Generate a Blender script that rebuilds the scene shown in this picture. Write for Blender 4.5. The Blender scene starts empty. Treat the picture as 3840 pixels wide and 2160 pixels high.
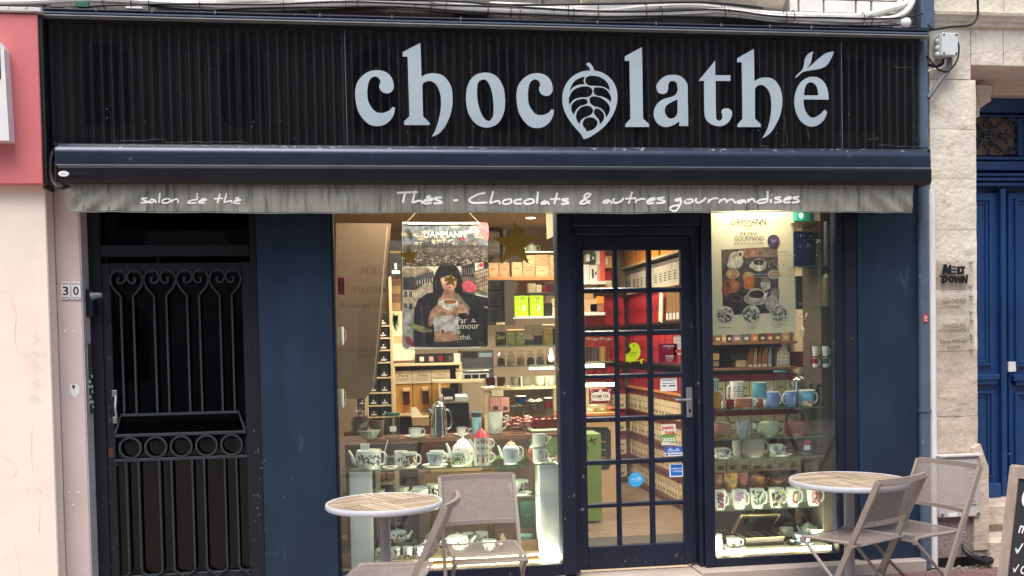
import bpy, math, random
from mathutils import Vector, Matrix
from mathutils.geometry import tessellate_polygon
random.seed(7)
S = bpy.context.scene
COL = S.collection
IW, IH, FPX, PX0, PY0 = 3840., 2160., 3600., 1920., 1385.
CAM = Vector((0.0, -6.2, 1.65))
YAW, PITCH, ROLL = math.radians(7.7), math.atan(0.030), 0.0205
fw = Vector((math.sin(YAW)*math.cos(PITCH), math.cos(YAW)*math.cos(PITCH), -math.sin(PITCH)))
r0 = Vector((math.cos(YAW), -math.sin(YAW), 0.0))
u0 = r0.cross(fw)
rt = r0*math.cos(ROLL) - u0*math.sin(ROLL)
up = r0*math.sin(ROLL) + u0*math.cos(ROLL)
cd = bpy.data.cameras.new('camera'); cam = bpy.data.objects.new('camera', cd); COL.objects.link(cam)
cam.matrix_world = Matrix(((rt.x, up.x, -fw.x, CAM.x), (rt.y, up.y, -fw.y, CAM.y), (rt.z, up.z, -fw.z, CAM.z), (0, 0, 0, 1)))
cd.sensor_width = 36; cd.lens = 36*FPX/IW; cd.shift_y = (PY0-IH/2)/IW; cd.shift_x = 0
cd.clip_start = 0.05; cd.clip_end = 400
S.camera = cam
w = bpy.data.worlds.new('World'); S.world = w; w.use_nodes = True
nt = w.node_tree; bg = nt.nodes['Background']
sky = nt.nodes.new('ShaderNodeTexSky'); sky.sky_type = 'NISHITA'; sky.sun_disc = False
SUN_EL, SUN_AZ = math.radians(64), math.radians(205)       # azimuth from +Y, clockwise: behind the camera, a little to the left
sky.sun_elevation = SUN_EL; sky.sun_rotation = SUN_AZ
sky.dust_density = 3.0; sky.ozone_density = 1.0; sky.air_density = 1.0
nt.links.new(sky.outputs[0], bg.inputs[0]); bg.inputs[1].default_value = 0.15
sl = bpy.data.lights.new('sun', 'SUN'); sl.energy = 1.4; sl.angle = math.radians(35); sl.color = (1.0, 0.96, 0.9)
so = bpy.data.objects.new('sun', sl); COL.objects.link(so)
sd = Vector((math.sin(SUN_AZ)*math.cos(SUN_EL), math.cos(SUN_AZ)*math.cos(SUN_EL), math.sin(SUN_EL)))
so.rotation_euler = sd.to_track_quat('Z', 'Y').to_euler(); so.location = sd*30
S.view_settings.view_transform = 'Standard'; S.view_settings.look = 'None'
S.view_settings.exposure = 0.95; S.view_settings.gamma = 1.0; S.view_settings.use_curve_mapping = False
S.cycles.max_bounces = 7; S.cycles.transparent_max_bounces = 32; S.cycles.diffuse_bounces = 3; S.cycles.glossy_bounces = 4
S.cycles.caustics_reflective = False; S.cycles.caustics_refractive = False; S.cycles.use_denoising = True
S.cycles.sample_clamp_indirect = 4.0
def ray(x, y): return fw + rt*((x-PX0)/FPX) + up*((PY0-y)/FPX)
def P(x, y, Y):                       # photo pixel -> point on the plane at depth Y
    d = ray(x, y); return CAM + d*((Y-CAM.y)/d.y)
def PZ(x, y, Z):                      # photo pixel -> point on the level Z
    d = ray(x, y); return CAM + d*((Z-CAM.z)/d.z)
def XX(x, y, Y): return P(x, y, Y).x
def ZZ(x, y, Y): return P(x, y, Y).z
def ppm(x, y, Y): return FPX/((P(x, y, Y)-CAM).dot(fw))      # pixels per metre there
def crop(ox, oy, s): return lambda x, y: (ox+x*s, oy+y*s)
def lin(c):
    return tuple((v/255/12.92 if v/255 <= .04045 else ((v/255+.055)/1.055)**2.4) for v in c)

class MB:
    def __init__(s): s.v = []; s.f = []; s.c = []
    def add(s, vs, fs, col=None):
        n = len(s.v); s.v += [tuple(p) for p in vs]
        for f in fs: s.f.append(tuple(i+n for i in f)); s.c.append(col)
        return s
    def box(s, x0, x1, y0, y1, z0, z1, b=0.0, col=None):
        if x1 < x0: x0, x1 = x1, x0
        if y1 < y0: y0, y1 = y1, y0
        if z1 < z0: z0, z1 = z1, z0
        b = min(b, (x1-x0)*.45, (y1-y0)*.45, (z1-z0)*.45)
        if b <= 0:
            v = [(x0,y0,z0),(x1,y0,z0),(x1,y1,z0),(x0,y1,z0),(x0,y0,z1),(x1,y0,z1),(x1,y1,z1),(x0,y1,z1)]
            return s.add(v, [(3,2,1,0),(4,5,6,7),(0,1,5,4),(1,2,6,5),(2,3,7,6),(3,0,4,7)], col)
        v = []; idx = {}
        for i, X in enumerate((x0, x1)):
            for j, Y in enumerate((y0, y1)):
                for k, Z in enumerate((z0, z1)):
                    ix, iy, iz = (b if i == 0 else -b), (b if j == 0 else -b), (b if k == 0 else -b)
                    idx[i,j,k,0] = len(v); v.append((X, Y+iy, Z+iz))
                    idx[i,j,k,1] = len(v); v.append((X+ix, Y, Z+iz))
                    idx[i,j,k,2] = len(v); v.append((X+ix, Y+iy, Z))
        f = []
        def q(*k):
            f.append([idx[t] for t in k])
        for i in (0,1):
            o = [(i,0,0,0),(i,1,0,0),(i,1,1,0),(i,0,1,0)]; q(*(o if i else o[::-1]))
            o = [(0,i,0,1),(0,i,1,1),(1,i,1,1),(1,i,0,1)]; q(*(o if i else o[::-1]))
            o = [(0,0,i,2),(1,0,i,2),(1,1,i,2),(0,1,i,2)]; q(*(o if i else o[::-1]))
        for i in (0,1):
            for j in (0,1):
                o = [(i,j,0,0),(i,j,0,1),(i,j,1,1),(i,j,1,0)]; q(*(o if (i+j)%2 else o[::-1]))
                o = [(i,0,j,0),(i,1,j,0),(i,1,j,2),(i,0,j,2)]; q(*(o if (i+j)%2 else o[::-1]))
                o = [(0,i,j,1),(1,i,j,1),(1,i,j,2),(0,i,j,2)]; q(*(o if (i+j)%2 == 0 else o[::-1]))
                for k in (0,1):
                    o = [(i,j,k,0),(i,j,k,1),(i,j,k,2)]; q(*(o if (i+j+k)%2 else o[::-1]))
        return s.add(v, f, col)
    def tube(s, pts, r, n=8, closed=False, caps=True, sq=None, rad=None, col=None):
        pts = [Vector(p) for p in pts]; m = len(pts)
        if m < 2: return s
        T = []
        for i in range(m):
            a = pts[(i-1) % m] if (closed or i > 0) else pts[i]; b = pts[(i+1) % m] if (closed or i < m-1) else pts[i]
            t = (b-a); T.append(t.normalized() if t.length > 1e-9 else Vector((0,0,1)))
        ref = Vector((0,1,0)) if abs(T[0].y) < .9 else Vector((1,0,0))
        N = (ref - T[0]*ref.dot(T[0])).normalized(); v = []
        for i in range(m):
            N = (N - T[i]*N.dot(T[i]))
            N = N.normalized() if N.length > 1e-6 else Vector((1,0,0))
            Bn = T[i].cross(N); R = rad[i] if rad else r
            if sq:
                for (a, b) in ((1,1),(-1,1),(-1,-1),(1,-1)): v.append(pts[i]+N*(sq[0]*a)+Bn*(sq[1]*b))
            else:
                for k in range(n):
                    a = 2*math.pi*k/n; v.append(pts[i]+N*(R*math.cos(a))+Bn*(R*math.sin(a)))
        if sq: n = 4
        f = []
        for i in range(m if closed else m-1):
            j = (i+1) % m
            for k in range(n):
                l = (k+1) % n; f.append((i*n+k, i*n+l, j*n+l, j*n+k))
        if caps and not closed:
            f.append(tuple(range(n))[::-1]); f.append(tuple((m-1)*n+k for k in range(n)))
        return s.add(v, f, col)
    def lathe(s, prof, c=(0,0,0), n=20, col=None, sx=1, sy=1):
        v = []; f = []; m = len(prof)
        for (r, z) in prof:
            for k in range(n):
                a = 2*math.pi*k/n; v.append((c[0]+r*sx*math.cos(a), c[1]+r*sy*math.sin(a), c[2]+z))
        for i in range(m-1):
            for k in range(n):
                l = (k+1) % n; f.append((i*n+k, i*n+l, (i+1)*n+l, (i+1)*n+k))
        return s.add(v, f, col)
    def poly(s, outer, holes=(), fn=None, d=0.0, col=None):
        """flat polygon (with holes) in a 2D plane; fn(u, v, w) gives the 3D point, w = thickness coordinate 0..d"""
        loops = [outer]+list(holes)
        tri = tessellate_polygon([[Vector((p[0], p[1], 0)) for p in l] for l in loops])
        flat = [p for l in loops for p in l]; n = len(flat)
        area = sum(outer[i][0]*outer[(i+1) % len(outer)][1]-outer[(i+1) % len(outer)][0]*outer[i][1] for i in range(len(outer)))
        vs = [fn(p[0], p[1], d) for p in flat]; fs = []
        for t in tri:
            a, b, c = (flat[i] for i in t)
            z = (b[0]-a[0])*(c[1]-a[1])-(b[1]-a[1])*(c[0]-a[0])
            if abs(z) < 1e-12: continue
            fs.append(tuple(t) if z > 0 else tuple(t)[::-1])
        if d:
            vs += [fn(p[0], p[1], 0) for p in flat]; o = 0
            for li, l in enumerate(loops):
                k = len(l)
                ar = sum(l[i][0]*l[(i+1) % k][1]-l[(i+1) % k][0]*l[i][1] for i in range(k))
                fwd = (ar > 0) == (li == 0)
                for i in range(k):
                    j = (i+1) % k
                    q = (o+i, n+o+i, n+o+j, o+j); fs.append(q if fwd else q[::-1])
                o += k
        return s.add(vs, fs, col)

def facade(Y):                       # 2D (X, Z) on a wall plane at Y, thickness towards the street
    return lambda u, v, t: (u, Y-t, v)
def smooth(pts, n=4, closed=True):
    """Catmull-Rom through points; a third value 1 marks a corner"""
    m = len(pts); out = []
    for i in range(m if closed else m-1):
        p1, p2 = pts[i], pts[(i+1) % m]
        p0 = pts[i-1] if (closed or i > 0) else p1; p3 = pts[(i+2) % m] if (closed or i < m-2) else p2
        c1 = len(p1) > 2; c2 = len(p2) > 2
        if c1: p0 = (2*p1[0]-p2[0], 2*p1[1]-p2[1]) if not c2 else p1
        if c2: p3 = (2*p2[0]-p1[0], 2*p2[1]-p1[1]) if not c1 else p2
        out.append((p1[0], p1[1]))
        if c1 and c2: continue
        for k in range(1, n):
            t = k/n
            out.append(tuple(.5*((2*p1[a])+(-p0[a]+p2[a])*t+(2*p0[a]-5*p1[a]+4*p2[a]-p3[a])*t*t+(-p0[a]+3*p1[a]-3*p2[a]+p3[a])*t**3) for a in (0,1)))
    if not closed: out.append((pts[-1][0], pts[-1][1]))
    return out
def arc(cx, cz, r, a0, a1, n=12): return [(cx+r*math.cos(math.radians(a0+(a1-a0)*i/n)), cz+r*math.sin(math.radians(a0+(a1-a0)*i/n))) for i in range(n+1)]

WL = {}
def _mesh(name, mb, m, off, smooth_it):
    me = bpy.data.meshes.new(name)
    me.from_pydata([(x-off[0], y-off[1], z-off[2]) for x, y, z in mb.v], [], mb.f); me.update()
    if any(c is not None for c in mb.c):
        ca = me.color_attributes.new('Col', 'FLOAT_COLOR', 'CORNER'); buf = []
        for p in me.polygons:
            c = mb.c[p.index] or (.8, .8, .8); buf += [c[0], c[1], c[2], 1.0]*p.loop_total
        ca.data.foreach_set('color', buf)
    if smooth_it:
        me.polygons.foreach_set('use_smooth', [True]*len(me.polygons)); me.set_sharp_from_angle(angle=.7)
    me.materials.append(m); return me
def tag(o, label=None, cat=None, group=None, kind=None):
    if label: o['label'] = label
    if cat: o['category'] = cat
    if group: o['group'] = group
    if kind: o['kind'] = kind
    return o
def thing(name, label, cat, loc=(0,0,0), group=None, rz=0):
    o = bpy.data.objects.new(name, None); COL.objects.link(o); o.location = loc; o.rotation_euler = (0,0,rz)
    o.empty_display_size = .05; WL[o.name] = Vector(loc); return tag(o, label, cat, group)
def part(parent, name, mb, m, local=False, sm=False, label=None, kind=None):
    off = (0,0,0) if local else WL[parent.name]
    o = bpy.data.objects.new(name, _mesh(name, mb, m, off, sm)); COL.objects.link(o); o.parent = parent
    WL[o.name] = Vector(off); return tag(o, label, kind=kind)
def single(name, label, cat, mb, m, group=None, sm=False, kind=None):
    xs, ys, zs = zip(*mb.v); off = Vector(((min(xs)+max(xs))/2, (min(ys)+max(ys))/2, min(zs)))
    o = bpy.data.objects.new(name, _mesh(name, mb, m, off, sm)); COL.objects.link(o); o.location = off; WL[o.name] = off
    return tag(o, label, cat, group, kind)
def struct(name, mb, m, sm=False):
    return single(name, None, None, mb, m, None, sm, 'structure')
def dup(o, parent=None):
    c = o.copy(); COL.objects.link(c); WL[c.name] = WL.get(o.name, Vector())
    if parent: c.parent = parent
    for ch in list(o.children): dup(ch, c)
    return c

MATS = {}
def mat(name, rgb, rough=.5, metal=0., var=.12, scale=6., bump=0., bscale=60., spec=.5, coat=0., emit=0., stretch=(1,1,1), dirt=None, dirt_amt=.0, dirt_scale=3., detail=4):
    if name in MATS: return MATS[name]
    m = bpy.data.materials.new(name); m.use_nodes = True; N = m.node_tree.nodes; L = m.node_tree.links
    b = N['Principled BSDF']; c = lin(rgb)
    b.inputs['Roughness'].default_value = rough; b.inputs['Metallic'].default_value = metal
    b.inputs['Specular IOR Level'].default_value = spec; b.inputs['Coat Weight'].default_value = coat
    tc = N.new('ShaderNodeTexCoord'); mp = N.new('ShaderNodeMapping'); mp.inputs['Scale'].default_value = stretch
    L.new(tc.outputs['Object'], mp.inputs[0])
    if var > 0:
        no = N.new('ShaderNodeTexNoise'); no.inputs['Scale'].default_value = scale; no.inputs['Detail'].default_value = detail; no.inputs['Roughness'].default_value = .6
        L.new(mp.outputs[0], no.inputs[0])
        rp = N.new('ShaderNodeValToRGB'); rp.color_ramp.elements[0].position = .3; rp.color_ramp.elements[1].position = .7
        rp.color_ramp.elements[0].color = tuple(max(0, v*(1-var)) for v in c)+(1,); rp.color_ramp.elements[1].color = tuple(min(1, v*(1+var)) for v in c)+(1,)
        L.new(no.outputs[0], rp.inputs[0]); out = rp.outputs[0]
        if dirt:
            n2 = N.new('ShaderNodeTexNoise'); n2.inputs['Scale'].default_value = dirt_scale; n2.inputs['Detail'].default_value = 8; n2.inputs['Roughness'].default_value = .7
            L.new(mp.outputs[0], n2.inputs[0])
            r2 = N.new('ShaderNodeValToRGB'); r2.color_ramp.elements[0].position = .62-dirt_amt*.3; r2.color_ramp.elements[1].position = .72-dirt_amt*.2
            L.new(n2.outputs[0], r2.inputs[0])
            mx = N.new('ShaderNodeMix'); mx.data_type = 'RGBA'; L.new(r2.outputs[0], mx.inputs[0]); L.new(out, mx.inputs[6]); mx.inputs[7].default_value = lin(dirt)+(1,)
            out = mx.outputs[2]
        L.new(out, b.inputs['Base Color'])
        mr = N.new('ShaderNodeMapRange'); mr.inputs[3].default_value = max(.02, rough*.8); mr.inputs[4].default_value = min(1, rough*1.25)
        L.new(no.outputs[0], mr.inputs[0]); L.new(mr.outputs[0], b.inputs['Roughness'])
    else: b.inputs['Base Color'].default_value = c+(1,)
    if bump > 0:
        n3 = N.new('ShaderNodeTexNoise'); n3.inputs['Scale'].default_value = bscale; n3.inputs['Detail'].default_value = 6
        L.new(mp.outputs[0], n3.inputs[0])
        bp = N.new('ShaderNodeBump'); bp.inputs['Strength'].default_value = min(1, bump); bp.inputs['Distance'].default_value = .01
        L.new(n3.outputs[0], bp.inputs['Height']); L.new(bp.outputs[0], b.inputs['Normal'])
    if emit:
        b.inputs['Emission Color'].default_value = c+(1,); b.inputs['Emission Strength'].default_value = emit
    MATS[name] = m; return m
def clear(name, tint=(255,255,255), gloss=1.0, rough=.0, haze=0.0):
    """thin clear pane: see-through with a Fresnel reflection"""
    if name in MATS: return MATS[name]
    m = bpy.data.materials.new(name); m.use_nodes = True; N = m.node_tree.nodes; L = m.node_tree.links
    N.remove(N['Principled BSDF']); o = N['Material Output']
    t = N.new('ShaderNodeBsdfTransparent'); t.inputs[0].default_value = lin(tint)+(1,)
    g = N.new('ShaderNodeBsdfGlossy'); g.inputs['Roughness'].default_value = rough
    fr = N.new('ShaderNodeFresnel'); ge = N.new('ShaderNodeNewGeometry'); io = N.new('ShaderNodeMapRange'); io.inputs[3].default_value = 1.45; io.inputs[4].default_value = 1/1.45
    L.new(ge.outputs['Backfacing'], io.inputs[0]); L.new(io.outputs[0], fr.inputs[0])      # a thin sheet reflects the same from both sides
    ml = N.new('ShaderNodeMath'); ml.operation = 'MULTIPLY'; ml.inputs[1].default_value = gloss; L.new(fr.outputs[0], ml.inputs[0])
    mx = N.new('ShaderNodeMixShader'); L.new(ml.outputs[0], mx.inputs[0]); L.new(t.outputs[0], mx.inputs[1]); L.new(g.outputs[0], mx.inputs[2])
    if haze:
        df = N.new('ShaderNodeBsdfDiffuse'); df.inputs[0].default_value = (.6,.62,.6,1)
        m2 = N.new('ShaderNodeMixShader'); m2.inputs[0].default_value = haze; L.new(mx.outputs[0], m2.inputs[1]); L.new(df.outputs[0], m2.inputs[2]); L.new(m2.outputs[0], o.inputs[0])
    else: L.new(mx.outputs[0], o.inputs[0])
    MATS[name] = m; return m
def printed(name='printed_paper', rough=.5, spec=.3):
    if name in MATS: return MATS[name]
    m = bpy.data.materials.new(name); m.use_nodes = True; N = m.node_tree.nodes; L = m.node_tree.links
    b = N['Principled BSDF']; b.inputs['Roughness'].default_value = rough; b.inputs['Specular IOR Level'].default_value = spec
    a = N.new('ShaderNodeVertexColor'); a.layer_name = 'Col'; out = a.outputs[0]
    if 'photo' in name:                 # tonal variation of a printed photograph
        tc = N.new('ShaderNodeTexCoord')
        for sc, lo, hi in ((22, .45, 1.35), (90, .7, 1.25)):
            no = N.new('ShaderNodeTexNoise'); no.inputs['Scale'].default_value = sc; no.inputs['Detail'].default_value = 6; L.new(tc.outputs['Object'], no.inputs[0])
            mr = N.new('ShaderNodeMapRange'); mr.inputs[1].default_value = .3; mr.inputs[2].default_value = .7; mr.inputs[3].default_value = lo; mr.inputs[4].default_value = hi; L.new(no.outputs[0], mr.inputs[0])
            mx = N.new('ShaderNodeVectorMath'); mx.operation = 'SCALE'; L.new(out, mx.inputs[0]); L.new(mr.outputs[0], mx.inputs[3]); out = mx.outputs[0]
    L.new(out, b.inputs['Base Color'])
    MATS[name] = m; return m
def glow(name, rgb, strength):
    if name in MATS: return MATS[name]
    m = bpy.data.materials.new(name); m.use_nodes = True; N = m.node_tree.nodes; L = m.node_tree.links
    e = N.new('ShaderNodeEmission'); e.inputs[0].default_value = lin(rgb)+(1,); e.inputs[1].default_value = strength
    L.new(e.outputs[0], N['Material Output'].inputs[0]); MATS[name] = m; return m

_TX = {}
def text_mesh(s, bold=0.0, shear=0.0, space=1.0):
    k = (s, bold, shear, space)
    if k not in _TX:
        cu = bpy.data.curves.new('lettering', 'FONT'); cu.body = s; cu.size = 1; cu.offset = bold; cu.shear = shear; cu.space_character = space; cu.resolution_u = 3
        ob = bpy.data.objects.new('lettering', cu); me = bpy.data.meshes.new_from_object(ob)
        vs = [tuple(v.co) for v in me.vertices]; fs = [tuple(p.vertices) for p in me.polygons]
        bpy.data.objects.remove(ob); bpy.data.curves.remove(cu); bpy.data.meshes.remove(me)
        x0 = min(v[0] for v in vs); x1 = max(v[0] for v in vs); y0 = min(v[1] for v in vs); y1 = max(v[1] for v in vs)
        _TX[k] = (vs, fs, x0, x1, y0, y1)
    return _TX[k]
def text(mb, s, fn, x0, x1, y0, y1, col=None, bold=0.0, shear=0.0, space=1.0, t=0.0, mirror=False):
    """lettering stretched into the 2D box x0..x1, y0..y1 of the mapping fn"""
    vs, fs, a0, a1, b0, b1 = text_mesh(s, bold, shear, space)
    out = []
    for v in vs:
        u = (v[0]-a0)/(a1-a0+1e-9); q = (v[1]-b0)/(b1-b0+1e-9)
        if mirror: u = 1-u
        out.append(fn(x0+(x1-x0)*u, y0+(y1-y0)*q, t))
    return mb.add(out, [f[::-1] if mirror else f for f in fs], col)
# ================================================================== shared materials
M = dict(
 navy=mat('navy_paint', (30,48,67), .4, var=.22, scale=3.2, bump=.1, bscale=26, spec=.4, stretch=(1,1,.35), dirt=(70,88,106), dirt_amt=-.03, dirt_scale=5),
 navy_dark=mat('dark_navy_paint', (26,32,50), .42, var=.12, scale=3, bump=.05, bscale=50, spec=.35, dirt=(150,155,160), dirt_amt=-.08, dirt_scale=14),
 door_grey=mat('anthracite_door_paint', (29,35,42), .45, var=.12, scale=4, bump=.05, spec=.35, dirt=(135,135,135), dirt_amt=-.1, dirt_scale=11),
 iron=mat('painted_iron', (44,51,58), .45, var=.2, scale=20, bump=.15, bscale=120, dirt=(150,140,135), dirt_amt=-.05, dirt_scale=25),
 black=mat('black_plastic', (16,17,20), .4, var=.1),
 cream=mat('cream_render', (244,228,212), .85, var=.06, scale=2.0, bump=.15, bscale=25, dirt=(216,192,172), dirt_amt=.14, dirt_scale=1.6),
 pinkish=mat('pinkish_grey_render', (206,190,186), .8, var=.07, scale=2.5, bump=.2, bscale=18, dirt=(165,148,143), dirt_amt=.0, dirt_scale=3.5),
 reveal=mat('pale_grey_render', (196,194,194), .8, var=.08, scale=4, bump=.2, bscale=30, dirt=(150,150,150), dirt_amt=.05),
 pink=mat('coral_sign_panel', (212,120,122), .36, var=.07, scale=1.2),
 white=mat('white_paint', (228,228,226), .45, var=.04),
 offwhite=mat('old_white_flashing', (208,204,198), .6, var=.12, scale=9, dirt=(70,66,60), dirt_amt=.1, dirt_scale=20),
 fascia=mat('black_corrugated_sheet', (38,35,32), .5, var=.15, scale=5, bump=.05),
 steelblue=mat('blue_grey_metal', (82,98,116), .38, var=.12, scale=6, spec=.5, dirt=(170,172,175), dirt_amt=-.06, dirt_scale=18),
 cassette=mat('blue_grey_awning_metal', (44,54,70), .28, metal=.45, var=.1, scale=5, spec=.6, dirt=(120,128,138), dirt_amt=-.07, dirt_scale=10),
 bar=mat('black_awning_bar', (9,10,15), .35, var=.1, scale=5, spec=.5),
 alu=mat('aluminium', (170,173,176), .35, metal=.8, var=.08),
 steel=mat('brushed_steel', (190,192,192), .3, metal=.9, var=.06),
 chrome=mat('polished_steel', (215,212,205), .1, metal=1., var=.03),
 letter=mat('pale_blue_letter_face', (166,181,187), .45, var=.08, scale=2.2),
 plinth=mat('beige_stone_plinth', (180,165,154), .6, var=.06, scale=4, bump=.08, bscale=60),
 stone=mat('pale_limestone', (220,212,194), .9, var=.16, scale=7, bump=.8, bscale=34, dirt=(168,152,120), dirt_amt=.2, dirt_scale=3.6, detail=8),
 stone2=mat('tan_limestone', (196,180,162), .9, var=.22, scale=6, bump=1., bscale=24, dirt=(160,128,104), dirt_amt=.08, dirt_scale=4, detail=8),
 soffit=mat('pale_pink_stone', (226,206,192), .9, var=.1, scale=5, bump=.4, bscale=30),  # even pale pink stone colour
 roughcast=mat('brown_roughcast', (140,128,122), .95, var=.3, scale=45, bump=1., bscale=75),
 brick=mat('white_glazed_brick', (238,232,225), .5, var=.1, scale=8, bump=.2, bscale=20, dirt=(150,140,130), dirt_amt=.05, dirt_scale=9),
 mortar=mat('grey_mortar', (130,122,114), .9, var=.15, scale=20, bump=.4),
 blue=mat('royal_blue_gloss_paint', (27,63,116), .34, var=.16, scale=3, spec=.5, bump=.05, bscale=30),
 conduit=mat('white_conduit_plastic', (236,234,226), .55, var=.08, scale=14, dirt=(120,112,100), dirt_amt=.06, dirt_scale=18),
 cable=mat('black_cable_rubber', (22,22,24), .5, var=.2, scale=20),
 greycable=mat('grey_cable', (108,112,116), .5, var=.15, scale=15),
 paver=mat('red_brown_paver', (122,92,90), .8, var=.22, scale=9, bump=.35, bscale=60),
 asphalt=mat('asphalt', (78,78,78), .9, var=.2, scale=40, bump=.4),
 pavement=mat('paving_joint_sand', (146,134,126), .95, var=.25, scale=30, bump=.4),
 teak=mat('weathered_wood', (164,146,124), .7, var=.16, scale=7, stretch=(1,1,1), bump=.25, bscale=40),
 taupe=mat('taupe_powder_coat', (148,136,127), .42, var=.06, scale=10, spec=.4),
 mesh=mat('taupe_mesh_fabric', (148,137,130), .7, var=.1, scale=20),
 greycoat=mat('pale_grey_powder_coat', (196,198,204), .35, var=.04),
 pole=mat('grey_table_post', (158,154,158), .4, var=.05),
 glass=clear('window_glass', (240,245,242), 1.9, 0, .018),
 darkglass=clear('dark_door_glass', (150,152,158), 1.0),
 acrylic=clear('clear_acrylic', (236,236,240), 1.0),
 print=printed(),
)
def extrude_x(mb, prof, x0, x1, col=None):
    n = len(prof); a = sum(prof[i][0]*prof[(i+1) % n][1]-prof[(i+1) % n][0]*prof[i][1] for i in range(n))
    if a < 0: prof = prof[::-1]
    v = [(x0, y, z) for y, z in prof]+[(x1, y, z) for y, z in prof]
    f = [(i, (i+1) % n, n+(i+1) % n, n+i) for i in range(n)]
    f = [t[::-1] for t in f]
    tri = tessellate_polygon([[Vector((y, z, 0)) for y, z in prof]])
    for t in tri:
        p = [prof[i] for i in t]; z = (p[1][0]-p[0][0])*(p[2][1]-p[0][1])-(p[2][0]-p[0][0])*(p[1][1]-p[0][1])
        t = tuple(t) if z > 0 else tuple(t)[::-1]
        f.append(tuple(i+n for i in t)); f.append(t[::-1])
    return mb.add(v, f, col)
from mathutils import noise as NZ
def rough_stone(mb, x0, x1, y0, y1, z0, z1, amp=.006, n=9, b=.0025, seed=0):
    """a dressed block whose street face (y0) is uneven"""
    nx = max(3, int(n*(x1-x0)/max(.05, min(x1-x0, z1-z0)))); nx = min(nx, 24); nz = min(24, max(3, int(n*(z1-z0)/max(.05, min(x1-x0, z1-z0)))))
    v = []; f = []
    for j in range(nz+1):
        for i in range(nx+1):
            u, q = i/nx, j/nz; x = x0+(x1-x0)*u; z = z0+(z1-z0)*q
            e = 1 if (i in (0, nx) or j in (0, nz)) else 0
            d = NZ.noise(Vector((x*7+seed, z*7, seed)))*amp+NZ.noise(Vector((x*22+seed, z*22, 3)))*amp*.6
            v.append((x, y0+d+(b*(1+.5*NZ.noise(Vector((x*9, z*9, 9)))) if e else 0), z))
    for j in range(nz):
        for i in range(nx):
            a = j*(nx+1)+i; f.append((a, a+1, a+nx+2, a+nx+1))
    o = len(v); rim = [i for i in range(nx+1)]+[j*(nx+1)+nx for j in range(1, nz+1)]+[nz*(nx+1)+i for i in range(nx-1, -1, -1)]+[j*(nx+1) for j in range(nz-1, 0, -1)]
    for i in rim: v.append((v[i][0], y1, v[i][2]))
    k = len(rim)
    for t in range(k): f.append((rim[t], o+t, o+(t+1) % k, rim[(t+1) % k]))
    return mb.add(v, f)
# ================================================================== ground and street
GZ = 0.02
mb = MB(); mb.box(-30, 30, -11.0, 6, GZ-.3, GZ-.012); struct('pavement', mb, M['pavement'])
pav = bpy.data.objects['pavement']
mb = MB(); mb.box(-60, 60, -60, -11.03, -.45, -.12); struct('road', mb, M['asphalt'])
# pavers that show at the lower right, laid in offset rows
k = 0
for r in range(14):
    y = -.12-r*.105
    for c in range(11):
        x = 3.05+c*.21+(.105 if r % 2 else 0)+random.uniform(-.004, .004)
        mb = MB(); mb.box(x, x+.2, y-.098, y, GZ-.03, GZ+random.uniform(-.004, .003), .006)
        part(pav, 'paver', mb, M['paver'])
# the house row across the street (only ever seen mirrored in the glass)
ob = thing('opposite_house', 'plain pale terrace house across the street', 'building', (0, -17, -.12))
mb = MB(); mb.box(-16, 16, -20, -17, -.12, 12.5); part(ob, 'wall', mb, mat('opposite_stone', (150,140,130), .9, var=.12, scale=1.2))
for fl in range(4):
    for c in range(9):
        x = -12+c*3; z = .9+fl*2.9
        mb = MB(); pts = [(x-.55, z), (x+.55, z), (x+.55, z+1.3)]+arc(x, z+1.3, .55, 0, 180, 8)[1:-1]+[(x-.55, z+1.3)]
        mb.poly(pts, (), facade(-16.98), .02) if False else mb.add([(p[0], -16.985, p[1]) for p in pts], [tuple(range(len(pts)))[::-1]])
        part(ob, 'window', mb, mat('dim_window', (74,72,70), .3, var=.1))
# ================================================================== left neighbour
XC = XX(195, 1440, -.13)                       # right edge of the cream wall
nb = thing('neighbour_house', 'cream rendered house wall left of the tea shop', 'building', (XC-.5, -.13, 0))
mb = MB(); mb.box(XC-4, XC, -.13, .8, 0, ZZ(80, 690, -.13)+.02, .006); part(nb, 'wall', mb, M['cream'])
zt = ZZ(80, 52, -.2)
mb = MB(); mb.box(XC-4, XC-.03, -.06, .8, ZZ(80, 690, -.13)+.02, 7.5, .0); part(nb, 'upper_wall', mb, M['cream'])
xs = XX(151, 400, -.2)
sg = thing('shop_sign', 'coral pink shop sign box with white raised lettering, above the cream wall', 'sign', (xs-.6, -.2, ZZ(80, 689, -.2)))
mb = MB(); mb.box(xs-4, xs, -.2, -.062, ZZ(80, 689, -.2), zt, .004); part(sg, 'panel', mb, M['pink'])
mb = MB(); mb.box(xs+.001, xs+.022, -.185, -.07, ZZ(80, 689, -.2)+.002, zt-.01, .002); part(sg, 'edge_trim', mb, M['black'])
a = crop(0, 0, .4969)
x1 = XX(27, 300, -.29); z0 = ZZ(20, 527, -.29); z1 = ZZ(12, 180, -.29)
mb = MB(); pts = [(x1-.6, z0), (x1, z0), (x1-.012, z1), (x1-.05, z1+.05), (x1-.6, z1+.05)]; mb.poly(pts, (), facade(-.202), .09); part(sg, 'letter', mb, M['white'])
mb = MB(); mb.box(x1-.05, x1-.032, -.294, -.2925, z0+.35, z0+.66); part(sg, 'letter_slot', mb, M['black'])
mb = MB(); mb.box(xs-4, xs+.03, -.22, -.06, zt+.008, ZZ(80, 30, -.2), .004); part(sg, 'flashing', mb, M['offwhite'])
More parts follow.
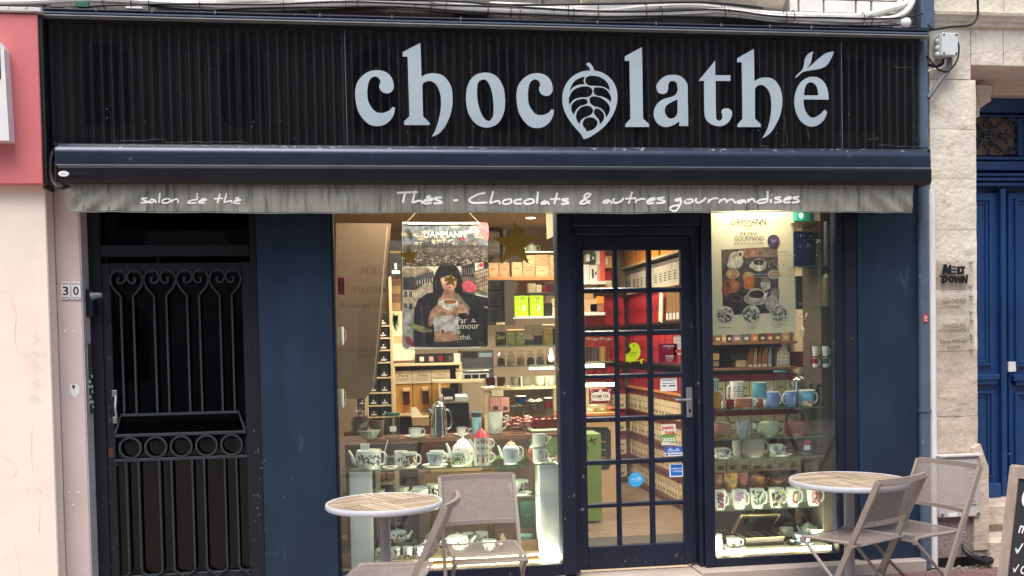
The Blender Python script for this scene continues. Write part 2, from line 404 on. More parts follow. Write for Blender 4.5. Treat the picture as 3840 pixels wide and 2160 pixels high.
for st in ([(15,1718),(40,1728),(58,1752),(60,1775),(48,1785)],[(50,2040),(70,2100),(74,2160)],[(120,1600),(118,1700),(122,1760)],[(30,1100),(60,1180),(55,1260),(70,1330)],[(150,1900),(146,2000)]):
    q = [P(x, y, -.131) for x, y in smooth(st, 4, False)]; mb = MB(); mb.tube(q, 0, sq=(.0009, .0005)); part(nb, 'hairline_crack', mb, mat('crack_line', (222,204,188), .9, var=0), kind='stuff')  # thin crack lines in one even colour
# ================================================================== shop building
bd = thing('shop_building', 'old town house with white glazed bricks above the tea shop', 'building', (1, 0, 0))
XPL, XPR = XC+.002, XX(313, 1300, 0)
mb = MB(); mb.box(XPL, XPR, 0, .6, 0, 3.0, .006); part(bd, 'pilaster', mb, M['pinkish'], label='pinkish grey rendered pier beside the iron door')
mb = MB(); mb.box(XPR+.001, XPR+.004, .004, .5, 0, 3.0); part(bd, 'pier_return', mb, M['reveal'])
q = [P(x, y, -.0015) for x, y in ((262,1440),(296,1442),(298,1470),(286,1492),(272,1484),(262,1466))]; part(bd, 'paper_scrap', MB().add([tuple(p) for p in q], [tuple(range(6))[::-1]]), M['white']); q = [P(x, y, -.003) for x, y in ((268,1444),(282,1446),(276,1462),(272,1452))]; part(bd, 'ink_spot', MB().add([tuple(p) for p in q], [(3,2,1,0)]), M['black'])
for (px, py) in ((243, 1244), (277, 1244), (258, 1848), (293, 1848), (274, 1896)):
    c = P(px, py, 0); mb = MB(); mb.lathe([(0, -.004), (.008, -.004), (.008, .0), (.004, .004), (0, .004)], (0,0,0), 10)
    mb.v = [(c.x+v[0], -v[2], c.z+v[1]) for v in mb.v]; part(bd, 'wall_plug', mb, M['white'])
XR = XX(3448, 1200, 0)
ZF1 = ZZ(1800, 100, -.12); ZF0 = ZZ(1800, 556, -.12)
mb = MB(); mb.box(XPL, XR+.06, .0, .3, 3.02, 7.5); part(bd, 'upper_wall', mb, M['mortar'])
# bricks over the fascia at the right
zb = ZZ(3100, 96, -.0); bh = .073; bpx = 2965
rows = [(zb-.01, [(2960,2992),(2998,3114),(3120,3176),(3182,3297),(3303,3340),(3346,3400)]), (zb+.083, [(2960,2993),(2998,3088),(3092,3208),(3213,3265),(3271,3400)]), (zb+.176, [(2960,3030),(3036,3150),(3156,3260),(3266,3400)])]
for z, cols in rows:
    for (pa, pb) in cols:
        x0, x1 = XX(pa, 60, -.012), XX(pb, 60, -.012)
        mb = MB(); mb.box(x0+.003, x1-.003, -.014-random.uniform(0, .004), .02, z, z+.082, .004); part(bd, 'brick', mb, M['brick'])
for z in (zb-.01, zb+.083, zb+.176):
    x = XX(1640, 40, -.012)
    while x < XX(2190, 40, -.012):
        wd = random.choice((.2, .1, .2)); mb = MB(); mb.box(x, x+wd-.008, -.014-random.uniform(0, .004), .02, z+.16, z+.245, .004); part(bd, 'brick', mb, M['brick']); x += wd
# stone sills with moulded undersides
for (pa, pb, py) in ((560, 1838, 22), (2190, 2952, 34)):
    x0, x1 = XX(pa, py, -.12), XX(pb, py, -.12); z = ZZ((pa+pb)/2, py, -.02)
    mb = MB(); prof = [(.0, z-.0), (-.03, z+.004), (-.07, z+.03), (-.085, z+.045), (-.105, z+.05), (-.11, z+.06), (-.11, z+.2), (.0, z+.22)]
    extrude_x(mb, prof, x0, x1); part(bd, 'window_sill', mb, M['stone'], sm=True)
mb = MB()
zl = ZZ(1400, 60, -.03)
mb.tube([(XX(1150, 60, -.03), -.03, zl+.0), (XX(1400, 45, -.03), -.03, zl+.025), (XX(1700, 62, -.03), -.03, zl+.01)], .028, 8); part(bd, 'old_rail', mb, mat('rusty_rail', (120,104,94), .8, var=.3, scale=18))
# ================================================================== fascia sign
fs = thing('fascia_sign', 'long black fascia with large pale letters spelling chocolathé', 'shop sign', (.8, -.05, ZF0))
XF0, XF1 = XX(168, 320, -.12), XX(3449, 320, -.12)
zf0 = ZF0-.06; zf1 = ZZ(1800, 88, -.12)+.02
mb = MB(); n = int((XF1-XF0)/.0575*6); V = []
for i in range(n+1):
    x = XF0+(XF1-XF0)*i/n; ph = (x-XF0+.012*NZ.noise(Vector((x*2.3, 0, 5))))/.0575*2*math.pi
    s_ = math.cos(ph); s_ = math.copysign(abs(s_)**.45, s_); V.append((x, -.072+.026*s_*(1+.25*NZ.noise(Vector((x*5, 1, 2))))+.006*NZ.noise(Vector((x*1.7, 4, 4)))))
mb.add([(x, y, zf0) for x, y in V]+[(x, y, zf1) for x, y in V], [(i, i+1, n+2+i, n+1+i) for i in range(n)])
part(fs, 'corrugated_sheet', mb, M['fascia'], sm=True)
mb = MB(); mb.box(XF0-.02, XF1+.0, -.036, -.002, zf0-.01, zf1+.01); part(fs, 'backing_board', mb, M['black'])
seams = [XF0]+[XX(p, 320, -.12) for p in (888, 1297, 3156)]+[XF1]
for i in range(4):
    mb = MB(); mb.box(seams[i]+.0015, seams[i+1]-.0015, -.1225, -.12, zf0, zf1-.03); part(fs, 'acrylic_sheet', mb, M['acrylic'])
for i in (1, 2, 3):
    mb = MB(); mb.box(seams[i]-.0015, seams[i]+.0015, -.124, -.119, zf0, zf1-.03); part(fs, 'seam_strip', mb, M['greycable'] if i > 1 else M['black'])
mb = MB(); mb.box(XF0, XF1, -.128, -.1, zf1-.075, zf1-.031); part(fs, 'head_strip', mb, M['black'])
mb = MB(); mb.box(XF0-.025, XF0-.002, -.14, -.0, zf0-.2, zf1+.0, .004); part(fs, 'end_board', mb, M['black'])
# top trim rails
zt1 = ZZ(1800, 66, -.16); zt2 = ZZ(1800, 82, -.16); zt3 = ZZ(1800, 99, -.16); xe = XX(3490, 125, -.17)
mb = MB(); extrude_x(mb, [(-.0, zt1)]+[(-.13+.04*math.cos(t), zt2+.0135+.0135*math.sin(t)) for t in [math.pi/2+math.pi*i/8 for i in range(9)]]+[(-.0, zt2)], XF0-.03, xe-.02); part(fs, 'upper_rail', mb, M['navy_dark'], sm=True)
mb = MB(); extrude_x(mb, [(-.0, zt2-.001), (-.165, zt2-.001), (-.172, zt2-.006), (-.172, zt2-.012), (-.15, zt2-.015), (0, zt2-.015)], XF0-.03, xe-.01); part(fs, 'middle_rail', mb, M['steelblue'])
mb = MB(); extrude_x(mb, [(-.0, zt2-.0165), (-.15, zt2-.0165), (-.178, zt3+.006), (-.178, zt3), (-.13, zt3-.003), (0, zt3-.003)], XF0-.03, xe); part(fs, 'drip_rail', mb, mat('dull_zinc', (150,152,152), .5, metal=.3, var=.15, scale=9))
for p in (362, 572, 808, 1200, 1470, 1728, 2240, 2460, 2704, 2886, 3042):
    x = XX(p, 70, -.17); mb = MB(); mb.box(x-.004, x+.004, -.176, -.165, zt2+.002, zt2+.024, .001); part(fs, 'rail_clip', mb, M['greycable'])
LET = -.1228
def outline(pts, c, n=5):
    out = []
    for p in pts:
        q = P(*c(p[0], p[1]), LET); out.append((q.x, q.z)+tuple(p[2:]))
    return smooth(out, n)
k1, k2, k3, k4, k5 = crop(1300,140,.27605), crop(1700,140,.27605), crop(2080,200,.23466), crop(2320,140,.27613), crop(2740,140,.27605)
c_pts = [(640,660),(615,560),(540,480),(420,449),(300,470),(200,540),(135,640),(116,760),(125,880),(155,1000),(215,1100),(300,1180),(400,1208),(510,1190),(590,1130),(640,1050),(659,960,1),(622,949,1),(580,995),(520,1022),(460,1030),(390,1010),(330,945),(290,860),(281,760),(290,650),(320,570),(380,535),(435,555),(460,600),(455,625),(442,660),(450,700),(485,745),(540,764),(595,752),(630,712)]
LETTERS = [
 (k1, c_pts, []),
 (k1, [(1001,77,1),(1016,540,1),(1080,505),(1190,491),(1300,520),(1380,600),(1425,700),(1438,830),(1430,960),(1395,1090),(1330,1220),(1250,1310),(1152,1357,1),(1200,1270),(1245,1140),(1275,990),(1280,850),(1262,740),(1220,650),(1160,603),(1100,598),(1050,618),(1027,645,1),(1037,1075,1),(1127,1165,1),(1127,1195,1),(780,1193,1),(780,1145,1),(853,1075,1),(828,264,1),(761,264,1),(760,205,1)], []),
 (k2, [(425,482),(530,500),(620,570),(680,690),(700,830),(695,980),(655,1100),(580,1190),(460,1228),(350,1205),(260,1130),(200,1020),(175,900),(172,790),(190,670),(240,570),(320,505)], [[(405,575),(450,590),(495,660),(525,760),(542,880),(546,1000),(535,1080),(500,1130),(465,1136),(420,1105),(375,1030),(335,900),(321,770),(325,660),(350,600)]]),
 (k2, [(856+(p[0]-116)*.94, 490+(p[1]-449)*.982)+tuple(p[2:]) for p in c_pts], []),
 (k3, [(632,280,1),(740,305),(850,370),(935,465),(985,580),(1000,700),(985,830),(940,960),(860,1090),(760,1200),(640,1290),(550,1345),(462,1376,1),(420,1300),(350,1220),(260,1110),(180,980),(135,860),(120,720),(140,590),(200,460),(300,360),(420,300),(510,282),(571,278,1),(545,225),(497,178,1),(520,160),(555,152,1),(605,215)],
  [[(232,645,1),(270,570),(340,520),(410,503),(480,497,1),(462,450),(470,400),(487,372,1),(400,395),(320,445),(260,530)],
   [(600,360),(700,375),(800,430),(860,510),(884,610,1),(820,560),(740,532),(650,525),(560,520),(505,490),(484,440),(500,390),(550,365)],
   [(235,830,1),(222,760),(235,690),(280,610),(350,560),(430,535),(520,532),(580,560),(603,610),(590,660),(545,695),(480,707),(400,710),(320,735),(265,785)],
   [(890,785,1),(840,735),(770,700),(700,685),(650,670),(622,630),(620,590),(640,550),(700,547),(780,560),(850,610),(890,680),(903,740)],
   [(305,990,1),(270,930),(260,870),(280,810),(340,755),(420,732),(490,735),(525,770),(510,810),(460,830),(400,850),(345,905),(315,960)],
   [(818,1030,1),(800,960),(750,895),(690,865),(620,845),(570,805),(553,750),(570,705),(630,690),(710,705),(800,755),(865,830),(883,900),(860,970)],
   [(400,1143,1),(355,1080),(338,1010),(360,930),(420,865),(500,841),(570,855),(612,910),(600,960),(560,995),(500,1020),(440,1050),(405,1100)],
   [(720,1138,1),(705,1070),(660,1015),(625,960),(628,915),(660,884),(720,900),(770,950),(790,1010),(775,1075)],
   [(575,1025),(640,1045),(680,1100),(670,1160),(620,1215),(560,1240),(510,1253,1),(490,1210),(455,1170),(445,1120),(470,1060),(520,1030)]]),
 (k4, [(314,135,1),(328,1107,1),(410,1180,1),(410,1220,1),(89,1220,1),(89,1180,1),(158,1107,1),(144,322,1),(81,322,1),(81,262,1)], []),
 (k4, [(933,645,1),(890,575),(820,525),(730,512),(640,525),(565,575),(515,650),(512,700),(540,755),(600,772),(650,750),(668,700),(672,640),(700,600),(750,597),(785,625),(797,690),(795,740),(765,785),(700,815),(610,840),(540,885),(490,960),(473,1040),(490,1120),(540,1185),(600,1215),(660,1220),(740,1195),(821,1143,1),(821,1206,1),(942,1206,1)], [[(797,845,1),(720,880),(650,925),(622,990),(635,1050),(670,1095),(720,1105),(770,1080),(797,1030,1)]]),
 (k4, [(1307,320,1),(1307,518,1),(1513,518,1),(1513,595,1),(1312,595,1),(1318,1060),(1335,1120),(1365,1137),(1395,1115),(1407,1080),(1395,1030),(1400,990),(1440,967),(1490,972),(1527,1000),(1537,1040),(1520,1100),(1480,1160),(1420,1200),(1350,1210),(1270,1190),(1200,1140),(1167,1070),(1160,960,1),(1157,595,1),(1082,592,1)], []),
 (k5, [(311,158,1),(318,597,1),(390,560),(480,549),(570,570),(640,640),(685,750),(697,880),(680,1010),(640,1130),(560,1270),(500,1330),(428,1373,1),(480,1280),(520,1170),(545,1030),(549,900),(535,790),(500,710),(450,662),(410,649),(360,662),(325,700,1),(326,1108,1),(405,1183,1),(405,1221,1),(90,1221,1),(90,1185,1),(158,1108,1),(148,341,1),(86,341,1),(86,288,1)], []),
 (k5, [(1327,848,1),(985,847,1),(990,930),(1020,1020),(1070,1080),(1120,1094),(1180,1070),(1230,1030),(1271,987,1),(1307,1016,1),(1270,1110),(1190,1190),(1090,1215),(990,1180),(920,1100),(875,990),(862,870),(880,750),(930,640),(1000,570),(1080,540),(1180,550),(1260,610),(1310,710)], [[(1188,791,1),(1180,720),(1150,650),(1085,611),(1030,640),(1000,710),(991,791,1)]]),
 (k5, [(872,545,1),(920,490),(970,445),(995,370),(1005,300),(1040,240),(1080,207),(1124,196,1),(1105,235),(1098,290),(1075,360),(1028,427,1),(1100,375),(1180,300),(1270,230),(1330,205),(1400,196,1),(1370,270),(1320,360),(1260,410),(1180,435),(1060,455),(975,475),(920,520),(885,550)], []),
]
for c, o, h in LETTERS:
    mb = MB(); mb.poly(outline(o, c), [outline(x, c) for x in h], facade(LET), .006)
    part(fs, 'leaf_accent' if o is LETTERS[-1][1] else ('cocoa_pod' if len(h) > 3 else 'letter'), mb, M['letter'])
# dust, droppings and web threads along the bottom of the fascia
mb = MB()
for i in range(90):
    px = random.uniform(190, 3430); py = random.choice((random.uniform(500, 550), random.uniform(430, 550), random.uniform(250, 550)))
    c = P(px, py, -.1235); r = random.uniform(.0008, .0026)
    mb.add([(c.x-r, c.y, c.z), (c.x, c.y, c.z-r*1.5), (c.x+r, c.y, c.z), (c.x, c.y-.001, c.z+r*1.5)], [(0,1,2,3)])
part(fs, 'dust_specks', mb, mat('dust', (190,186,178), .9, var=0), kind='stuff')
mb = MB()
for (a, b, c_, s_) in ((425,525,620,3),(620,528,930,4),(3010,410,3035,5),(2940,440,2955,6),(3290,545,3440,3),(3250,520,3295,4),(3345,250,3420,5),(2850,540,2880,3)):
    A_, B_ = P(a, b+random.uniform(-8, 8), -.124), P(c_, b+(105 if c_-a < 30 else random.uniform(-6, 18)), -.124)
    pts = [A_.lerp(B_, t/8)+Vector((random.uniform(-.004,.004), 0, random.uniform(-.006,.006))) for t in range(9)]; mb.tube(pts, .0009, 4)
part(fs, 'cobweb_threads', mb, mat('cobweb', (120,118,116), .9, var=0), kind='stuff')
# ================================================================== awning
XA0, XA1 = XX(209, 600, -.3), XX(3487, 600, -.3)
za = ZZ(1800, 552, -.2); zm = ZZ(1800, 623, -.31); zb_ = ZZ(1800, 689, -.31)
aw = thing('awning', 'retracted awning box with stained grey valance below the black fascia', 'awning', ((XA0+XA1)/2, -.1, zb_-.2))
mb = MB(); prof = [(-.1, za-.02), (-.12, za)]+[(-.22-.09*math.sin(t), za-.07+.07*math.cos(t)) for t in [math.pi/2*i/10 for i in range(11)]]+[(-.31, zm+.003), (-.1, zm+.003)]
extrude_x(mb, prof, XA0, XA1); part(aw, 'cassette', mb, M['cassette'], sm=True)
mb = MB()
def cas(x, t): return (x, -.22-.0906*math.sin(t), za-.07+.0706*math.cos(t))
for i in range(60):
    x = random.uniform(XA0+.3, XA1-.1); t0 = random.uniform(.55, 1.0); w_ = random.uniform(.002, .008)
    for q in range(random.randint(1, 5)):
        a = x+random.uniform(-.015, .015); t1 = t0+random.uniform(.08, .5)*(1 if q == 0 else .5); mb.add([cas(a-w_*.5, t0), cas(a, t1), cas(a+w_*.5, t0), cas(a, t0-.07)], [(0,1,2,3)])
part(aw, 'droppings', mb, mat('pale_droppings', (150,156,164), .8, var=.2, scale=60), kind='stuff')
mb = MB(); mb.box(XA0+.003, XA1, -.312, -.12, zm-.004, zm+.002); part(aw, 'joint_strip', mb, M['alu'])
mb = MB(); prof = [(-.12, zm-.005), (-.315, zm-.005), (-.318, zm-.02), (-.318, zb_+.02), (-.30, zb_), (-.12, zb_)]
extrude_x(mb, prof, XA0+.014, XA1); part(aw, 'front_bar', mb, M['bar'])
for x in (XA0, XA1):
    mb = MB(); mb.box(x-.006, x+.008, -.30, -.06, zb_+.01, za-.012, .004); part(aw, 'end_cap', mb, M['bar'])
c = P(239, 652, -.318)
mb = MB(); mb.lathe([(0, 0), (.030, 0), (.030, .002), (.028, .003), (0, .003)], (0,0,0), 20, sx=1, sy=.55); mb.v = [(c.x+v[0], -.3185-v[2], c.z+v[1]) for v in mb.v]; part(aw, 'oval_badge', mb, M['white'])
mb = MB(); mb.tube([(c.x-.012, -.3222, c.z-.004), (c.x-.004, -.3222, c.z+.004), (c.x+.012, -.3222, c.z-.002)], .0012, 4); part(aw, 'badge_mark', mb, mat('red_ink', (190,50,50), .5, var=0))
a0, a1 = P(260, 648, -.318), P(336, 662, -.318)
mb = MB(); mb.box(a0.x, a1.x, -.3205, -.3185, a1.z, a0.z, .001); part(aw, 'embossed_plate', mb, M['bar'])
# arm knuckle and cable loop at the left end
q = crop(0,0,.4969); loop = [P(*q(x, y), Y) for x, y, Y in ((400,1130,-.1),(380,1200,-.14),(378,1290,-.16),(395,1370,-.17),(430,1415,-.19),(480,1418,-.2),(515,1400,-.2))]
mb = MB(); mb.tube(loop, .012, 8); part(aw, 'motor_cable', mb, M['cable'], sm=True)
# valance
VY = -.27
XV0, XV1 = XX(264, 760, VY), XX(3428, 760, VY); zv1 = zb_+.012
zva, zvb, zvc = ZZ(266, 800, VY), ZZ(1500, 806, VY), ZZ(3420, 797, VY)
def val_y(x, u):                       # u 0 top .. 1 bottom; gentle folds, tighter at both ends
    e = math.exp(-((x-XV0)/.45)**2)+math.exp(-((x-XV1)/.5)**2)
    return VY+u*(.006*math.sin(x*4.1+.7)+.004*math.sin(x*9.3)+.003*math.sin(x*23+u*3))+e*u*.012*math.sin((x*(1 if x < 1 else -1)+u*.12*1.5)*38)+.004*NZ.noise(Vector((x*6, u*2, 0)))
def val_b(x):
    t = (x-XV0)/(XV1-XV0); z = zva+(zvc-zva)*t+.0; return z-.006*math.sin(math.pi*t)+.003*math.sin(x*3.3)+.0015*math.sin(x*11)
NXV, NZV = 420, 14; mb = MB(); V = []
for j in range(NZV+1):
    for i in range(NXV+1):
        u = j/NZV; x = XV0+(XV1-XV0)*i/NXV; V.append((x-(0 if i < NXV else u*.012)+(0 if i else u*.004), val_y(x, u), zv1+(val_b(x)+.012-zv1)*u))
F = [(j*(NXV+1)+i, (j+1)*(NXV+1)+i, (j+1)*(NXV+1)+i+1, j*(NXV+1)+i+1) for j in range(NZV) for i in range(NXV)]
mb.add(V, F); mb.add([(v[0], v[1]+.0016, v[2]) for v in V], [f[::-1] for f in F])
vm = mat('stained_grey_canvas', (134,134,123), .85, var=.22, scale=2.4, stretch=(14,14,1.1), bump=.3, bscale=10, dirt=(74,80,74), dirt_amt=.3, dirt_scale=2.2, detail=8)
val = part(aw, 'valance', mb, vm, sm=True)
mb = MB()
mb.tube([(x, val_y(x, 1)-.001, val_b(x)+.006) for x in [XV0+.004+(XV1-XV0-.016)*i/200 for i in range(201)]], .0, sq=(.0075, .0022)); part(val, 'hem', mb, mat('canvas_hem', (128,130,122), .85, var=.2, scale=20))
for x in (XV0+.028, XV0+.5*(XV1-XV0)*.42, XV0+.82*(XV1-XV0)):
    mb = MB(); mb.tube([(x, val_y(x, u)-.0015, zv1+(val_b(x)+.012-zv1)*u) for u in [i/10 for i in range(11)]], .0, sq=(.0008, .003)); part(val, 'seam', mb, MATS['canvas_hem'])
WRITE = [
 (crop(480,690,.18634), 2.4, [[(385,285),(260,290),(375,350),(370,365),(250,375)],[(535,320),(470,310),(415,355),(425,372),(480,370),(545,330),(560,385)],[(640,175),(618,380)],[(790,290),(700,320),(685,360),(740,385),(820,360),(840,310),(790,290)],[(880,310),(870,370)],[(875,335),(985,300),(1005,380)],[(1388,175),(1390,320)],[(1390,310),(1280,325),(1205,360),(1215,380),(1280,385),(1380,370)],[(1440,345),(1560,330),(1565,305),(1500,305),(1430,355),(1440,378),(1545,380)],[(1855,195),(1800,385)],[(1735,300),(1915,290)],[(1985,180),(1935,375)],[(1935,375),(2060,340),(2085,345),(2085,390)],[(2150,345),(2260,330),(2255,310),(2190,320),(2135,360),(2150,385),(2255,390)],[(2160,295),(2235,265)]]),
 (crop(1460,690,.31056), 3.4, [[(90,105),(345,97)],[(190,105),(165,225)],[(315,75),(278,225)],[(278,225),(375,200),(400,238)],[(430,205),(520,190),(500,170),(440,190),(415,215),(440,235),(510,228)],[(445,160),(495,140)],[(635,160),(545,175),(625,215),(625,230),(535,235)],[(775,200),(830,195)],[(1160,105),(1060,130),(975,180),(970,205),(1020,230),(1185,225)],[(1255,85),(1215,235)],[(1215,235),(1320,205),(1335,245)],[(1450,180),(1385,200),(1370,225),(1400,245),(1470,225),(1470,190),(1450,180)],[(1600,185),(1530,195),(1510,215),(1530,240),(1600,238)],[(1700,180),(1640,205),(1630,230),(1670,245),(1740,225),(1740,195),(1700,180)],[(1795,90),(1783,240)],[(1885,205),(1845,225),(1835,240),(1880,240),(1905,215),(1930,250)],[(2030,105),(1990,245)],[(1940,185),(2060,182)],[(2165,180),(2080,190),(2155,220),(2150,238),(2075,245)],[(2425,240),(2355,165),(2380,120),(2420,115),(2420,140),(2320,215),(2305,235),(2350,240),(2430,200)]]),
 (crop(2220,690,.31832), 3.4, [[(200,185),(145,205),(140,222),(180,222),(210,195),(240,235)],[(265,165),(255,200),(275,225),(340,205),(375,165)],[(475,90),(435,230)],[(395,175),(520,165)],[(525,175),(515,225)],[(520,200),(580,175),(635,180)],[(655,205),(735,185),(730,165),(680,180),(650,215),(675,230),(730,222)],[(855,158),(770,172),(850,200),(850,220),(760,228)],[(1055,165),(985,185),(1000,200),(1050,190),(1045,230),(1000,310),(950,315),(920,285),(960,260),(1040,250)],[(1170,175),(1100,195),(1095,220),(1140,228),(1195,200),(1170,175)],[(1230,160),(1225,205),(1255,222),(1310,195),(1345,160)],[(1385,175),(1370,225)],[(1375,205),(1430,170),(1490,170)],[(1520,175),(1500,225)],[(1505,205),(1570,175),(1590,225)],[(1590,205),(1650,180),(1690,230)],[(1780,190),(1720,205),(1715,225),(1760,222),(1795,195),(1810,230)],[(1840,175),(1835,220)],[(1838,205),(1890,175),(1920,220)],[(2070,80),(2065,205)],[(2065,175),(1975,190),(1945,215),(1980,228),(2065,210)],[(2110,180),(2100,225)],[(2118,122),(2118,128)],[(2225,155),(2150,170),(2215,195),(2215,215),(2140,222)],[(2270,190),(2335,175),(2330,155),(2280,170),(2255,205),(2280,222),(2335,215)],[(2440,150),(2370,165),(2430,190),(2430,212),(2355,220)]]),
]
ink = mat('white_lettering_paint', (244,244,240), .6, var=.06, scale=30, dirt=(176,176,166), dirt_amt=.05, dirt_scale=25)
CNT = ([1,1,1,1,2,2,1,2,2,2], [2,2,2,1,1,1,2,1,1,1,1,1,2,1,1], [1,1,2,2,1,1,1,1,1,2,3,1,2,2,2,1,1,1])
for wi, (c, r, strokes) in enumerate(WRITE):
    cuts = set(); tot = 0
    for k_ in CNT[wi]: tot += k_; cuts.add(tot)
    mb = MB()
    for si, st in enumerate(strokes):
        pts = []
        for (x, y) in (smooth(st, 5, False) if len(st) > 2 else st):
            q = P(*c(x, y), VY-.004); u = (zv1-q.z)/(zv1-val_b(q.x)); pts.append((q.x, val_y(q.x, u)-.0018, q.z))
        if len(pts) == 2:
            a_, b_ = Vector(pts[0]), Vector(pts[1]); pts = [a_.lerp(b_, t/6) for t in range(7)]
        R = r/ppm(1900, 750, VY)*1.3
        flat = MB(); flat.tube(pts, R, 6)
        # flatten against the cloth: a painted stroke, not a pipe
        for i, v in enumerate(flat.v):
            p = Vector(pts[min(i//6, len(pts)-1)]); flat.v[i] = (v[0], p.y+(v[1]-p.y)*.25, v[2])
        mb.add(flat.v, flat.f)
        if si+1 in cuts: part(val, 'letter', mb, ink); mb = MB()
# ================================================================== iron entrance door (number 30)
DY = .14
dl, dr = XX(345, 1480, DY), XX(978, 1480, DY)
g0, g1 = XX(427, 1430, DY+.03), XX(918, 1430, DY+.03)        # clear opening of the leaf
ztop = 3.0; zgt = ZZ(660, 1024, DY+.03); ztr = ZZ(640, 917, DY); zbar = ZZ(640, 960, DY)
idr = thing('entrance_door', 'dark iron grille door with scrolled bars and a row of rings', 'door', ((dl+dr)/2, DY, GZ))
mb = MB(); mb.box(dl, dl+.075, DY, DY+.12, 0, ztop, .004); mb.box(dr-.045, dr, DY, DY+.12, 0, ztop, .004); mb.box(dl+.076, dr-.046, DY+.001, DY+.12, zbar, ztr, .004); part(idr, 'frame', mb, M['door_grey'])
lx0, lx1 = XX(400, 1430, DY+.02), XX(946, 1430, DY+.02); zl1 = ZZ(640, 985, DY+.02)
mb = MB(); mb.box(lx0-.012, g0, DY+.018, DY+.07, .05, zl1, .004); mb.box(g1, lx1+.012, DY+.018, DY+.07, .05, zl1, .004); mb.box(g0+.001, g1-.001, DY+.019, DY+.07, zgt, zl1, .003); mb.box(g0+.001, g1-.001, DY+.019, DY+.07, .05, .2, .003)
part(idr, 'leaf', mb, M['door_grey'])
mb = MB(); mb.box(g0-.01, g1+.01, DY+.05, DY+.058, .15, zgt+.01); part(idr, 'glass', mb, M['darkglass'])
mb = MB(); mb.box(dl+.08, dr-.05, DY+.07, DY+.078, ztr, ztop); part(idr, 'transom_glass', mb, M['darkglass'])
GY = DY+.012
wpair = (g1-g0)/4; zr1 = ZZ(660, 1551, GY); zflat1 = ZZ(660, 1628, GY); zflat2 = ZZ(660, 1720, GY); zs = ZZ(660, 1107, GY)
BR = .0072
def bar_curve(x, sgn, pc):
    """one grille bar with a scroll head: x bar position, sgn -1 left / +1 right of its pair centre"""
    k = wpair/.248                     # crop-unit pitch 248
    s_ = k/1000
    pts = [(x, zr1), (x, zs-.02), (x, zs+.002)]
    ref = [(-2,0),(34,-38),(62,-80),(74,-122),(66,-162),(40,-190),(8,-199),(-20,-190),(-38,-163),(-38,-128),(-20,-104),(4,-100),(18,-114),(17,-134),(4,-142)]
    p2 = [(x+sgn*a*s_, zs-.002-b*s_*1.0) for a, b in ref]
    return pts+smooth(p2, 4, False)
for i in range(4):
    pc = g0+wpair*(i+.5)
    for sgn in (-1, 1):
        x = pc+sgn*wpair*.185
        mb = MB(); mb.tube([(p[0], GY, p[1]) for p in bar_curve(x, sgn, pc)], 0, sq=(BR, BR*.8)); part(idr, 'scroll_bar', mb, M['iron'])
        mb = MB(); zb0 = ZZ(660, 2140, GY); low = [(x, GY, zflat2-.01), (x, GY, zb0+.03), (x, GY, zb0+.01)]
        low += [(x+sgn*a, GY, zb0-b) for a, b in ((.006,.004),(.05,.03),(.066,.06),(.06,.1),(.02,.13))]
        mb.tube(low, 0, sq=(BR, BR*.8)); part(idr, 'lower_bar', mb, M['iron'])
mb = MB(); mb.tube([(g0+.002, GY, zflat1+.012), (g0+.042, GY, zr1), (g1-.042, GY, zr1), (g1-.002, GY, zflat1+.012)], 0, sq=(.009, .008)); part(idr, 'cross_bar', mb, M['iron'])
for z in (zflat1, zflat2):
    mb = MB(); mb.box(g0-.004, g1+.004, GY-.006, GY+.01, z-.0095, z+.0095, .002); part(idr, 'flat_rail', mb, M['iron'])
for i in range(5):
    cx = g0+(g1-g0)*(.113+.1935*i); cz = (zflat1+zflat2)/2; R = (zflat1-zflat2)/2-.014
    mb = MB(); mb.tube([(cx+R*math.cos(t), GY, cz+R*math.sin(t)) for t in [2*math.pi*j/28 for j in range(28)]], 0, sq=(.007, .006), closed=True); part(idr, 'ring', mb, M['iron'])
# pull handle, lock plate, closer
c = P(434, 1527, GY-.03)
mb = MB(); mb.tube([(c.x, GY-.035+.02*abs(t-.5)*2, c.z-.07+.14*t) for t in [i/8 for i in range(9)]], 0, sq=(.010, .006)); part(idr, 'pull_handle', mb, M['alu'])
for dz in (.085, -.085):
    mb = MB(); mb.box(c.x-.03, c.x+.002, DY+.008, DY+.0175, c.z+dz-.022, c.z+dz+.022, .004); part(idr, 'handle_plate', mb, M['alu'])
c = P(414, 1700, DY); mb = MB(); mb.box(c.x-.016, c.x+.016, DY+.012, DY+.0175, c.z-.03, c.z+.03, .002); part(idr, 'lock_plate', mb, mat('rusty_plate', (92,52,46), .6, var=.2))
ba = crop(0,720,.4969)
a_, b_ = P(*ba(648, 738), .1), P(*ba(688, 942), .1)
mb = MB(); mb.box(a_.x, a_.x+.048, .06, .135, b_.z, a_.z, .004); cl = part(idr, 'lock_case', mb, M['door_grey'])
mb = MB(); mb.tube([(a_.x+.045, .05, a_.z-.045), (a_.x+.075, .05, a_.z-.04), (a_.x+.11, .05, a_.z-.037)], .02, 12, rad=[.026, .02, .015]); part(cl, 'lock_knob', mb, M['greycable'], sm=True)
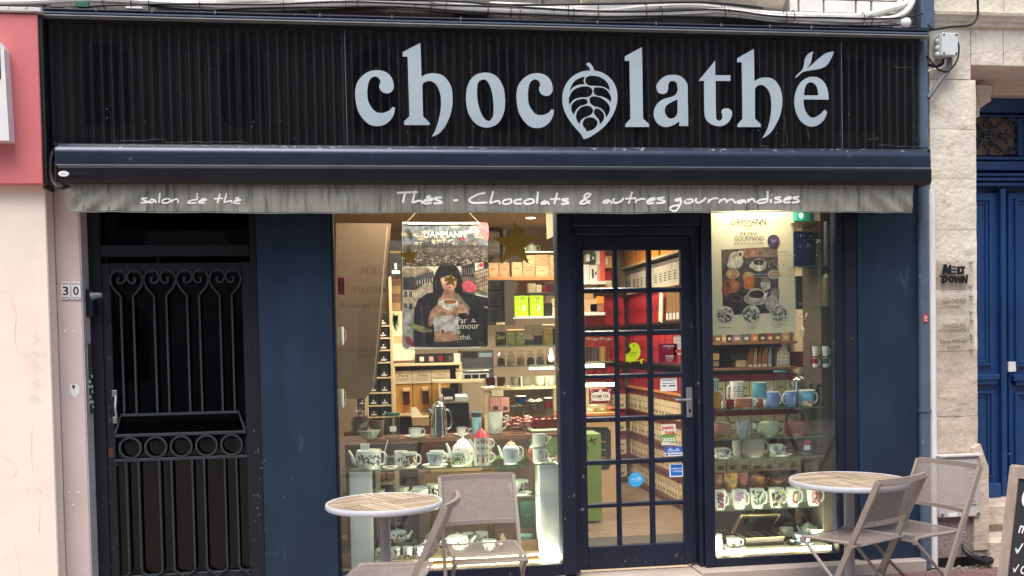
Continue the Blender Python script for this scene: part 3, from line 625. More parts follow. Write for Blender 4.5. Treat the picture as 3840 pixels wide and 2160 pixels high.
# dark hall behind it
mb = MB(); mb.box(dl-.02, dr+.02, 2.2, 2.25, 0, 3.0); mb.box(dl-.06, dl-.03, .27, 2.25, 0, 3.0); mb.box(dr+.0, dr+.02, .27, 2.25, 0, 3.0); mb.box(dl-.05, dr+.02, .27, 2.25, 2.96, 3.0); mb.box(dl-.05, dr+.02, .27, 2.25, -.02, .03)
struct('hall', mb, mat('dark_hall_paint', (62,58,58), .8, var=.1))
mb = MB(); mb.box(XX(884, 1300, .9), XX(925, 1300, .9), .9, .96, ZZ(900, 1560, .9), ZZ(900, 1024, .9), .004); part(idr, 'inner_jamb', mb, mat('hall_jamb', (232,216,202), .8, var=.1))
mb = MB(); a_, b_ = P(761, 1272, .3), P(842, 1330, .3); mb.box(a_.x, b_.x, .3, .306, b_.z, a_.z, .001); part(idr, 'letter_notice', mb, mat('grey_notice', (88,88,92), .7, var=.2, scale=40, stretch=(.2,1,3)))
# intercom on the reveal
ic0, ic1 = P(330, 1290, .08), P(350, 1550, .08)
it = thing('intercom', 'brushed steel intercom panel with small buttons on the door reveal', 'intercom', (XPR+.004, .08, ic1.z))
mb = MB(); mb.box(XPR+.0045, XPR+.014, .03, .125, ic1.z, ic0.z, .002); part(it, 'plate', mb, M['steel'])
for i in range(7):
    for j in range(2):
        mb = MB(); z = ic1.z+.03+.032*i; mb.box(XPR+.014, XPR+.018, .045+j*.04, .07+j*.04, z, z+.018, .001); part(it, 'button', mb, M['white'] if (i+j) % 3 else M['black'])
# house number tiles
for k, (pa, pb, ch, lab) in enumerate(((227, 265, '3', 'glazed number tile with a dark 3, left tile of the house number'), (266, 304, '0', 'glazed number tile with a dark 0, right tile of the house number'))):
    a_, b_ = P(pa, 1057, -.008), P(pb, 1123, -.008)
    t = thing('number_tile', lab, 'tile', ((a_.x+b_.x)/2, 0, b_.z), 'house number tiles')
    mb = MB(); mb.box(a_.x, b_.x, -.009, -.0005, b_.z, a_.z, .002); part(t, 'tile', mb, M['white'])
    w_, h_ = b_.x-a_.x, a_.z-b_.z
    mb = MB(); text(mb, ch, facade(-.0095), a_.x+w_*.2, b_.x-w_*.2, b_.z+h_*.24, a_.z-h_*.26, bold=.02); part(t, 'numeral', mb, mat('dark_blue_glaze', (38,44,66), .3, var=0))
    mb = MB()
    for zz in (b_.z+.012, a_.z-.012): mb.tube([(a_.x+w_*u, -.0095, zz+.004*math.sin(u*14)) for u in [.08+.84*i/14 for i in range(15)]], .0016, 4)
    part(t, 'border_scroll', mb, MATS['dark_blue_glaze'], kind='stuff')
# ================================================================== timber shop front
PLZ = ZZ(3300, 2095, 0)                      # top of the plinth
sf = thing('tea_shop_facade', 'dark blue painted timber shop front with two display windows', 'shop front', (1.2, 0, 0))
pl0, pl1 = XX(977, 1480, 0), XX(1254, 1480, 0)
mb = MB(); mb.box(pl0-.0, pl1, -.0, .2, PLZ+.002, 2.95, .005); part(sf, 'panel', mb, M['navy'], label='wide flat blue panel between the iron door and left window')
xL0, xL1 = XX(1266, 1480, .05), XX(2094, 1480, .05)      # left glass
WB = ZZ(1900, 2119, .05)                                  # bottom of glass
mb = MB(); mb.box(pl1+.001, xL0, .012, .12, PLZ+.003, 2.95, .003); mb.box(xL0+.001, xL1-.001, .0, .12, PLZ+.003, WB, .004); part(sf, 'window_frame', mb, M['navy_dark'])
mb = MB(); mb.box(xL0-.005, xL1+.005, .052, .06, WB-.005, 2.95); part(sf, 'window_pane', mb, M['glass'], label='left display window pane')
DYS = .09
fx0 = XX(2160, 1480, DYS); fx1 = XX(2606, 1480, DYS); xR0 = XX(2667, 1480, .05); xR1 = XX(3136, 1480, .05)
zh0 = ZZ(2380, 884, DYS); zh1 = ZZ(2380, 854, DYS)
mb = MB(); mb.box(xL1, fx0-.03, -.005, .14, PLZ+.004, 2.95, .006); mb.box(fx1+.03, xR0, -.005, .14, PLZ+.004, 2.95, .006)
mb.box(fx0-.029, fx0-.002, .03, .14, PLZ+.004, zh1, .004); mb.box(fx1+.002, fx1+.029, .03, .14, PLZ+.004, zh1, .004); mb.box(fx0-.001, fx1+.001, .031, .14, zh0+.002, zh1, .004); mb.box(fx0-.029, fx1+.029, .0, .14, zh1+.001, 2.95, .006)
part(sf, 'door_frame', mb, M['navy_dark'])
WBR = ZZ(2900, 2077, .05)
mb = MB(); mb.box(xR0+.001, xR1-.001, .0, .12, PLZ+.003, WBR, .004); mb.box(xR1, xR1+.05, .03, .12, PLZ+.003, 2.95, .003); part(sf, 'window_frame', mb, M['navy_dark'])
mb = MB(); mb.box(xR0-.005, xR1+.005, .052, .06, WBR-.005, 2.95); part(sf, 'window_pane', mb, M['glass'], label='right display window pane')
xP0 = XX(3216, 1480, 0); xP1 = XX(3447, 1480, 0)
mb = MB(); mb.add([(xR1+.051, .05, PLZ+.003), (xR1+.051, .05, 2.95), (xP0-.001, -.001, 2.95), (xP0-.001, -.001, PLZ+.003)], [(0,3,2,1)])
mb.box(xR1+.052, xP0-.001, .06, .12, PLZ+.003, 2.95); part(sf, 'window_reveal', mb, M['navy_dark'])
mb = MB(); mb.box(xP0, xP1, -.03, .2, PLZ+.002, 2.95, .005); part(sf, 'panel', mb, M['navy'], label='wide flat blue panel right of the right window')
mb = MB(); mb.box(pl1+.001, xP0-.001, .065, .125, 2.7, 2.95); part(sf, 'lintel', mb, M['navy_dark'])
# plinth: slabs of beige stone
js = [pl1-.25, XX(2135, 2130, -.1), XX(2630, 2115, -.1), XX(3474, 2095, -.1)]
for i, nm in ((0, 'plinth_slab'), (2, 'plinth_slab')):
    mb = MB(); mb.box(js[i]+.001, js[i+1]-.001, -.11, .19, GZ-.02, PLZ, .006); part(sf, nm, mb, M['plinth'])
mb = MB(); mb.box(js[1], js[2], -.16, .19, GZ-.02, PLZ-.015, .006); ds = part(sf, 'doorstep', mb, M['plinth'])
mb = MB()
for i in range(46):                                       # tread plate on the step
    for j in range(4):
        x = js[1]+.012+(js[2]-js[1]-.03)*i/45; y = -.165+j*.0; z = PLZ-.02-.026*j
        mb.add([(x-.008, -.1625, z-.011), (x-.005, -.1625, z-.014), (x+.008, -.1625, z-.001), (x+.005, -.1625, z+.002)] if (i+j) % 2 else [(x-.005, -.1625, z+.002), (x-.008, -.1625, z-.001), (x+.005, -.1625, z-.014), (x+.008, -.1625, z-.011)], [(0,1,2,3)])
part(ds, 'tread_pattern', mb, M['soffit'], kind='stuff')
door = part(sf, 'door', (lambda b: b)(MB().box(fx0, fx1, DYS+.03, DYS+.031, PLZ+.006, PLZ+.007)), M['navy_dark'])
colx = [XX(p, 1480, DYS) for p in (2197.5, 2307.5, 2327, 2432, 2454, 2560)]
rowz = [(ZZ(2378, a, DYS), ZZ(2378, b, DYS)) for a, b in ((938.0,1077),(1098,1237),(1258.5,1399.7),(1419,1559),(1580.5,1719.5),(1741,1882),(1901,2043))]
mb = MB(); zt_, zb2 = rowz[0][0], rowz[-1][1]
mb.box(fx0+.003, colx[0], DYS, DYS+.045, PLZ+.01, zh0, .004); mb.box(colx[-1], fx1-.003, DYS, DYS+.045, PLZ+.01, zh0, .004)
mb.box(colx[0]+.0005, colx[-1]-.0005, DYS+.001, DYS+.045, zt_, zh0, .004); mb.box(colx[0]+.0005, colx[-1]-.0005, DYS+.001, DYS+.045, PLZ+.01, zb2, .004); part(door, 'stile_frame', mb, M['navy_dark'])
def glaz(mb, x0, x1, z0, z1, vert):
    w_ = .008
    if vert: mb.add([(x0, DYS+.02, z0), (x0+w_, DYS+.004, z0), (x1-w_, DYS+.004, z0), (x1, DYS+.02, z0), (x0, DYS+.02, z1), (x0+w_, DYS+.004, z1), (x1-w_, DYS+.004, z1), (x1, DYS+.02, z1)], [(0,1,5,4),(1,2,6,5),(2,3,7,6),(0,4,7,3)])
    else: mb.add([(x0, DYS+.02, z0), (x0, DYS+.004, z0+w_), (x0, DYS+.004, z1-w_), (x0, DYS+.02, z1), (x1, DYS+.02, z0), (x1, DYS+.004, z0+w_), (x1, DYS+.004, z1-w_), (x1, DYS+.02, z1)], [(0,4,5,1),(1,5,6,2),(2,6,7,3),(0,3,7,4)])
for i in (1, 3):
    mb = MB(); glaz(mb, colx[i], colx[i+1], zb2, zt_, True); part(door, 'glazing_bar', mb, M['navy_dark'])
for r in range(6):
    for c0 in (0, 2, 4):
        mb = MB(); glaz(mb, colx[c0]-.004, colx[c0+1]+.004, rowz[r+1][0], rowz[r][1], False); part(door, 'glazing_bar', mb, M['navy_dark'])
for r in range(7):
    for c0 in (0, 2, 4):
        mb = MB(); mb.box(colx[c0]-.004, colx[c0+1]+.004, DYS+.021, DYS+.026, rowz[r][1]-.004, rowz[r][0]+.004); part(door, 'pane', mb, M['glass'])
c0, c1 = P(2573, 1453, DYS), P(2597, 1565, DYS)
mb = MB(); mb.box(c0.x, c1.x, DYS-.008, DYS-.0005, c1.z, c0.z, .003); part(door, 'handle_plate', mb, M['steel'])
zl = ZZ(2585, 1497, DYS); mb = MB(); mb.tube([((c0.x+c1.x)/2, DYS-.008, zl), ((c0.x+c1.x)/2, DYS-.045, zl), ((c0.x+c1.x)/2-.02, DYS-.052, zl), ((c0.x+c1.x)/2-.115, DYS-.05, zl+.002)], .008, 8); part(door, 'handle', mb, M['steel'], sm=True)
mb = MB(); zk = ZZ(2585, 1540, DYS); mb.lathe([(0,0),(.008,0),(.008,.003),(0,.003)], (0,0,0), 12, sy=1.5); mb.v = [((c0.x+c1.x)/2+v[0], DYS-.008-v[2], zk+v[1]) for v in mb.v]; part(door, 'keyhole', mb, M['black'])
# paint chips on the shop front and iron door
mb = MB()
for (n_, xa, xb, ya, yb, Y) in ((12, 2190, 2590, 2075, 2112, DYS-.0006), (26, 965, 1000, 1500, 2140, -.0006), (34, 405, 440, 1450, 2140, DY+.0174), (14, 950, 975, 1500, 2140, DY-.0006), (4, 1020, 1240, 1500, 2100, -.0006), (6, 2110, 2150, 1700, 2100, -.0056)):
    for i in range(n_):
        c = P(random.uniform(xa, xb), random.uniform(ya, yb), Y); r = random.uniform(.0008, .0036)
        k = random.randint(4, 6); mb.add([(c.x+r*random.uniform(.5,1.6)*math.cos(2*math.pi*t/k), c.y, c.z+r*random.uniform(.5,1.4)*math.sin(2*math.pi*t/k)) for t in range(k)], [tuple(range(k))])
part(sf, 'paint_chips', mb, mat('bare_primer', (168,166,162), .8, var=0), kind='stuff')
# ================================================================== down pipes
def pipe(name, label, cat, x, y, z0, z1, r, m, brackets=()):
    t = thing(name, label, cat, (x, y, z0)); mb = MB(); mb.tube([(x, y, z0), (x, y, z1)], r, 20); part(t, 'pipe', mb, m, sm=True)
    for z in brackets: mb = MB(); mb.lathe([(r, 0), (r+.006, .002), (r+.006, .018), (r, .02)], (x, y, z), 20); part(t, 'collar', mb, m, sm=True)
    return t
dp = pipe('down_pipe', 'blue grey rain pipe running past the right end of the fascia', 'pipe', XX(3463, 1000, -.045), -.045, GZ, 6, .038, M['steelblue'], (1.1, 2.9))
mb = MB(); x = XX(3466, 60, -.06); z0 = ZZ(3460, 112, -.1); mb.box(x-.047, x+.05, -.11, -.0, z0+.0, 7, .012); part(dp, 'rain_head', mb, M['steelblue'])
pipe('down_pipe', 'white plastic pipe squeezed between the blue pipe and stone pier', 'pipe', XX(3497, 1600, -.035), -.035, GZ, 2.62, .028, M['white'])
c = P(3471, 1192, -.085); mb = MB(); mb.box(c.x-.017, c.x+.02, -.0855, -.0835, c.z-.03, c.z+.027); st = thing('sticker', 'small torn red sticker on the blue grey pipe', 'sticker', (c.x, -.085, c.z-.03)); part(st, 'paper', mb, mat('red_sticker', (188,40,56), .6, var=.1))
for i in range(4): mb = MB(); mb.box(c.x-.011, c.x+.013-.004*(i % 2), -.0862, -.0857, c.z-.02+.01*i, c.z-.016+.01*i); part(st, 'text_line', mb, M['white'])
# ================================================================== stone house on the right
SX0 = XX(3494, 1400, 0)-.012; SX1 = XX(3666, 1400, -.02)
sh = thing('stone_house', 'pale weathered limestone house front with a royal blue double door', 'building', (SX1, 0, 0))
ys = [298, 484, 671, 862, 1086, 1316, 1562, 1716]
lintz = ZZ(3700, 244, -.02)
zz = [ZZ(3580, y, -.02) for y in ys]
for i in range(len(ys)-1):
    mb = MB(); rough_stone(mb, SX0, SX1, -.02, .5, zz[i+1]+.001, zz[i]-.001, .004, 14, seed=i*3.1); part(sh, 'stone', mb, M['stone'] if i < 5 else M['stone2'], sm=True)
# courses above the door
zc1 = ZZ(3650, 105, -.02); zc0 = ZZ(3650, 45, -.06)
mb = MB(); rough_stone(mb, SX0, XX(3640, 200, -.02), -.02, .5, zz[0]+.003, zc1, .004, 12, seed=31); part(sh, 'stone', mb, M['stone'], sm=True)
xj = XX(3763, 250, -.02)
for k, (xa, xb) in enumerate(((XX(3640, 200, -.02)+.003, xj-.002), (xj+.002, 8.0))):
    mb = MB(); rough_stone(mb, xa, xb, -.021, .5, lintz, zc1, .004, 12, seed=41+k*7); part(sh, 'lintel_stone', mb, M['stone'], sm=True)
mb = MB(); prof = [(-.02, zc1), (-.045, zc1+.008), (-.05, zc1+.03), (-.065, zc1+.036), (-.075, zc1+.06), (-.09, zc1+.066), (-.095, zc0-.01), (-.07, zc0), (.2, zc0+.01), (.2, zc1)]
extrude_x(mb, prof, SX0, 8.0); part(sh, 'moulding', mb, M['stone'], sm=True)
for k in range(4):
    xa = SX0+k*.55; mb = MB(); rough_stone(mb, xa+.003, xa+.547, -.03, .5, zc0+.012, zc0+.5, .004, 12, seed=55+k); part(sh, 'stone', mb, M['stone'], sm=True)
mb = MB(); mb.box(SX0, 8.0, .0, .5, zc0+.51, 7.5); part(sh, 'upper_wall', mb, M['stone'])
# guard stone and rough render at the foot
zg = [ZZ(3680, y, -.05) for y in (1690, 1760, 1900, 2020)]
gx = XX(3703, 1900, -.05)
mb = MB(); pts = [(SX1-.06, zg[2]-.3), (gx, zg[2]-.3), (gx, zg[1]+.02), (gx-.02, zg[1]+.07), (SX1-.012, zg[0]+.05), (SX1-.06, zg[0]+.02)]; mb.poly(pts, (), lambda u, v, t: (u, .3-t, v), .365); part(sh, 'guard_stone', mb, M['stone2'])
zt2_ = zz[-1]-.003
mb = MB(); rough_stone(mb, SX0, SX1-.0605, -.04, .5, GZ+.06, zt2_, .006, 14, seed=77); part(sh, 'roughcast_foot', mb, M['roughcast'], sm=True)
mb = MB(); rough_stone(mb, SX1-.06, gx-.01, -.055, .5, GZ+.06, zg[2]-.302, .006, 14, seed=78); part(sh, 'roughcast_foot', mb, M['roughcast'], sm=True)
# door recess
RY = .5
mb = MB(); mb.box(SX1-.02, 8.0, -.012, RY+.2, lintz-.005, lintz+.02); part(sh, 'soffit', mb, M['soffit'])
tb = crop(3540,200,.3452)
zti = ZZ(*tb(600, 460), RY-.05)
mb = MB(); mb.box(XX(*tb(528, 400), RY-.08), 8.0, RY-.08, RY+.2, zti, lintz-.002, .006); part(sh, 'transom_stone', mb, M['soffit'])
br = [tb(*p) for p in ((345,345),(526,345),(527,432),(505,475),(516,515),(450,556),(400,590),(383,630),(390,680),(345,705))]
mb = MB(); mb.poly([(P(x, y, RY-.2).x, P(x, y, RY-.2).z) for x, y in br][::-1], (), lambda u, v, t: (u, RY+.0-t, v), .2); part(sh, 'corbel', mb, M['stone'])
# double door
bd2 = part(sh, 'double_door', MB().box(SX1-.15, 8.0, RY+.06, RY+.1, ZZ(3720, 1872, RY), lintz), M['blue'])
J_ = crop(2560,1440,.4969); q8 = crop(3400,700,.552)
def bx(x0, y0, x1, y1, Y, d, name, m=M['blue'], b=.006):
    a_, b_ = P(x0, y0, Y), P(x1, y1, Y); mb = MB(); mb.box(a_.x, b_.x, Y, Y+d, b_.z, a_.z, b); return part(bd2, name, mb, m)
bx(3560, 602, 4000, 640, RY-.02, .09, 'head_rail'); bx(3560, 648, 4000, 662, RY-.04, .1, 'moulding'); bx(3560, 665, 4000, 678, RY-.055, .11, 'moulding'); bx(3560, 682, 4000, 698, RY-.035, .1, 'moulding')
bx(3560, 722, 3753, 1872, RY+.02, .05, 'left_leaf'); bx(3781, 722, 4000, 1872, RY+.02, .05, 'right_leaf'); bx(3753, 705, 3780, 1872, RY-.02, .07, 'astragal')
def frame(x0, y0, x1, y1, Y, wpx, d=.03):
    A_, B_ = P(x0, y0, Y), P(x1, y1, Y); w_ = wpx/ppm(x0, y0, Y)
    for s_, dd in ((0, .022), (w_*.45, .012)):
        mb = MB(); X0, X1, Z0, Z1 = A_.x+s_, B_.x-s_, B_.z+s_, A_.z-s_; t = w_*.42
        mb.box(X0, X0+t, Y-dd+.02, Y+.02, Z0, Z1, .004); mb.box(X1-t, X1, Y-dd+.02, Y+.02, Z0, Z1, .004); mb.box(X0+t, X1-t, Y-dd+.02, Y+.02, Z1-t, Z1, .004); mb.box(X0+t, X1-t, Y-dd+.02, Y+.02, Z0, Z0+t, .004)
        part(bd2, 'panel_moulding', mb, M['blue'])
frame(3560, 742, 3722, 1372, RY, 26); frame(3808, 742, 4000, 1372, RY, 26)
bx(3560, 1408, 3752, 1424, RY-.03, .08, 'mid_rail'); bx(3560, 1424, 3744, 1442, RY-.015, .07, 'mid_rail'); bx(3804, 1405, 4000, 1424, RY-.03, .08, 'mid_rail'); bx(3810, 1424, 4000, 1440, RY-.015, .07, 'mid_rail')
frame(3560, 1471, 3728, 1790, RY, 26); frame(3808, 1471, 4000, 1790, RY, 26)
bx(3560, 1820, 3756, 1871, RY-.05, .1, 'kick_block'); bx(3790, 1820, 4000, 1871, RY-.05, .1, 'kick_block')
bx(3782, 1357, 3811, 1394, RY+.005, .014, 'name_plate', M['white'], .002)
c = P(3787, 1712, RY); mb = MB(); mb.tube([(c.x-.02, RY+.01, c.z+.02), (c.x, RY-.01, c.z+.02), (c.x+.012, RY-.01, c.z), (c.x, RY-.01, c.z-.03)], .006, 6); part(bd2, 'latch', mb, M['blue'])
mb = MB(); rough_stone(mb, 5.1, 8.0, -.02, RY+.1, GZ, lintz-.006, .004, 12, seed=91); part(sh, 'far_pier', mb, M['stone'], sm=True)
# iron rosette of the fanlight
mb = MB(); a_, b_ = P(*tb(300, 690), RY+.05), P(*tb(805, 1108), RY+.05); mb.box(a_.x, b_.x, RY+.045, RY+.055, b_.z, a_.z); part(bd2, 'fanlight_panel', mb, mat('brown_fanlight_board', (150,124,104), .8, var=.12))
bx(3560, 428, 4000, 440, RY-.01, .06, 'fanlight_frame'); bx(3820, 441, 3836, 584, RY-.01, .06, 'fanlight_frame'); bx(3560, 585, 4000, 600, RY-.03, .08, 'fanlight_frame')
bx(3560, 360, 4000, 427, RY+.02, .05, 'fanlight_head')
def tbp(x, y): return P(*tb(x, y), RY+.015)
iron2 = mat('dark_blue_grey_iron', (62,66,80), .5, var=.2, scale=20)
def irn(pts, r=.008, name='rosette_bar'): mb = MB(); mb.tube([tbp(*p) for p in pts], 0, sq=(r, r*.8)); part(bd2, name, mb, iron2)
irn([(360,760),(480,890),(640,1060)], .011); irn([(355,1030),(480,890),(660,740)], .011)
for (cx, cy, sx, sy) in ((485,790,48,48),(490,990,48,45),(395,890,45,50),(590,900,50,55)):
    irn(smooth([(cx+sx*math.cos(t), cy+sy*math.sin(t)) for t in [i*math.pi/6 for i in range(12)]], 2)+[(cx+sx, cy)], .008, 'rosette_loop')
for (cx, cy, sg_) in ((742,755,1),(742,1040,-1)):
    irn([(660, 740 if sg_ > 0 else 1085)]+[(cx+(55-30*t/20)*math.cos(a2), cy+sg_*(55-30*t/20)*math.sin(a2)) for t, a2 in [(t, -2.6+t*.42) for t in range(21)]], .008, 'rosette_scroll')
irn([(600,900),(700,900),(795,903)], .010); irn([(690,825),(672,860),(680,890),(700,898)], .008); irn([(690,985),(672,945),(680,912),(700,904)], .008)
irn([(490,690),(490,760)], .008); irn([(488,1040),(490,1105)], .008)
# steps
za_ = ZZ(3720, 1872, RY-.1)
mb = MB(); mb.box(SX1-.0, 8.0, .16, .6, ZZ(3740, 1960, .16)-.02, za_, .01); part(sh, 'threshold_step', mb, M['stone2'])
mb = MB(); mb.box(gx-.02, 8.0, .2, .58, GZ-.02, ZZ(3740, 1960, .16)-.021, .004); part(sh, 'step_riser', mb, M['stone2'])
zs2 = ZZ(3720, 2000, .16); mb = MB(); mb.box(gx-.01, 8.0, -.1, .198, GZ-.02, ZZ(3720, 2030, -.1), .012); part(sh, 'lower_step', mb, M['stone2'])
# broken foot of the wall: rubble and the dark hole
mb = MB()
for i in range(70):
    c = PZ(random.uniform(3500, 3730), random.uniform(2105, 2150), GZ); r = random.uniform(.004, .014)
    mb.lathe([(0,-r*.5),(r*.8,-r*.3),(r,0),(r*.6,r*.5),(0,r*.6)], (c.x, min(c.y, -.06)-random.uniform(0,.05), GZ+r*.3), 6, sx=random.uniform(.7,1.3), sy=random.uniform(.7,1.2))
single('rubble', 'crumbled mortar bits at the foot of the stone pier', 'rubble', mb, M['roughcast'], kind='stuff')
mb = MB(); mb.box(SX0+.03, gx-.02, -.03, .3, GZ-.01, GZ+.075); part(sh, 'broken_base', mb, M['black'])
def plate(label, x0, y0, x1, y1, lines, big=False):
    Y = -.04; a_, b_ = P(x0, y0, Y), P(x1, y1, Y)
    t = thing('name_plate', label, 'plaque', ((a_.x+b_.x)/2, Y, b_.z), 'clear name plates on the stone pier')
    mb = MB(); mb.box(a_.x, b_.x, Y, Y+.005, b_.z, a_.z, .001); part(t, 'acrylic_sheet', mb, clear('plate_acrylic', (250,248,246), .5, .05, .02))
    for sx in (a_.x+.012, b_.x-.014):
        for szz in (a_.z-.014, b_.z+.014):
            mb = MB(); mb.lathe([(0,-.03),(.0065,-.03),(.0065,.004),(.004,.007),(0,.007)], (0,0,0), 10); mb.v = [(sx+v[0], Y-v[2], szz+v[1]) for v in mb.v]; part(t, 'screw', mb, M['steel'], sm=True)
    for (s_, xa, ya, xb, yb, bold) in lines:
        A2, B2 = P(xa, ya, Y-.0), P(xb, yb, Y-.0); mb = MB(); text(mb, s_, facade(Y-(.006 if big else .001)), A2.x, B2.x, B2.z, A2.z, bold=bold); part(t, 'lettering', mb, M['black'] if big else mat('dark_engraving', (52,48,46), .6, var=0))
    return t
mlt = plate('clear plate with thick black letters reading MELT DOWN', 3496, 978, 3652, 1082, [], True)
mq = crop(3400,700,.552)
def slab_letters(polys):
    for o, hs in polys:
        mb = MB(); mb.poly([(P(*mq(x, y), -.046).x, P(*mq(x, y), -.046).z) for x, y in o], [[(P(*mq(x, y), -.046).x, P(*mq(x, y), -.046).z) for x, y in h] for h in hs], facade(-.046), .004); part(mlt, 'letter', mb, M['black'])
slab_letters([
 ([(238,598),(250,527),(272,527),(276,558),(290,530),(303,531),(301,597),(278,597),(280,575),(272,590),(264,590),(262,570),(258,598)], []),
 ([(308,540),(338,542),(337,553),(308,551)], []), ([(305,562),(335,563),(334,574),(304,573)], []), ([(303,584),(332,585),(331,597),(302,596)], []),
 ([(342,543),(362,543),(360,580),(372,580),(371,597),(340,597)], []),
 ([(360,541),(396,541),(396,556),(386,557),(388,596),(372,596),(372,557),(360,556)], []),
 ([(223,602),(270,603),(278,618),(272,645),(250,660),(236,659),(238,618),(226,616)], [[(252,620),(262,622),(258,640),(250,645)]]),
 ([(290,607),(310,606),(322,622),(318,645),(302,655),(284,645),(280,625)], [[(297,622),(305,622),(306,636),(297,640)]]),
 ([(318,604),(334,604),(337,630),(346,606),(357,606),(360,630),(366,604),(378,604),(370,655),(354,655),(350,632),(340,655),(328,655)], []),
 ([(378,604),(392,604),(402,634),(402,598),(416,596),(414,610),(410,660),(396,658),(388,632),(386,656),(373,656)], []),
])
plate('clear plate engraved Valérie CHEVRIER AVOCATE below the black lettered plate', 3499, 1105, 3652, 1178, [('Valérie CHEVRIER', 3530, 1122, 3623, 1138, .0), ('AVOCATE', 3557, 1146, 3597, 1157, .0)])
plate('clear plate engraved Hélène LE BLANC with AVOCATE-MEDIATRICE', 3499, 1196, 3653, 1263, [('Hélène LE BLANC', 3536, 1213, 3620, 1228, .0), ('AVOCATE-MEDIATRICE', 3520, 1234, 3634, 1246, .0)])
plate('clear plate engraved Djamila MOKHEFI AVOCATE, lowest on the pier', 3499, 1264, 3654, 1319, [('Djamila MOKHEFI', 3526, 1275, 3627, 1291, .0), ('AVOCATE', 3553, 1297, 3600, 1309, .0)])
cb = crop(3400,0,.483)
a_, b_ = P(*cb(275, 255), -.13), P(*cb(398, 430), -.13)
jb = thing('junction_box', 'pale grey electrical junction box on the stone above the pier', 'junction box', ((a_.x+b_.x)/2, -.05, b_.z))
mb = MB(); mb.box(a_.x, b_.x, -.115, -.03, b_.z, a_.z, .008); part(jb, 'box', mb, mat('pale_grey_plastic', (206,212,210), .5, var=.03))
mb = MB(); mb.box(a_.x-.002, b_.x+.002, -.132, -.116, b_.z-.002, a_.z+.002, .005); part(jb, 'lid', mb, MATS['pale_grey_plastic'])
for sx in (a_.x+.012, b_.x-.012):
    for sz in (a_.z-.012, b_.z+.012):
        mb = MB(); mb.lathe([(0,0),(.007,0),(.007,.002),(0,.002)], (0,0,0), 10); mb.v = [(sx+v[0], -.1322-v[2], sz+v[1]) for v in mb.v]; part(jb, 'screw', mb, M['black'])
for k in range(3):
    z = a_.z-.04-.045*k; mb = MB(); mb.tube([(a_.x, -.075, z), (a_.x-.012, -.075, z), (a_.x-.018, -.075, z)], .018, 12, rad=[.02,.018,.01]); part(jb, 'grommet', mb, MATS['pale_grey_plastic'], sm=True)
def cbl(label, pts, r, m, Y=-.06, cat='cable', group=None):
    mb = MB(); P3 = [P(*cb(x, y), Y) for x, y in smooth(pts, 5, False)]; mb.tube(P3, r, 8); return single('cable', label, cat, mb, m, group, True)
cbl('thick grey cable dropping from the junction box towards the pipe', [(335,440),(335,480),(325,540),(270,610),(215,690),(165,760)], .017, M['greycable'], -.07)
cbl('thin black cable looping from the right side of the junction box', [(400,330),(405,380),(395,460),(350,530),(310,555),(250,540),(190,480),(160,430)], .006, M['cable'], -.085)
cbl('black cable curling from under the junction box to the left', [(290,450),(280,490),(240,515),(190,510),(150,480)], .010, M['cable'], -.05)
cbl('pale thin cable curving below the junction box', [(300,460),(295,500),(260,530),(200,540),(155,555)], .006, M['conduit'], -.065)
cbl('thin black cable looped around the stone moulding at top right', [(548,-60),(552,30),(553,110),(535,160),(490,195),(400,205),(330,210),(260,222),(200,228),(160,190)], .008, M['cable'], -.105)
uq = crop(3380,1680,.3312)
a_, b_ = P(*uq(412, 105), -.07), P(*uq(880, 775), -.07)
ub = thing('meter_cover', 'weathered grey meter cover plate on the pier behind the chair', 'meter cover', ((a_.x+b_.x)/2, -.05, b_.z))
gm = mat('weathered_grey_plastic', (186,184,180), .7, var=.14, scale=10, dirt=(140,134,126), dirt_amt=.05)
mb = MB(); mb.box(a_.x+.004, b_.x-.004, -.085, -.03, b_.z+.004, a_.z, .006); part(ub, 'casing', mb, gm)
mb = MB(); mb.box(a_.x-.006, b_.x+.003, -.105, -.04, a_.z+.001, a_.z+.016, .002); part(ub, 'top_ledge', mb, M['offwhite'])
mb = MB(); zf = b_.z+.09; mb.box(a_.x+.02, b_.x-.028, -.093, -.086, zf, a_.z-.02, .003); part(ub, 'door', mb, gm)
for k in range(9):
    mb = MB(); x = b_.x-.045-.0; z = zf+.02+k*(a_.z-.05-zf)/9; mb.box(x-.06, x, -.0955, -.0935, z, z+.006); part(ub, 'louvre', mb, M['greycable'])
for sx in (a_.x+.02, b_.x-.016):
    mb = MB(); mb.lathe([(.006,0),(.013,0),(.013,.006),(.006,.006)], (0,0,0), 14); mb.v = [(sx+v[0], -.0855-v[2], b_.z+.022+v[1]) for v in mb.v]; part(ub, 'bolt', mb, M['greycable'], sm=True)
mb = MB(); mb.box(a_.x+.062, a_.x+.13, -.092, -.0855, b_.z+.01, b_.z+.035, .001); part(ub, 'label_plate', mb, M['white'])
P3 = [P(*uq(x, y), Y) for x, y, Y in ((690,1085,-.05),(710,1150,-.08),(770,1210,-.11),(850,1262,-.13),(930,1290,-.13),(1010,1270,-.1))]
mb = MB(); mb.tube(P3, .02, 12, rad=[.006,.016,.022,.026,.027,.026]); single('pipe_stub', 'bent black plastic duct end sticking out at the pier foot', 'duct', mb, M['black'], None, True)
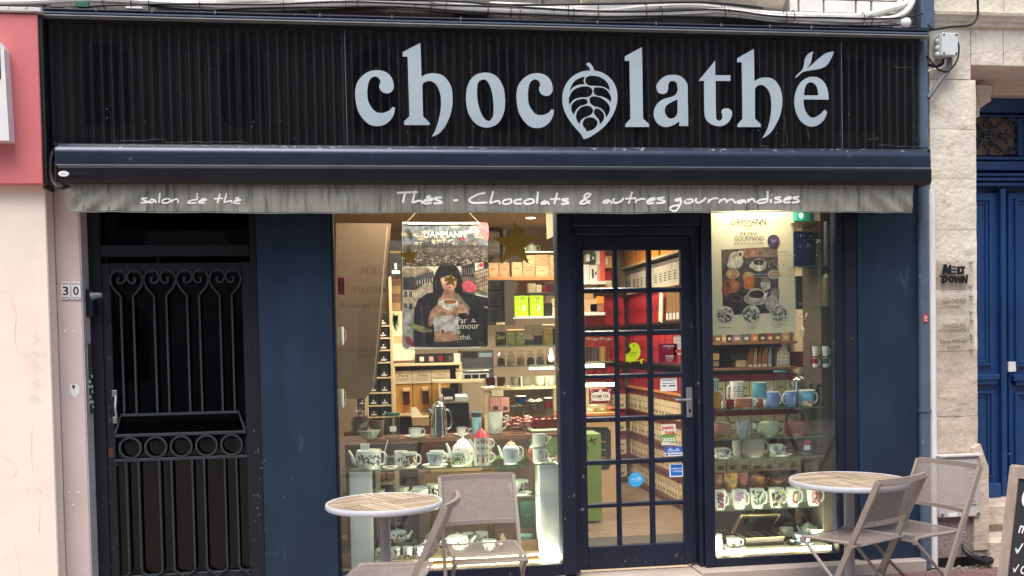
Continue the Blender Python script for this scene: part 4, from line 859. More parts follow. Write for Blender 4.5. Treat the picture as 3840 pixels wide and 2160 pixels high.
# ================================================================== cable bundle over the fascia
def tubeline(name, label, cat, pts, r, m, group, Y=-.08, ribs=0):
    P3 = [P(x, y, Y+dy) for x, y, dy in [(p[0], p[1], (p[2] if len(p) > 2 else 0)) for p in pts]]
    q = []; n = len(P3)
    for i in range(n-1):
        p0 = P3[max(0, i-1)]; p1 = P3[i]; p2 = P3[i+1]; p3 = P3[min(n-1, i+2)]
        K = 6
        for k in range(K):
            t = k/K; q.append(.5*((2*p1)+(p2-p0)*t+(2*p0-5*p1+4*p2-p3)*t*t+(3*p1-p0-3*p2+p3)*t**3))
    q.append(P3[-1]); mb = MB()
    if ribs:
        # corrugated conduit: alternate radii along the run
        L = sum((q[i+1]-q[i]).length for i in range(len(q)-1)); N = int(L/.006); out = []; rad = []; i = 0; acc = 0
        for k in range(N+1):
            d = L*k/N
            while i < len(q)-2 and acc+(q[i+1]-q[i]).length < d: acc += (q[i+1]-q[i]).length; i += 1
            sl_ = (q[i+1]-q[i]).length or 1; out.append(q[i].lerp(q[i+1], min(1, (d-acc)/sl_))); rad.append(r*(1.0 if k % 2 else .93))
        mb.tube(out, r, 8, rad=rad)
    else: mb.tube(q, r, 8)
    return single(name, label, cat, mb, m, group, True)
CG = 'cables strapped above the fascia'
tubeline('conduit', 'thick white corrugated conduit along the top of the bundle, climbing at the pipe', 'conduit', [(-60,6),(200,-4),(420,-8),(700,10),(960,-2),(1200,10),(1500,2),(1640,14),(1860,30),(2100,38),(2260,44),(2420,28),(2600,22),(2760,40),(2900,52),(3060,58),(3220,60),(3330,36),(3400,10),(3440,-40)], .02, M['conduit'], CG, -.07, 1)
tubeline('conduit', 'white ribbed conduit in the middle of the bundle', 'conduit', [(-60,10),(150,6),(330,-2),(560,8),(760,20),(900,24),(1060,22),(1250,16),(1380,14),(1560,22),(1750,32),(1900,40),(2080,46),(2220,56),(2360,54),(2560,48),(2720,42),(2880,62),(3040,72),(3220,78),(3330,72),(3390,50),(3420,10),(3430,-40)], .02, M['conduit'], CG, -.1, 1)
tubeline('conduit', 'thin dirty white conduit sagging lowest in the bundle', 'conduit', [(140,40),(240,34),(360,22),(500,12),(700,26),(1000,34),(1400,22),(1700,40),(1880,50),(2060,60),(2260,68),(2480,58),(2700,58),(2860,76),(2960,90),(3080,92),(3220,84),(3300,80),(3360,84)], .011, M['conduit'], CG, -.09)
tubeline('conduit', 'smooth white conduit hugging the wall with a sharp climb at its right end', 'conduit', [(1700,6),(1900,18),(2100,26),(2300,28),(2500,20),(2700,28),(2900,54),(3080,60),(3230,64),(3320,44),(3370,14),(3390,-40)], .017, M['conduit'], CG, -.05)
for k, (lab, pts, r) in enumerate((('black cable wandering through the whole bundle', [(-60,22),(120,16),(180,18),(210,26),(400,20),(700,14),(1000,16),(1300,6),(1640,18),(1900,24),(2200,40),(2440,42),(2700,36),(2900,60),(3100,66),(3300,70),(3400,64),(3460,50)], .006), ('black cable twisting under the white conduits', [(560,22),(760,36),(960,30),(1250,26),(1500,26),(1800,46),(2000,54),(2260,62),(2500,60),(2740,66),(2900,84),(3100,94),(3300,96),(3420,90)], .007), ('slack black cable lying on the fascia rail at the right', [(3180,98),(3260,104),(3330,104),(3400,108),(3430,98),(3420,88),(3380,92)], .006), ('black cable pair hanging at the top left corner', [(-60,18),(60,20),(140,22),(172,40),(190,36)], .006), ('dark grey cable high against the stone sills', [(1300,-4),(1700,4),(1900,18),(2300,14),(2600,8),(2760,18),(2860,30)], .008))):
    tubeline('cable', lab, 'cable', pts, r, M['cable'], CG, -.12+.01*(k % 3))
for k, (px, py) in enumerate(((390,4),(495,10),(562,12),(750,12),(1064,14),(1296,10),(1340,10),(1616,22),(1672,24),(1828,34),(1914,40),(1950,52),(2128,42),(2148,62),(2240,48),(2420,44),(2478,52),(2712,42),(2943,62),(2972,64),(3232,74),(3262,80))):
    c = P(px, py, -.1); mb = MB(); h_ = random.uniform(.034, .05)
    mb.tube([(c.x+.006*math.sin(k)*math.sin(t), c.y+.035*math.cos(t), c.z+h_*math.sin(t)) for t in [2*math.pi*j/16 for j in range(16)]], .0, closed=True, sq=(.003, .0015))
    mb.tube([(c.x, c.y-.03, c.z), (c.x+.004, c.y-.04, c.z+random.choice((-1,1))*.04)], .002, 4)
    single('cable_tie', 'black cable tie strapping the white conduits together', 'cable tie', mb, M['black'], 'cable ties on the conduit bundle')
c0, c1 = P(283, 6, -.125), P(333, 28, -.125); mb = MB(); mb.box(c0.x, c1.x, -.13, -.11, c1.z, c0.z, .003); single('green_tag', 'dark green plastic tag on the cable bundle at top left', 'tag', mb, mat('green_tag_plastic', (30,104,76), .5, var=.05))
c0, c1 = P(472, 25, -.12), P(536, 36, -.12); mb = MB(); mb.box(c0.x, c1.x, -.13, -.105, c1.z, c0.z, .003); single('cable_connector', 'white cable connector resting on the rail at top left', 'connector', mb, M['white'])
c = P(3396, 88, -.13); mb = MB(); mb.lathe([(0,-.035),(.02,-.03),(.034,-.01),(.036,.01),(.026,.03),(0,.036)], (c.x, c.y, c.z), 16); single('white_cap', 'round white plastic cap at the end of the conduits', 'cap', mb, M['white'], None, True)
c0, c1 = P(2010, 0, -.06), P(2040, 25, -.06); mb = MB(); mb.tube([(c1.x-.0, -.0, c0.z+.06), (c0.x+.02, -.05, c1.z+.01), (c0.x-.03, -.05, c1.z+.012)], 0, sq=(.012, .006)); single('wall_hook', 'rusty iron wall hook holding the conduits between two sills', 'hook', mb, MATS['rusty_rail'])
# ================================================================== shop interior
FZ = .17; CZ = 2.78; BY = 3.6; RX = 2.86; LX = -.42
M.update(
 plaster=mat('cream_wall_paint', (180,162,139), .8, var=.04, scale=2), ceilw=mat('ceiling_paint', (184,166,142), .85, var=.03, scale=2),
 tile=mat('brown_floor_tile', (134,110,94), .35, var=.12, scale=4, spec=.5), grout=mat('tile_grout', (120,100,84), .9, var=.1),
 wood=mat('light_shelf_wood', (206,182,146), .5, var=.12, scale=3, stretch=(1,8,8)), darkwood=mat('brown_wood_board', (116,74,52), .4, var=.2, scale=4, stretch=(1,9,9)),
 orangewood=mat('orange_wood_shelf', (186,122,70), .5, var=.1), kraft=mat('kraft_card', (186,148,106), .8, var=.08), kraft2=mat('pale_kraft_card', (200,166,124), .8, var=.08),
 porcelain=mat('white_porcelain', (226,226,220), .14, var=.02, spec=.6), bluegrey=mat('blue_grey_glaze', (176,188,198), .18, var=.04, spec=.6),
 grey=mat('grey_glaze', (150,146,138), .25, var=.08), darkgrey=mat('dark_grey_card', (62,62,64), .6, var=.1), blacktin=mat('black_tea_tin', (30,27,30), .35, var=.1),
 red=mat('dark_red_gloss', (136,18,32), .28, var=.08, spec=.5), redbag=mat('red_foil_bag', (172,34,48), .3, var=.15, scale=12, bump=.3, bscale=20), creamtin=mat('cream_tea_tin', (214,194,160), .4, var=.06),
 wine=mat('wine_red_lacquer', (84,12,24), .3, var=.12), gold=mat('golden_tea_bag', (186,140,58), .4, var=.08), card=mat('cream_card', (228,216,190), .7, var=.03),
 lime=mat('lime_green_tin', (160,196,40), .3, var=.03), green=mat('leaf_green_card', (114,140,60), .6, var=.08), dkgreen=mat('dark_green_card', (26,84,58), .5, var=.06), teal=mat('teal_tin', (24,140,134), .3, var=.05), navytin=mat('deep_blue_tin', (22,44,92), .25, var=.08),
 ochre=mat('ochre_glaze', (206,146,58), .25, var=.06), terra=mat('terracotta_glaze', (166,104,76), .35, var=.08), brown=mat('brown_clay', (140,98,76), .4, var=.1), celadon=mat('celadon_glaze', (166,176,148), .2, var=.08), periw=mat('periwinkle_glaze', (112,136,196), .2, var=.03), tealgl=mat('teal_glaze', (98,160,176), .2, var=.04), blackglaze=mat('black_glaze', (24,25,30), .15, var=.05, spec=.6), roof=mat('crimson_glaze', (186,34,58), .2, var=.04), mint=mat('mint_glaze', (156,200,176), .2, var=.03), tea=mat('dry_tea', (50,44,34), .9, var=.5, scale=90, bump=.6), nuts=mat('dried_fruit', (176,140,84), .8, var=.4, scale=70, bump=.6), herbs=mat('pale_herb_tea', (150,150,112), .9, var=.4, scale=80, bump=.6),
 olive=mat('olive_bottle', (78,72,48), .35, var=.08), orange=mat('orange_card', (224,150,60), .5, var=.04), coral=mat('coral_card', (232,96,72), .5, var=.05), pinkbag=mat('pink_paper_bag', (214,150,146), .6, var=.08),
 clearg=clear('clear_glassware', (236,240,236), 1.6), greeng=clear('green_tinted_glass', (238,245,240), 1.0), amber=clear('amber_glass', (214,170,110), 1.4), cello=clear('cellophane', (244,242,240), 2.2, .1),
 mosaic=mat('glitter_mosaic', (96,90,80), .3, metal=.4, var=.75, scale=120, detail=2), screen=mat('dark_screen', (24,26,30), .2, var=.02), mat_=mat('dark_door_mat', (70,64,60), .95, var=.15, scale=60))
def bxp(x0, x1, y0, y1, z0, z1, b=.002): return MB().box(x0, x1, y0, y1, z0, z1, b)
room = MB(); room.box(LX-.1, LX, .13, BY+.1, 0, CZ+.1); room.box(RX+.35, RX+.45, .205, BY+.1, 0, CZ+.1); room.box(LX-.1, RX+.45, BY, BY+.1, 0, CZ+.1)
struct('shop_wall', room, M['plaster'])
mb = MB(); mb.box(LX, RX+.35, .13, BY-.001, CZ, CZ+.1); struct('ceiling', mb, M['ceilw'])
mb = MB(); mb.box(LX, RX+.35, .2, BY-.001, FZ-.1, FZ-.004); struct('shop_floor', mb, M['grout']); flo = bpy.data.objects['shop_floor']
for i in range(8):
    for j in range(9):
        x, y = .9+i*.33, .21+j*.375
        if x < RX+.3 and y < BY-.05: mb = MB(); mb.box(x+.003, min(x+.327, RX+.34), y+.003, min(y+.372, BY-.003), FZ-.02, FZ, .002); part(flo, 'floor_tile', mb, M['tile'])
mb = MB(); mb.box(1.32, 2.25, .24, .72, FZ+.001, FZ+.012, .004); single('door_mat', 'dark door mat on the brown tiles just inside the shop door', 'mat', mb, M['mat_'])
# lamps of the shop and unseen window lamps added to brighten the displays
WARM = (1.0, .85, .68)
def downlight(x, y, label, power=24):
    t = thing('ceiling_spot', label, 'ceiling spot', (x, y, CZ), 'recessed ceiling spots')
    mb = MB(); mb.lathe([(.045, -.002), (.058, -.004), (.06, -.001), (.06, .0)], (x, y, CZ), 24); part(t, 'rim', mb, M['white'], sm=True)
    mb = MB(); mb.lathe([(0, -.003), (.044, -.003)], (x, y, CZ), 24); mb.f = [f[::-1] for f in mb.f]; part(t, 'lamp', mb, glow('warm_lamp', (255,226,190), 18))
    l = bpy.data.lights.new('spot_light', 'AREA'); l.shape = 'DISK'; l.size = .12; l.energy = power; l.color = WARM; l.spread = math.radians(160)
    o = bpy.data.objects.new('spot_light', l); COL.objects.link(o); o.parent = t; o.location = (0, 0, -.02)
sp = P(1978, 826, 2.8)
for (x, y, pw, lab) in ((sp.x, 2.6, 12, 'lit round ceiling spot seen above the big gold star'), (.15, 1.0, 12, 'lit ceiling spot over the hanging banner side of the shop'), (.95, .8, 14, 'lit ceiling spot behind the tea poster'), (1.75, .9, 15, 'lit ceiling spot just behind the shop door'), (1.9, 2.3, 14, 'lit ceiling spot deep in the shop before the red shelves'), (-.02, .16, 4, 'added unseen window lamp above the banner, behind the valance'), (.42, .15, 8, 'added unseen window lamp in front of the tea poster'), (.9, .15, 15, 'added unseen window lamp over the gold star end of the left window'), (2.5, .14, 9, 'lit window spot right above the cream poster'), (2.75, .13, 4, 'added unseen window lamp above the blue tin side of the right window'), (2.4, .42, 7, 'added unseen window lamp behind the cream poster'), (1.75, .3, 10, 'lit spot right over the door mat')):
    downlight(x, y, lab, pw)
def strip(name, label, x0, x1, y, z, power, h=.008, up_=True, st=6):
    t = thing(name, label, 'light strip', ((x0+x1)/2, y, z)); mb = MB(); mb.box(x0, x1, y-.006, y+.006, z, z+h); part(t, 'diffuser', mb, glow('strip_%d' % st, (255,236,196), st))
    l = bpy.data.lights.new('strip_light', 'AREA'); l.shape = 'RECTANGLE'; l.size = x1-x0; l.size_y = .03; l.energy = power; l.color = (1, .86, .62); l.spread = math.radians(170)
    o = bpy.data.objects.new('strip_light', l); COL.objects.link(o); o.parent = t; o.location = (0, .01, h+.004 if up_ else -.004)
    o.rotation_euler = (math.radians(180-12) if up_ else 0, 0, 0)
kI, kE, kD4, kR4, kR5, kR3, kDr, kDr2 = crop(1280,1440,.4969), crop(1280,720,.4969), crop(1700,1300,.3451), crop(2640,1250,.31054), crop(2640,1650,.352), crop(2640,800,.345), crop(2140,880,.4277), crop(2140,1480,.4277)
def spot(k, x0, x1, y0, y1, Y, z=None):
    """centre X, base Z, width and height in metres of a photo box at depth Y"""
    a_ = P(*k(x0, (y0+y1)/2), Y); b_ = P(*k(x1, (y0+y1)/2), Y); xm = (x0+x1)/2
    zb = P(*k(xm, y1), Y).z; zt = P(*k(xm, y0), Y).z
    if z is not None: h = zt-zb; zb = z; zt = z+h
    return (a_.x+b_.x)/2, zb, b_.x-a_.x, zt-zb
def handle(mb, x, y, z0, z1, r, d, sg, th=.005, ang=0.0):
    pts = []
    for i in range(13):
        t = math.pi*i/12; u = math.sin(t)**.8*d; zz = z0+(z1-z0)*(.5+.5*math.cos(t))
        pts.append((x+sg*(r*.94+u)*math.cos(ang), y+(r*.94+u)*math.sin(ang), zz))
    mb.tube(pts, th, 6)
LEAFC = [(40,40,46),(58,60,64),(30,32,36)]
def decal(mb, x, y, z, rf, items):
    for (an, zz, w_, h_, rot, col, sh) in items:
        r = rf(zz)+.0008; pts = []
        n = 8 if sh == 'o' else 6
        for i in range(n):
            t = 2*math.pi*i/n
            u, v = (math.cos(t)*w_, math.sin(t)*h_) if sh == 'o' else ((math.cos(t)*w_*.5), math.sin(t)*h_*(1 if i % 3 else 1))
            if sh == 'l': u, v = [(0,-1),(.5,-.4),(.45,.3),(0,1),(-.45,.3),(-.5,-.4)][i]; u *= w_; v *= h_
            if sh == 'r': n_ = [(-1,-1),(1,-1),(1,0),(1,1),(-1,1),(-1,0)][i]; u, v = n_[0]*w_, n_[1]*h_
            cu, cv = u*math.cos(rot)-v*math.sin(rot), u*math.sin(rot)+v*math.cos(rot)
            zq = zz+cv; rr = rf(zq)+.0009; a2 = an+cu/max(rr, .005); pts.append((x+rr*math.cos(a2), y+rr*math.sin(a2), z+zq))
        mb.add(pts, [tuple(range(n))], lin(col))
def scatter(n, h, cols, seed, size=(.008,.016), zr=(.15,.85), an=(-2.7,-.45), sh='l'):
    R = random.Random(seed); out = []
    for i in range(n):
        s_ = R.uniform(*size); out.append((R.uniform(*an), h*R.uniform(*zr), s_*.55 if sh == 'l' else s_, s_, R.uniform(0, 6.3), R.choice(cols), sh))
    return out
def mug(label, k, x0, x1, y0, y1, Y, m, hs=1, z=None, taper=1.0, decor=None, saucer=None, name='mug', cat='mug', group=None, band=None, rim=None, hz=(.2,.85), low=.9, hm=None):
    X, Z, w_, h = spot(k, x0, x1, y0, y1, Y, z); r1 = w_/2; r0 = r1*taper
    if saucer: Z += .008; h = max(.03, h-.004)
    t = thing(name, label, cat, (X, Y, Z-(.008 if saucer else 0)), group)
    prof = [(r0*low*.8, 0), (r0*low, .004), (r0, h*.12), (r0+(r1-r0)*.5, h*.55), (r1, h), (r1-.003, h), (r0+(r1-r0)*.5-.004, h*.5), (r0*.8, h*.07), (0, h*.07)]
    mb = MB(); mb.lathe([(0, 0)]+prof, (X, Y, Z), 24); b_ = part(t, 'body', mb, m, sm=True)
    rf = lambda q: (r0+(r1-r0)*max(0, q)/h)
    if hs:
        mb = MB(); handle(mb, X, Y, Z+h*hz[0], Z+h*hz[1], (r0+r1)/2, max(.014, w_*.28), hs, min(.006, w_*.06)); part(t, 'handle', mb, hm or m, sm=True)
    if hs and len(label) % 5 < 2: mb = MB(); x_ = X+hs*(r1+w_*.3); mb.add([(x_-.008, Y-.012, Z+h*.62), (x_+.006, Y-.014, Z+h*.5), (x_+.018, Y-.012, Z+h*.72), (x_+.004, Y-.01, Z+h*.86)], [(0,1,2,3)]); part(t, 'price_tag', mb, M['white'])
    if rim: mb = MB(); mb.lathe([(r1+.0006, h*.965), (r1+.0012, h), (r1-.0035, h+.0008), (r1-.0036, h*.97)], (X, Y, Z), 24); part(t, 'rim', mb, rim, sm=True)
    if band:
        for (f0, f1, bm) in band: mb = MB(); mb.lathe([(rf(h*f0)+.0007, h*f0), (rf(h*f1)+.0007, h*f1)], (X, Y, Z), 24); part(t, 'band', mb, bm, sm=True)
    if decor: mb = MB(); decal(mb, X, Y, Z, rf, decor(h)); part(t, 'printed_motif', mb, M['print'], kind='stuff')
    if saucer:
        mb = MB(); R = w_*saucer/2; mb.lathe([(0,0),(R*.55,0),(R,.012),(R,.014),(R*.55,.006),(0,.006)], (X, Y, Z-.008), 28); part(t, 'saucer', mb, M['porcelain'] if m != M['blackglaze'] else m, sm=True)
    return t
def teapot(label, k, x0, x1, y0, y1, Y, m, spout=-1, z=None, lid=True, decor=None, knob=None, sx=1.0, flat=.0, hoop=None, lidm=None, hs=True, name='teapot', belly=1.0):
    X, Z, w_, h = spot(k, x0, x1, y0, y1, Y, z); r = w_/2; hb = h*(.78 if lid else 1.0)
    t = thing(name, label, 'teapot', (X, Y, Z))
    prof = [(0,0),(r*.72,0),(r*.8,.004),(r*.97,hb*.3),(r,hb*.5),(r*.93,hb*.82),(r*(.62 if not flat else .9),hb*.98),(r*(.55 if not flat else .86),hb)]
    if not lid: prof += [(r*.5 if not flat else r*.82, hb*.98), (r*.8, hb*.2), (0, hb*.1)]
    mb = MB(); mb.lathe(prof, (X, Y, Z), 26); part(t, 'body', mb, m, sm=True)
    pr = [(p[0], p[1]) for p in prof[1:8]]
    def rf(q):
        for i in range(len(pr)-1):
            if pr[i][1] <= q <= pr[i+1][1]: f = (q-pr[i][1])/(pr[i+1][1]-pr[i][1]+1e-9); return pr[i][0]+(pr[i+1][0]-pr[i][0])*f
        return r*.9
    if spout:
        mb = MB(); q = [(X+spout*r*.85, Y, Z+hb*.3), (X+spout*r*1.12, Y, Z+hb*.42), (X+spout*r*1.3, Y, Z+hb*.75), (X+spout*r*1.5, Y, Z+hb*1.0)]; mb.tube(q, .01, 10, rad=[r*.26, r*.2, r*.13, r*.1]); part(t, 'spout', mb, m, sm=True)
        if hs: mb = MB(); handle(mb, X, Y, Z+hb*.2, Z+hb*.88, r, r*.5, -spout, r*.085); part(t, 'handle', mb, m, sm=True)
    if hoop:
        mb = MB(); mb.tube([(X+r*.82*math.cos(a2), Y, Z+hb*.9+r*hoop*math.sin(a2)) for a2 in [math.pi*i/16 for i in range(17)]], r*.07, 6); part(t, 'hoop_handle', mb, lidm or m, sm=True)
    if lid:
        rl = r*(.58 if not flat else .88); mb = MB(); mb.lathe([(rl,0),(rl*1.02,h*.02),(rl*.75,h*.1),(r*.16,h*.15),(r*.1,h*.17),(r*.15,h*.2),(r*.13,h*.225),(0,h*.235)], (X, Y, Z+hb), 20); part(t, 'lid', mb, lidm or m, sm=True)
    if decor: mb = MB(); decal(mb, X, Y, Z, rf, decor(hb)); part(t, 'printed_motif', mb, M['print'], kind='stuff')
    return t
def jar(label, k, x0, x1, y0, y1, Y, fill, lidm, z=None, fillh=.85, name='jar', cat='jar', square=True, neck=0):
    X, Z, w_, h = spot(k, x0, x1, y0, y1, Y, z); r = w_/2
    t = thing(name, label, cat, (X, Y, Z)); hl = h*.1
    if square: mb = MB().box(X-r, X+r, Y-r, Y+r, Z, Z+h-hl, .006)
    else: mb = MB(); mb.lathe([(0,0),(r*.95,0),(r,.006),(r,h*.7),(r*(.7 if neck else 1),h*.82),(r*(.7 if neck else 1),h-hl)], (X, Y, Z), 20)
    part(t, 'glass', mb, M['clearg'], sm=not square)
    if fill:
        if square: mb = MB().box(X-r+.003, X+r-.003, Y-r+.003, Y+r-.003, Z+.003, Z+(h-hl)*fillh, .004)
        else: mb = MB(); mb.lathe([(0,.003),(r*.93,.003),(r*.95,h*.05),(r*.95,h*.7*fillh),(0,h*.74*fillh)], (X, Y, Z), 20)
        part(t, 'contents', mb, fill, sm=not square)
    rl = r*(.75 if neck else 1.02)
    mb = MB()
    if square: mb.box(X-rl, X+rl, Y-rl, Y+rl, Z+h-hl+.001, Z+h, .003)
    else: mb.lathe([(0,.001),(rl,.001),(rl,hl),(0,hl)], (X, Y, Z+h-hl), 20)
    part(t, 'lid', mb, lidm); return t
def carton(label, k, x0, x1, y0, y1, Y, m, d=.08, z=None, name='box', cat='box', group=None, face=None, lid=None, art=None, parent=None, cx=None):
    X, Z, w_, h = spot(k, x0, x1, y0, y1, Y, z)
    t = thing(name, label, cat, (X, Y, Z), group)
    mb = MB().box(X-w_/2, X+w_/2, Y, Y+d, Z, Z+h, .002); part(t, 'body', mb, m)
    if lid: mb = MB().box(X-w_/2-.001, X+w_/2+.001, Y-.001, Y+d+.001, Z+h*(1-lid[0]), Z+h+.001, .002); part(t, 'lid', mb, lid[1])
    if face:
        for (u0, v0, u1, v1, fm) in face: mb = MB().box(X-w_/2+w_*u0, X-w_/2+w_*u1, Y-.0012, Y-.0002, Z+h*v0, Z+h*v1); part(t, 'front_label', mb, fm)
    if art: mb = MB(); art(mb, facade(Y-.0016), X-w_/2, Z, w_, h); part(t, 'print', mb, M['print'])
    return t
# ================================================================== left window: shelves
gx0, gx1 = xL0+.01, xL1-.012
def shelf(name, label, x0, x1, y0, y1, z, th, m, edge=None, cat='shelf', group=None):
    t = thing(name, label, cat, ((x0+x1)/2, y0, z-th), group); mb = MB().box(x0, x1, y0, y1, z-th, z, .0015); part(t, 'board', mb, m)
    if edge: mb = MB().box(x0, x1, y0-.002, y0-.0004, z-th, z); part(t, 'front_edge', mb, edge)
    return t
gedge = mat('green_glass_edge', (92,120,104), .2, var=.1, spec=.6)
ZU = ZZ(1690, 1752, .1)
shelf('glass_shelf', 'upper glass shelf on white pillars in the left window', gx0, gx1, .1, .42, ZU, .008, M['greeng'], gedge, group='glass display shelves')
ZLo = ZZ(1700, 1871, .16)
shelf('glass_shelf', 'lower glass shelf behind the tables in the left window', XX(1396, 1870, .16), XX(2036, 1870, .16), .16, .42, ZLo, .008, M['greeng'], gedge, group='glass display shelves')
for (pa, pb, lab) in ((1314, 1398, 'square white cloth covered pillar at the left end of the window'), (2026, 2102, 'square white cloth covered pillar at the right end of the window, lit from below')):
    x0, x1 = XX(pa, 1950, .12), XX(pb, 1950, .12); t = thing('pillar', lab, 'pillar', ((x0+x1)/2, .2, WB)); mb = MB(); n = 10
    for j in range(n):
        z0, z1 = WB+(ZU-.01-WB)*j/n, WB+(ZU-.01-WB)*(j+1)/n
    rough_stone(mb, x0, x1, .115, .3, WB+.002, ZU-.01, .003, 8, .002, seed=pa); part(t, 'cloth', mb, mat('white_cloth', (222,226,224), .85, var=.05, scale=7), sm=True)
ZW = ZZ(1600, 1640, .44)
sx0, sx1 = XX(1290, 1640, .44), XX(2098, 1640, .44)
shelf('wood_shelf', 'dark brown wooden shelf behind the teapots', XX(1375, 1640, .44), sx1, .43, .7, ZW, .03, M['darkwood'])
ZB = ZZ(1750, 2082, .2)
shelf('display_board', 'pale wooden base board carrying the bottom row of cups', XX(1404, 2080, .16), XX(2040, 2080, .16), .14, .5, ZB, .012, M['wood'])
for pa in (1565, 1835):
    x = XX(pa, 2110, .2); single('support_block', 'clear support block under the base board, %s' % ('left of the back chair' if pa < 1700 else 'behind the back chair'), 'block', MB().box(x-.035, x+.035, .2, .3, FZ, ZB-.013, .003), M['cello'])
single('back_board', 'brown glitter board closing the bottom of the left window', 'board', MB().box(gx0, gx1, .5, .52, .0, ZB-.03, .002), mat('brown_glitter', (128,104,80), .6, var=.4, scale=110))
mb = MB().box(gx0-.02, gx1+.02, .13, .62, .02, WB-.004); struct('window_floor', mb, mat('window_floor_stone', (206,192,170), .5, var=.1, scale=12))
strip('light_strip', 'glowing light strip along the foot of the left window', XX(1600, 2118, .1), XX(2100, 2118, .1), .1, WB-.003, 16.0, st=4)
wh = M['porcelain']; LF = lambda n, s_, cols=LEAFC, **kw: (lambda h: scatter(n, h, cols, s_, **kw))
teapot('round white teapot printed with black leaves at the left end of the glass shelf', kI, 105, 300, 500, 640, .19, wh, -1, ZU, lid=False, decor=LF(34, 1, size=(.012,.022)), flat=1)
jar_ = mug('white storage jar with a pale wooden lid behind the leaf teapot', kI, 188, 298, 402, 520, .36, wh, 0, ZU, name='storage_jar', cat='jar', band=[(.84, 1.03, M['wood'])])
c0 = P(*kI(150, 505), .17); c1 = P(*kI(213, 448), .17)
t = thing('price_card', 'handwritten white price card standing before the wooden lidded jar', 'price card', (c0.x, .17, ZU+.1)); mb = MB(); mb.add([(c0.x,.17,c0.z),(c1.x-.004,.17,c0.z+.003),(c1.x,.18,c1.z),(c0.x-.006,.18,c1.z)], [(0,1,2,3)]); mb.add([(c0.x,.172,c0.z),(c1.x-.004,.172,c0.z+.003),(c1.x,.182,c1.z),(c0.x-.006,.182,c1.z)], [(3,2,1,0)]); part(t, 'card', mb, M['white'])
for i in range(4): mb = MB(); z = c0.z+(c1.z-c0.z)*(.2+.18*i); mb.box(c0.x+.003, c1.x-.006, .1715+.0018*i-.004, .1717+.0018*i-.004, z, z+.0025); part(t, 'handwriting', mb, M['black'])
a_, b_ = P(*kI(318, 525), .3), P(*kI(352, 420), .3); mb = MB(); mb.tube([(a_.x, .3, ZU+.008), (a_.x.real+.01, .3, a_.z+.02), (b_.x, .31, b_.z)], 0, sq=(.010, .003)); single('spoon', 'long white porcelain spoon leaning behind the tea filter', 'spoon', mb, wh)
mug('small clear glass tea filter standing on a white saucer', kI, 328, 408, 528, 618, .15, M['clearg'], 0, ZU, .9, saucer=1.55, name='tea_filter', cat='tea filter', rim=M['alu'])
mug('white mug with grey leaf print half hidden behind the glass filter', kI, 400, 500, 502, 615, .27, wh, 0, ZU, decor=LF(26, 3, size=(.008,.016)))
mug('white mug crowded with small brown and black flowers', kI, 458, 572, 508, 622, .17, wh, 1, ZU, 1.0, decor=LF(70, 4, [(50,46,46),(120,96,70),(160,140,110),(84,78,70)], size=(.004,.009), sh='o'))
mug('pale blue grey cup and saucer with a small black line drawing', kI, 640, 772, 508, 606, .16, M['bluegrey'], 1, ZU, .72, saucer=1.5, name='cup', cat='cup', decor=lambda h: [(-1.75+.05*i, h*(.35+.08*i), .0015, .009, .5*(-1)**i, (50,54,60), 'r') for i in range(6)])
mug('plain white cup standing behind the blue grey cup', kI, 662, 775, 490, 590, .3, wh, 1, ZU, .8, name='cup', cat='cup')
teapot('white lidded teapot with thin grey sketch behind the green dotted mug', kI, 835, 1000, 408, 610, .27, wh, -1, ZU, decor=LF(18, 6, [(110,110,112)], size=(.005,.012)))
mug('white mug sprinkled with pale green leaves', kI, 826, 935, 505, 614, .14, wh, 1, ZU, 1.0, decor=LF(60, 7, [(120,156,70),(150,180,96),(90,120,60)], size=(.003,.007), sh='o'))
# the house teapot
X, Z, w_, h = spot(kI, 1000, 1117, 395, 606, .15, ZU)
ht = thing('house_teapot', 'red roofed house shaped teapot standing on its cup', 'teapot', (X, .15, Z)); r = w_/2
mb = MB(); mb.lathe([(0,0),(r*.98,0),(r,.004),(r,h*.485),(r*.97,h*.49),(0,h*.49)], (X,.15,Z), 28); part(ht, 'cup', mb, wh, sm=True)
mb = MB(); mb.lathe([(0,h*.495),(r*.97,h*.495),(r,h*.5),(r*.95,h*.985),(0,h*.99)], (X,.15,Z), 28); part(ht, 'pot', mb, wh, sm=True)
mb = MB(); mb.lathe([(r*1.0,h*.99),(r*1.02,h*1.0),(r*.5,h*1.19),(r*.12,h*1.3),(0,h*1.34)], (X,.15,Z), 28); part(ht, 'roof', mb, M['roof'], sm=True)
mb = MB(); mb.lathe([(r+.001,.006),(r+.001,h*.04)], (X,.15,Z), 28); part(ht, 'base_band', mb, mat('brick_red_glaze', (176,76,64), .3, var=.05))
mb = MB(); handle(mb, X, .15, Z+h*.12, Z+h*.44, r, r*.75, 1, .006); part(ht, 'handle', mb, wh, sm=True)
mb = MB(); handle(mb, X, .15, Z+h*.62, Z+h*.93, r, r*.7, 1, .006); part(ht, 'handle', mb, wh, sm=True)
mb = MB(); mb.tube([(X-r*.8,.15,Z+h*.62),(X-r*1.2,.15,Z+h*.75),(X-r*1.55,.15,Z+h*.93)], .01, 8, rad=[.016,.011,.008]); part(ht, 'spout', mb, wh, sm=True)
its = []
for zz in (.36, .62, .84):
    for an in (-2.15, -1.5, -.85):
        if zz == .36 and an == -1.5: pass
        its += [(an+dx, h*(zz+dz), .0035, .0045, 0, (150,70,62), 'r') for dx in (-.12,.12) for dz in (-.022,.022)]
its += [(-1.5, h*.2, .007, .018, 0, (190,84,60), 'r'), (-2.2, h*.2, .011, .02, 0, (110,60,56), 'l'), (-.85, h*.2, .008, .018, 0, (110,60,56), 'l')]
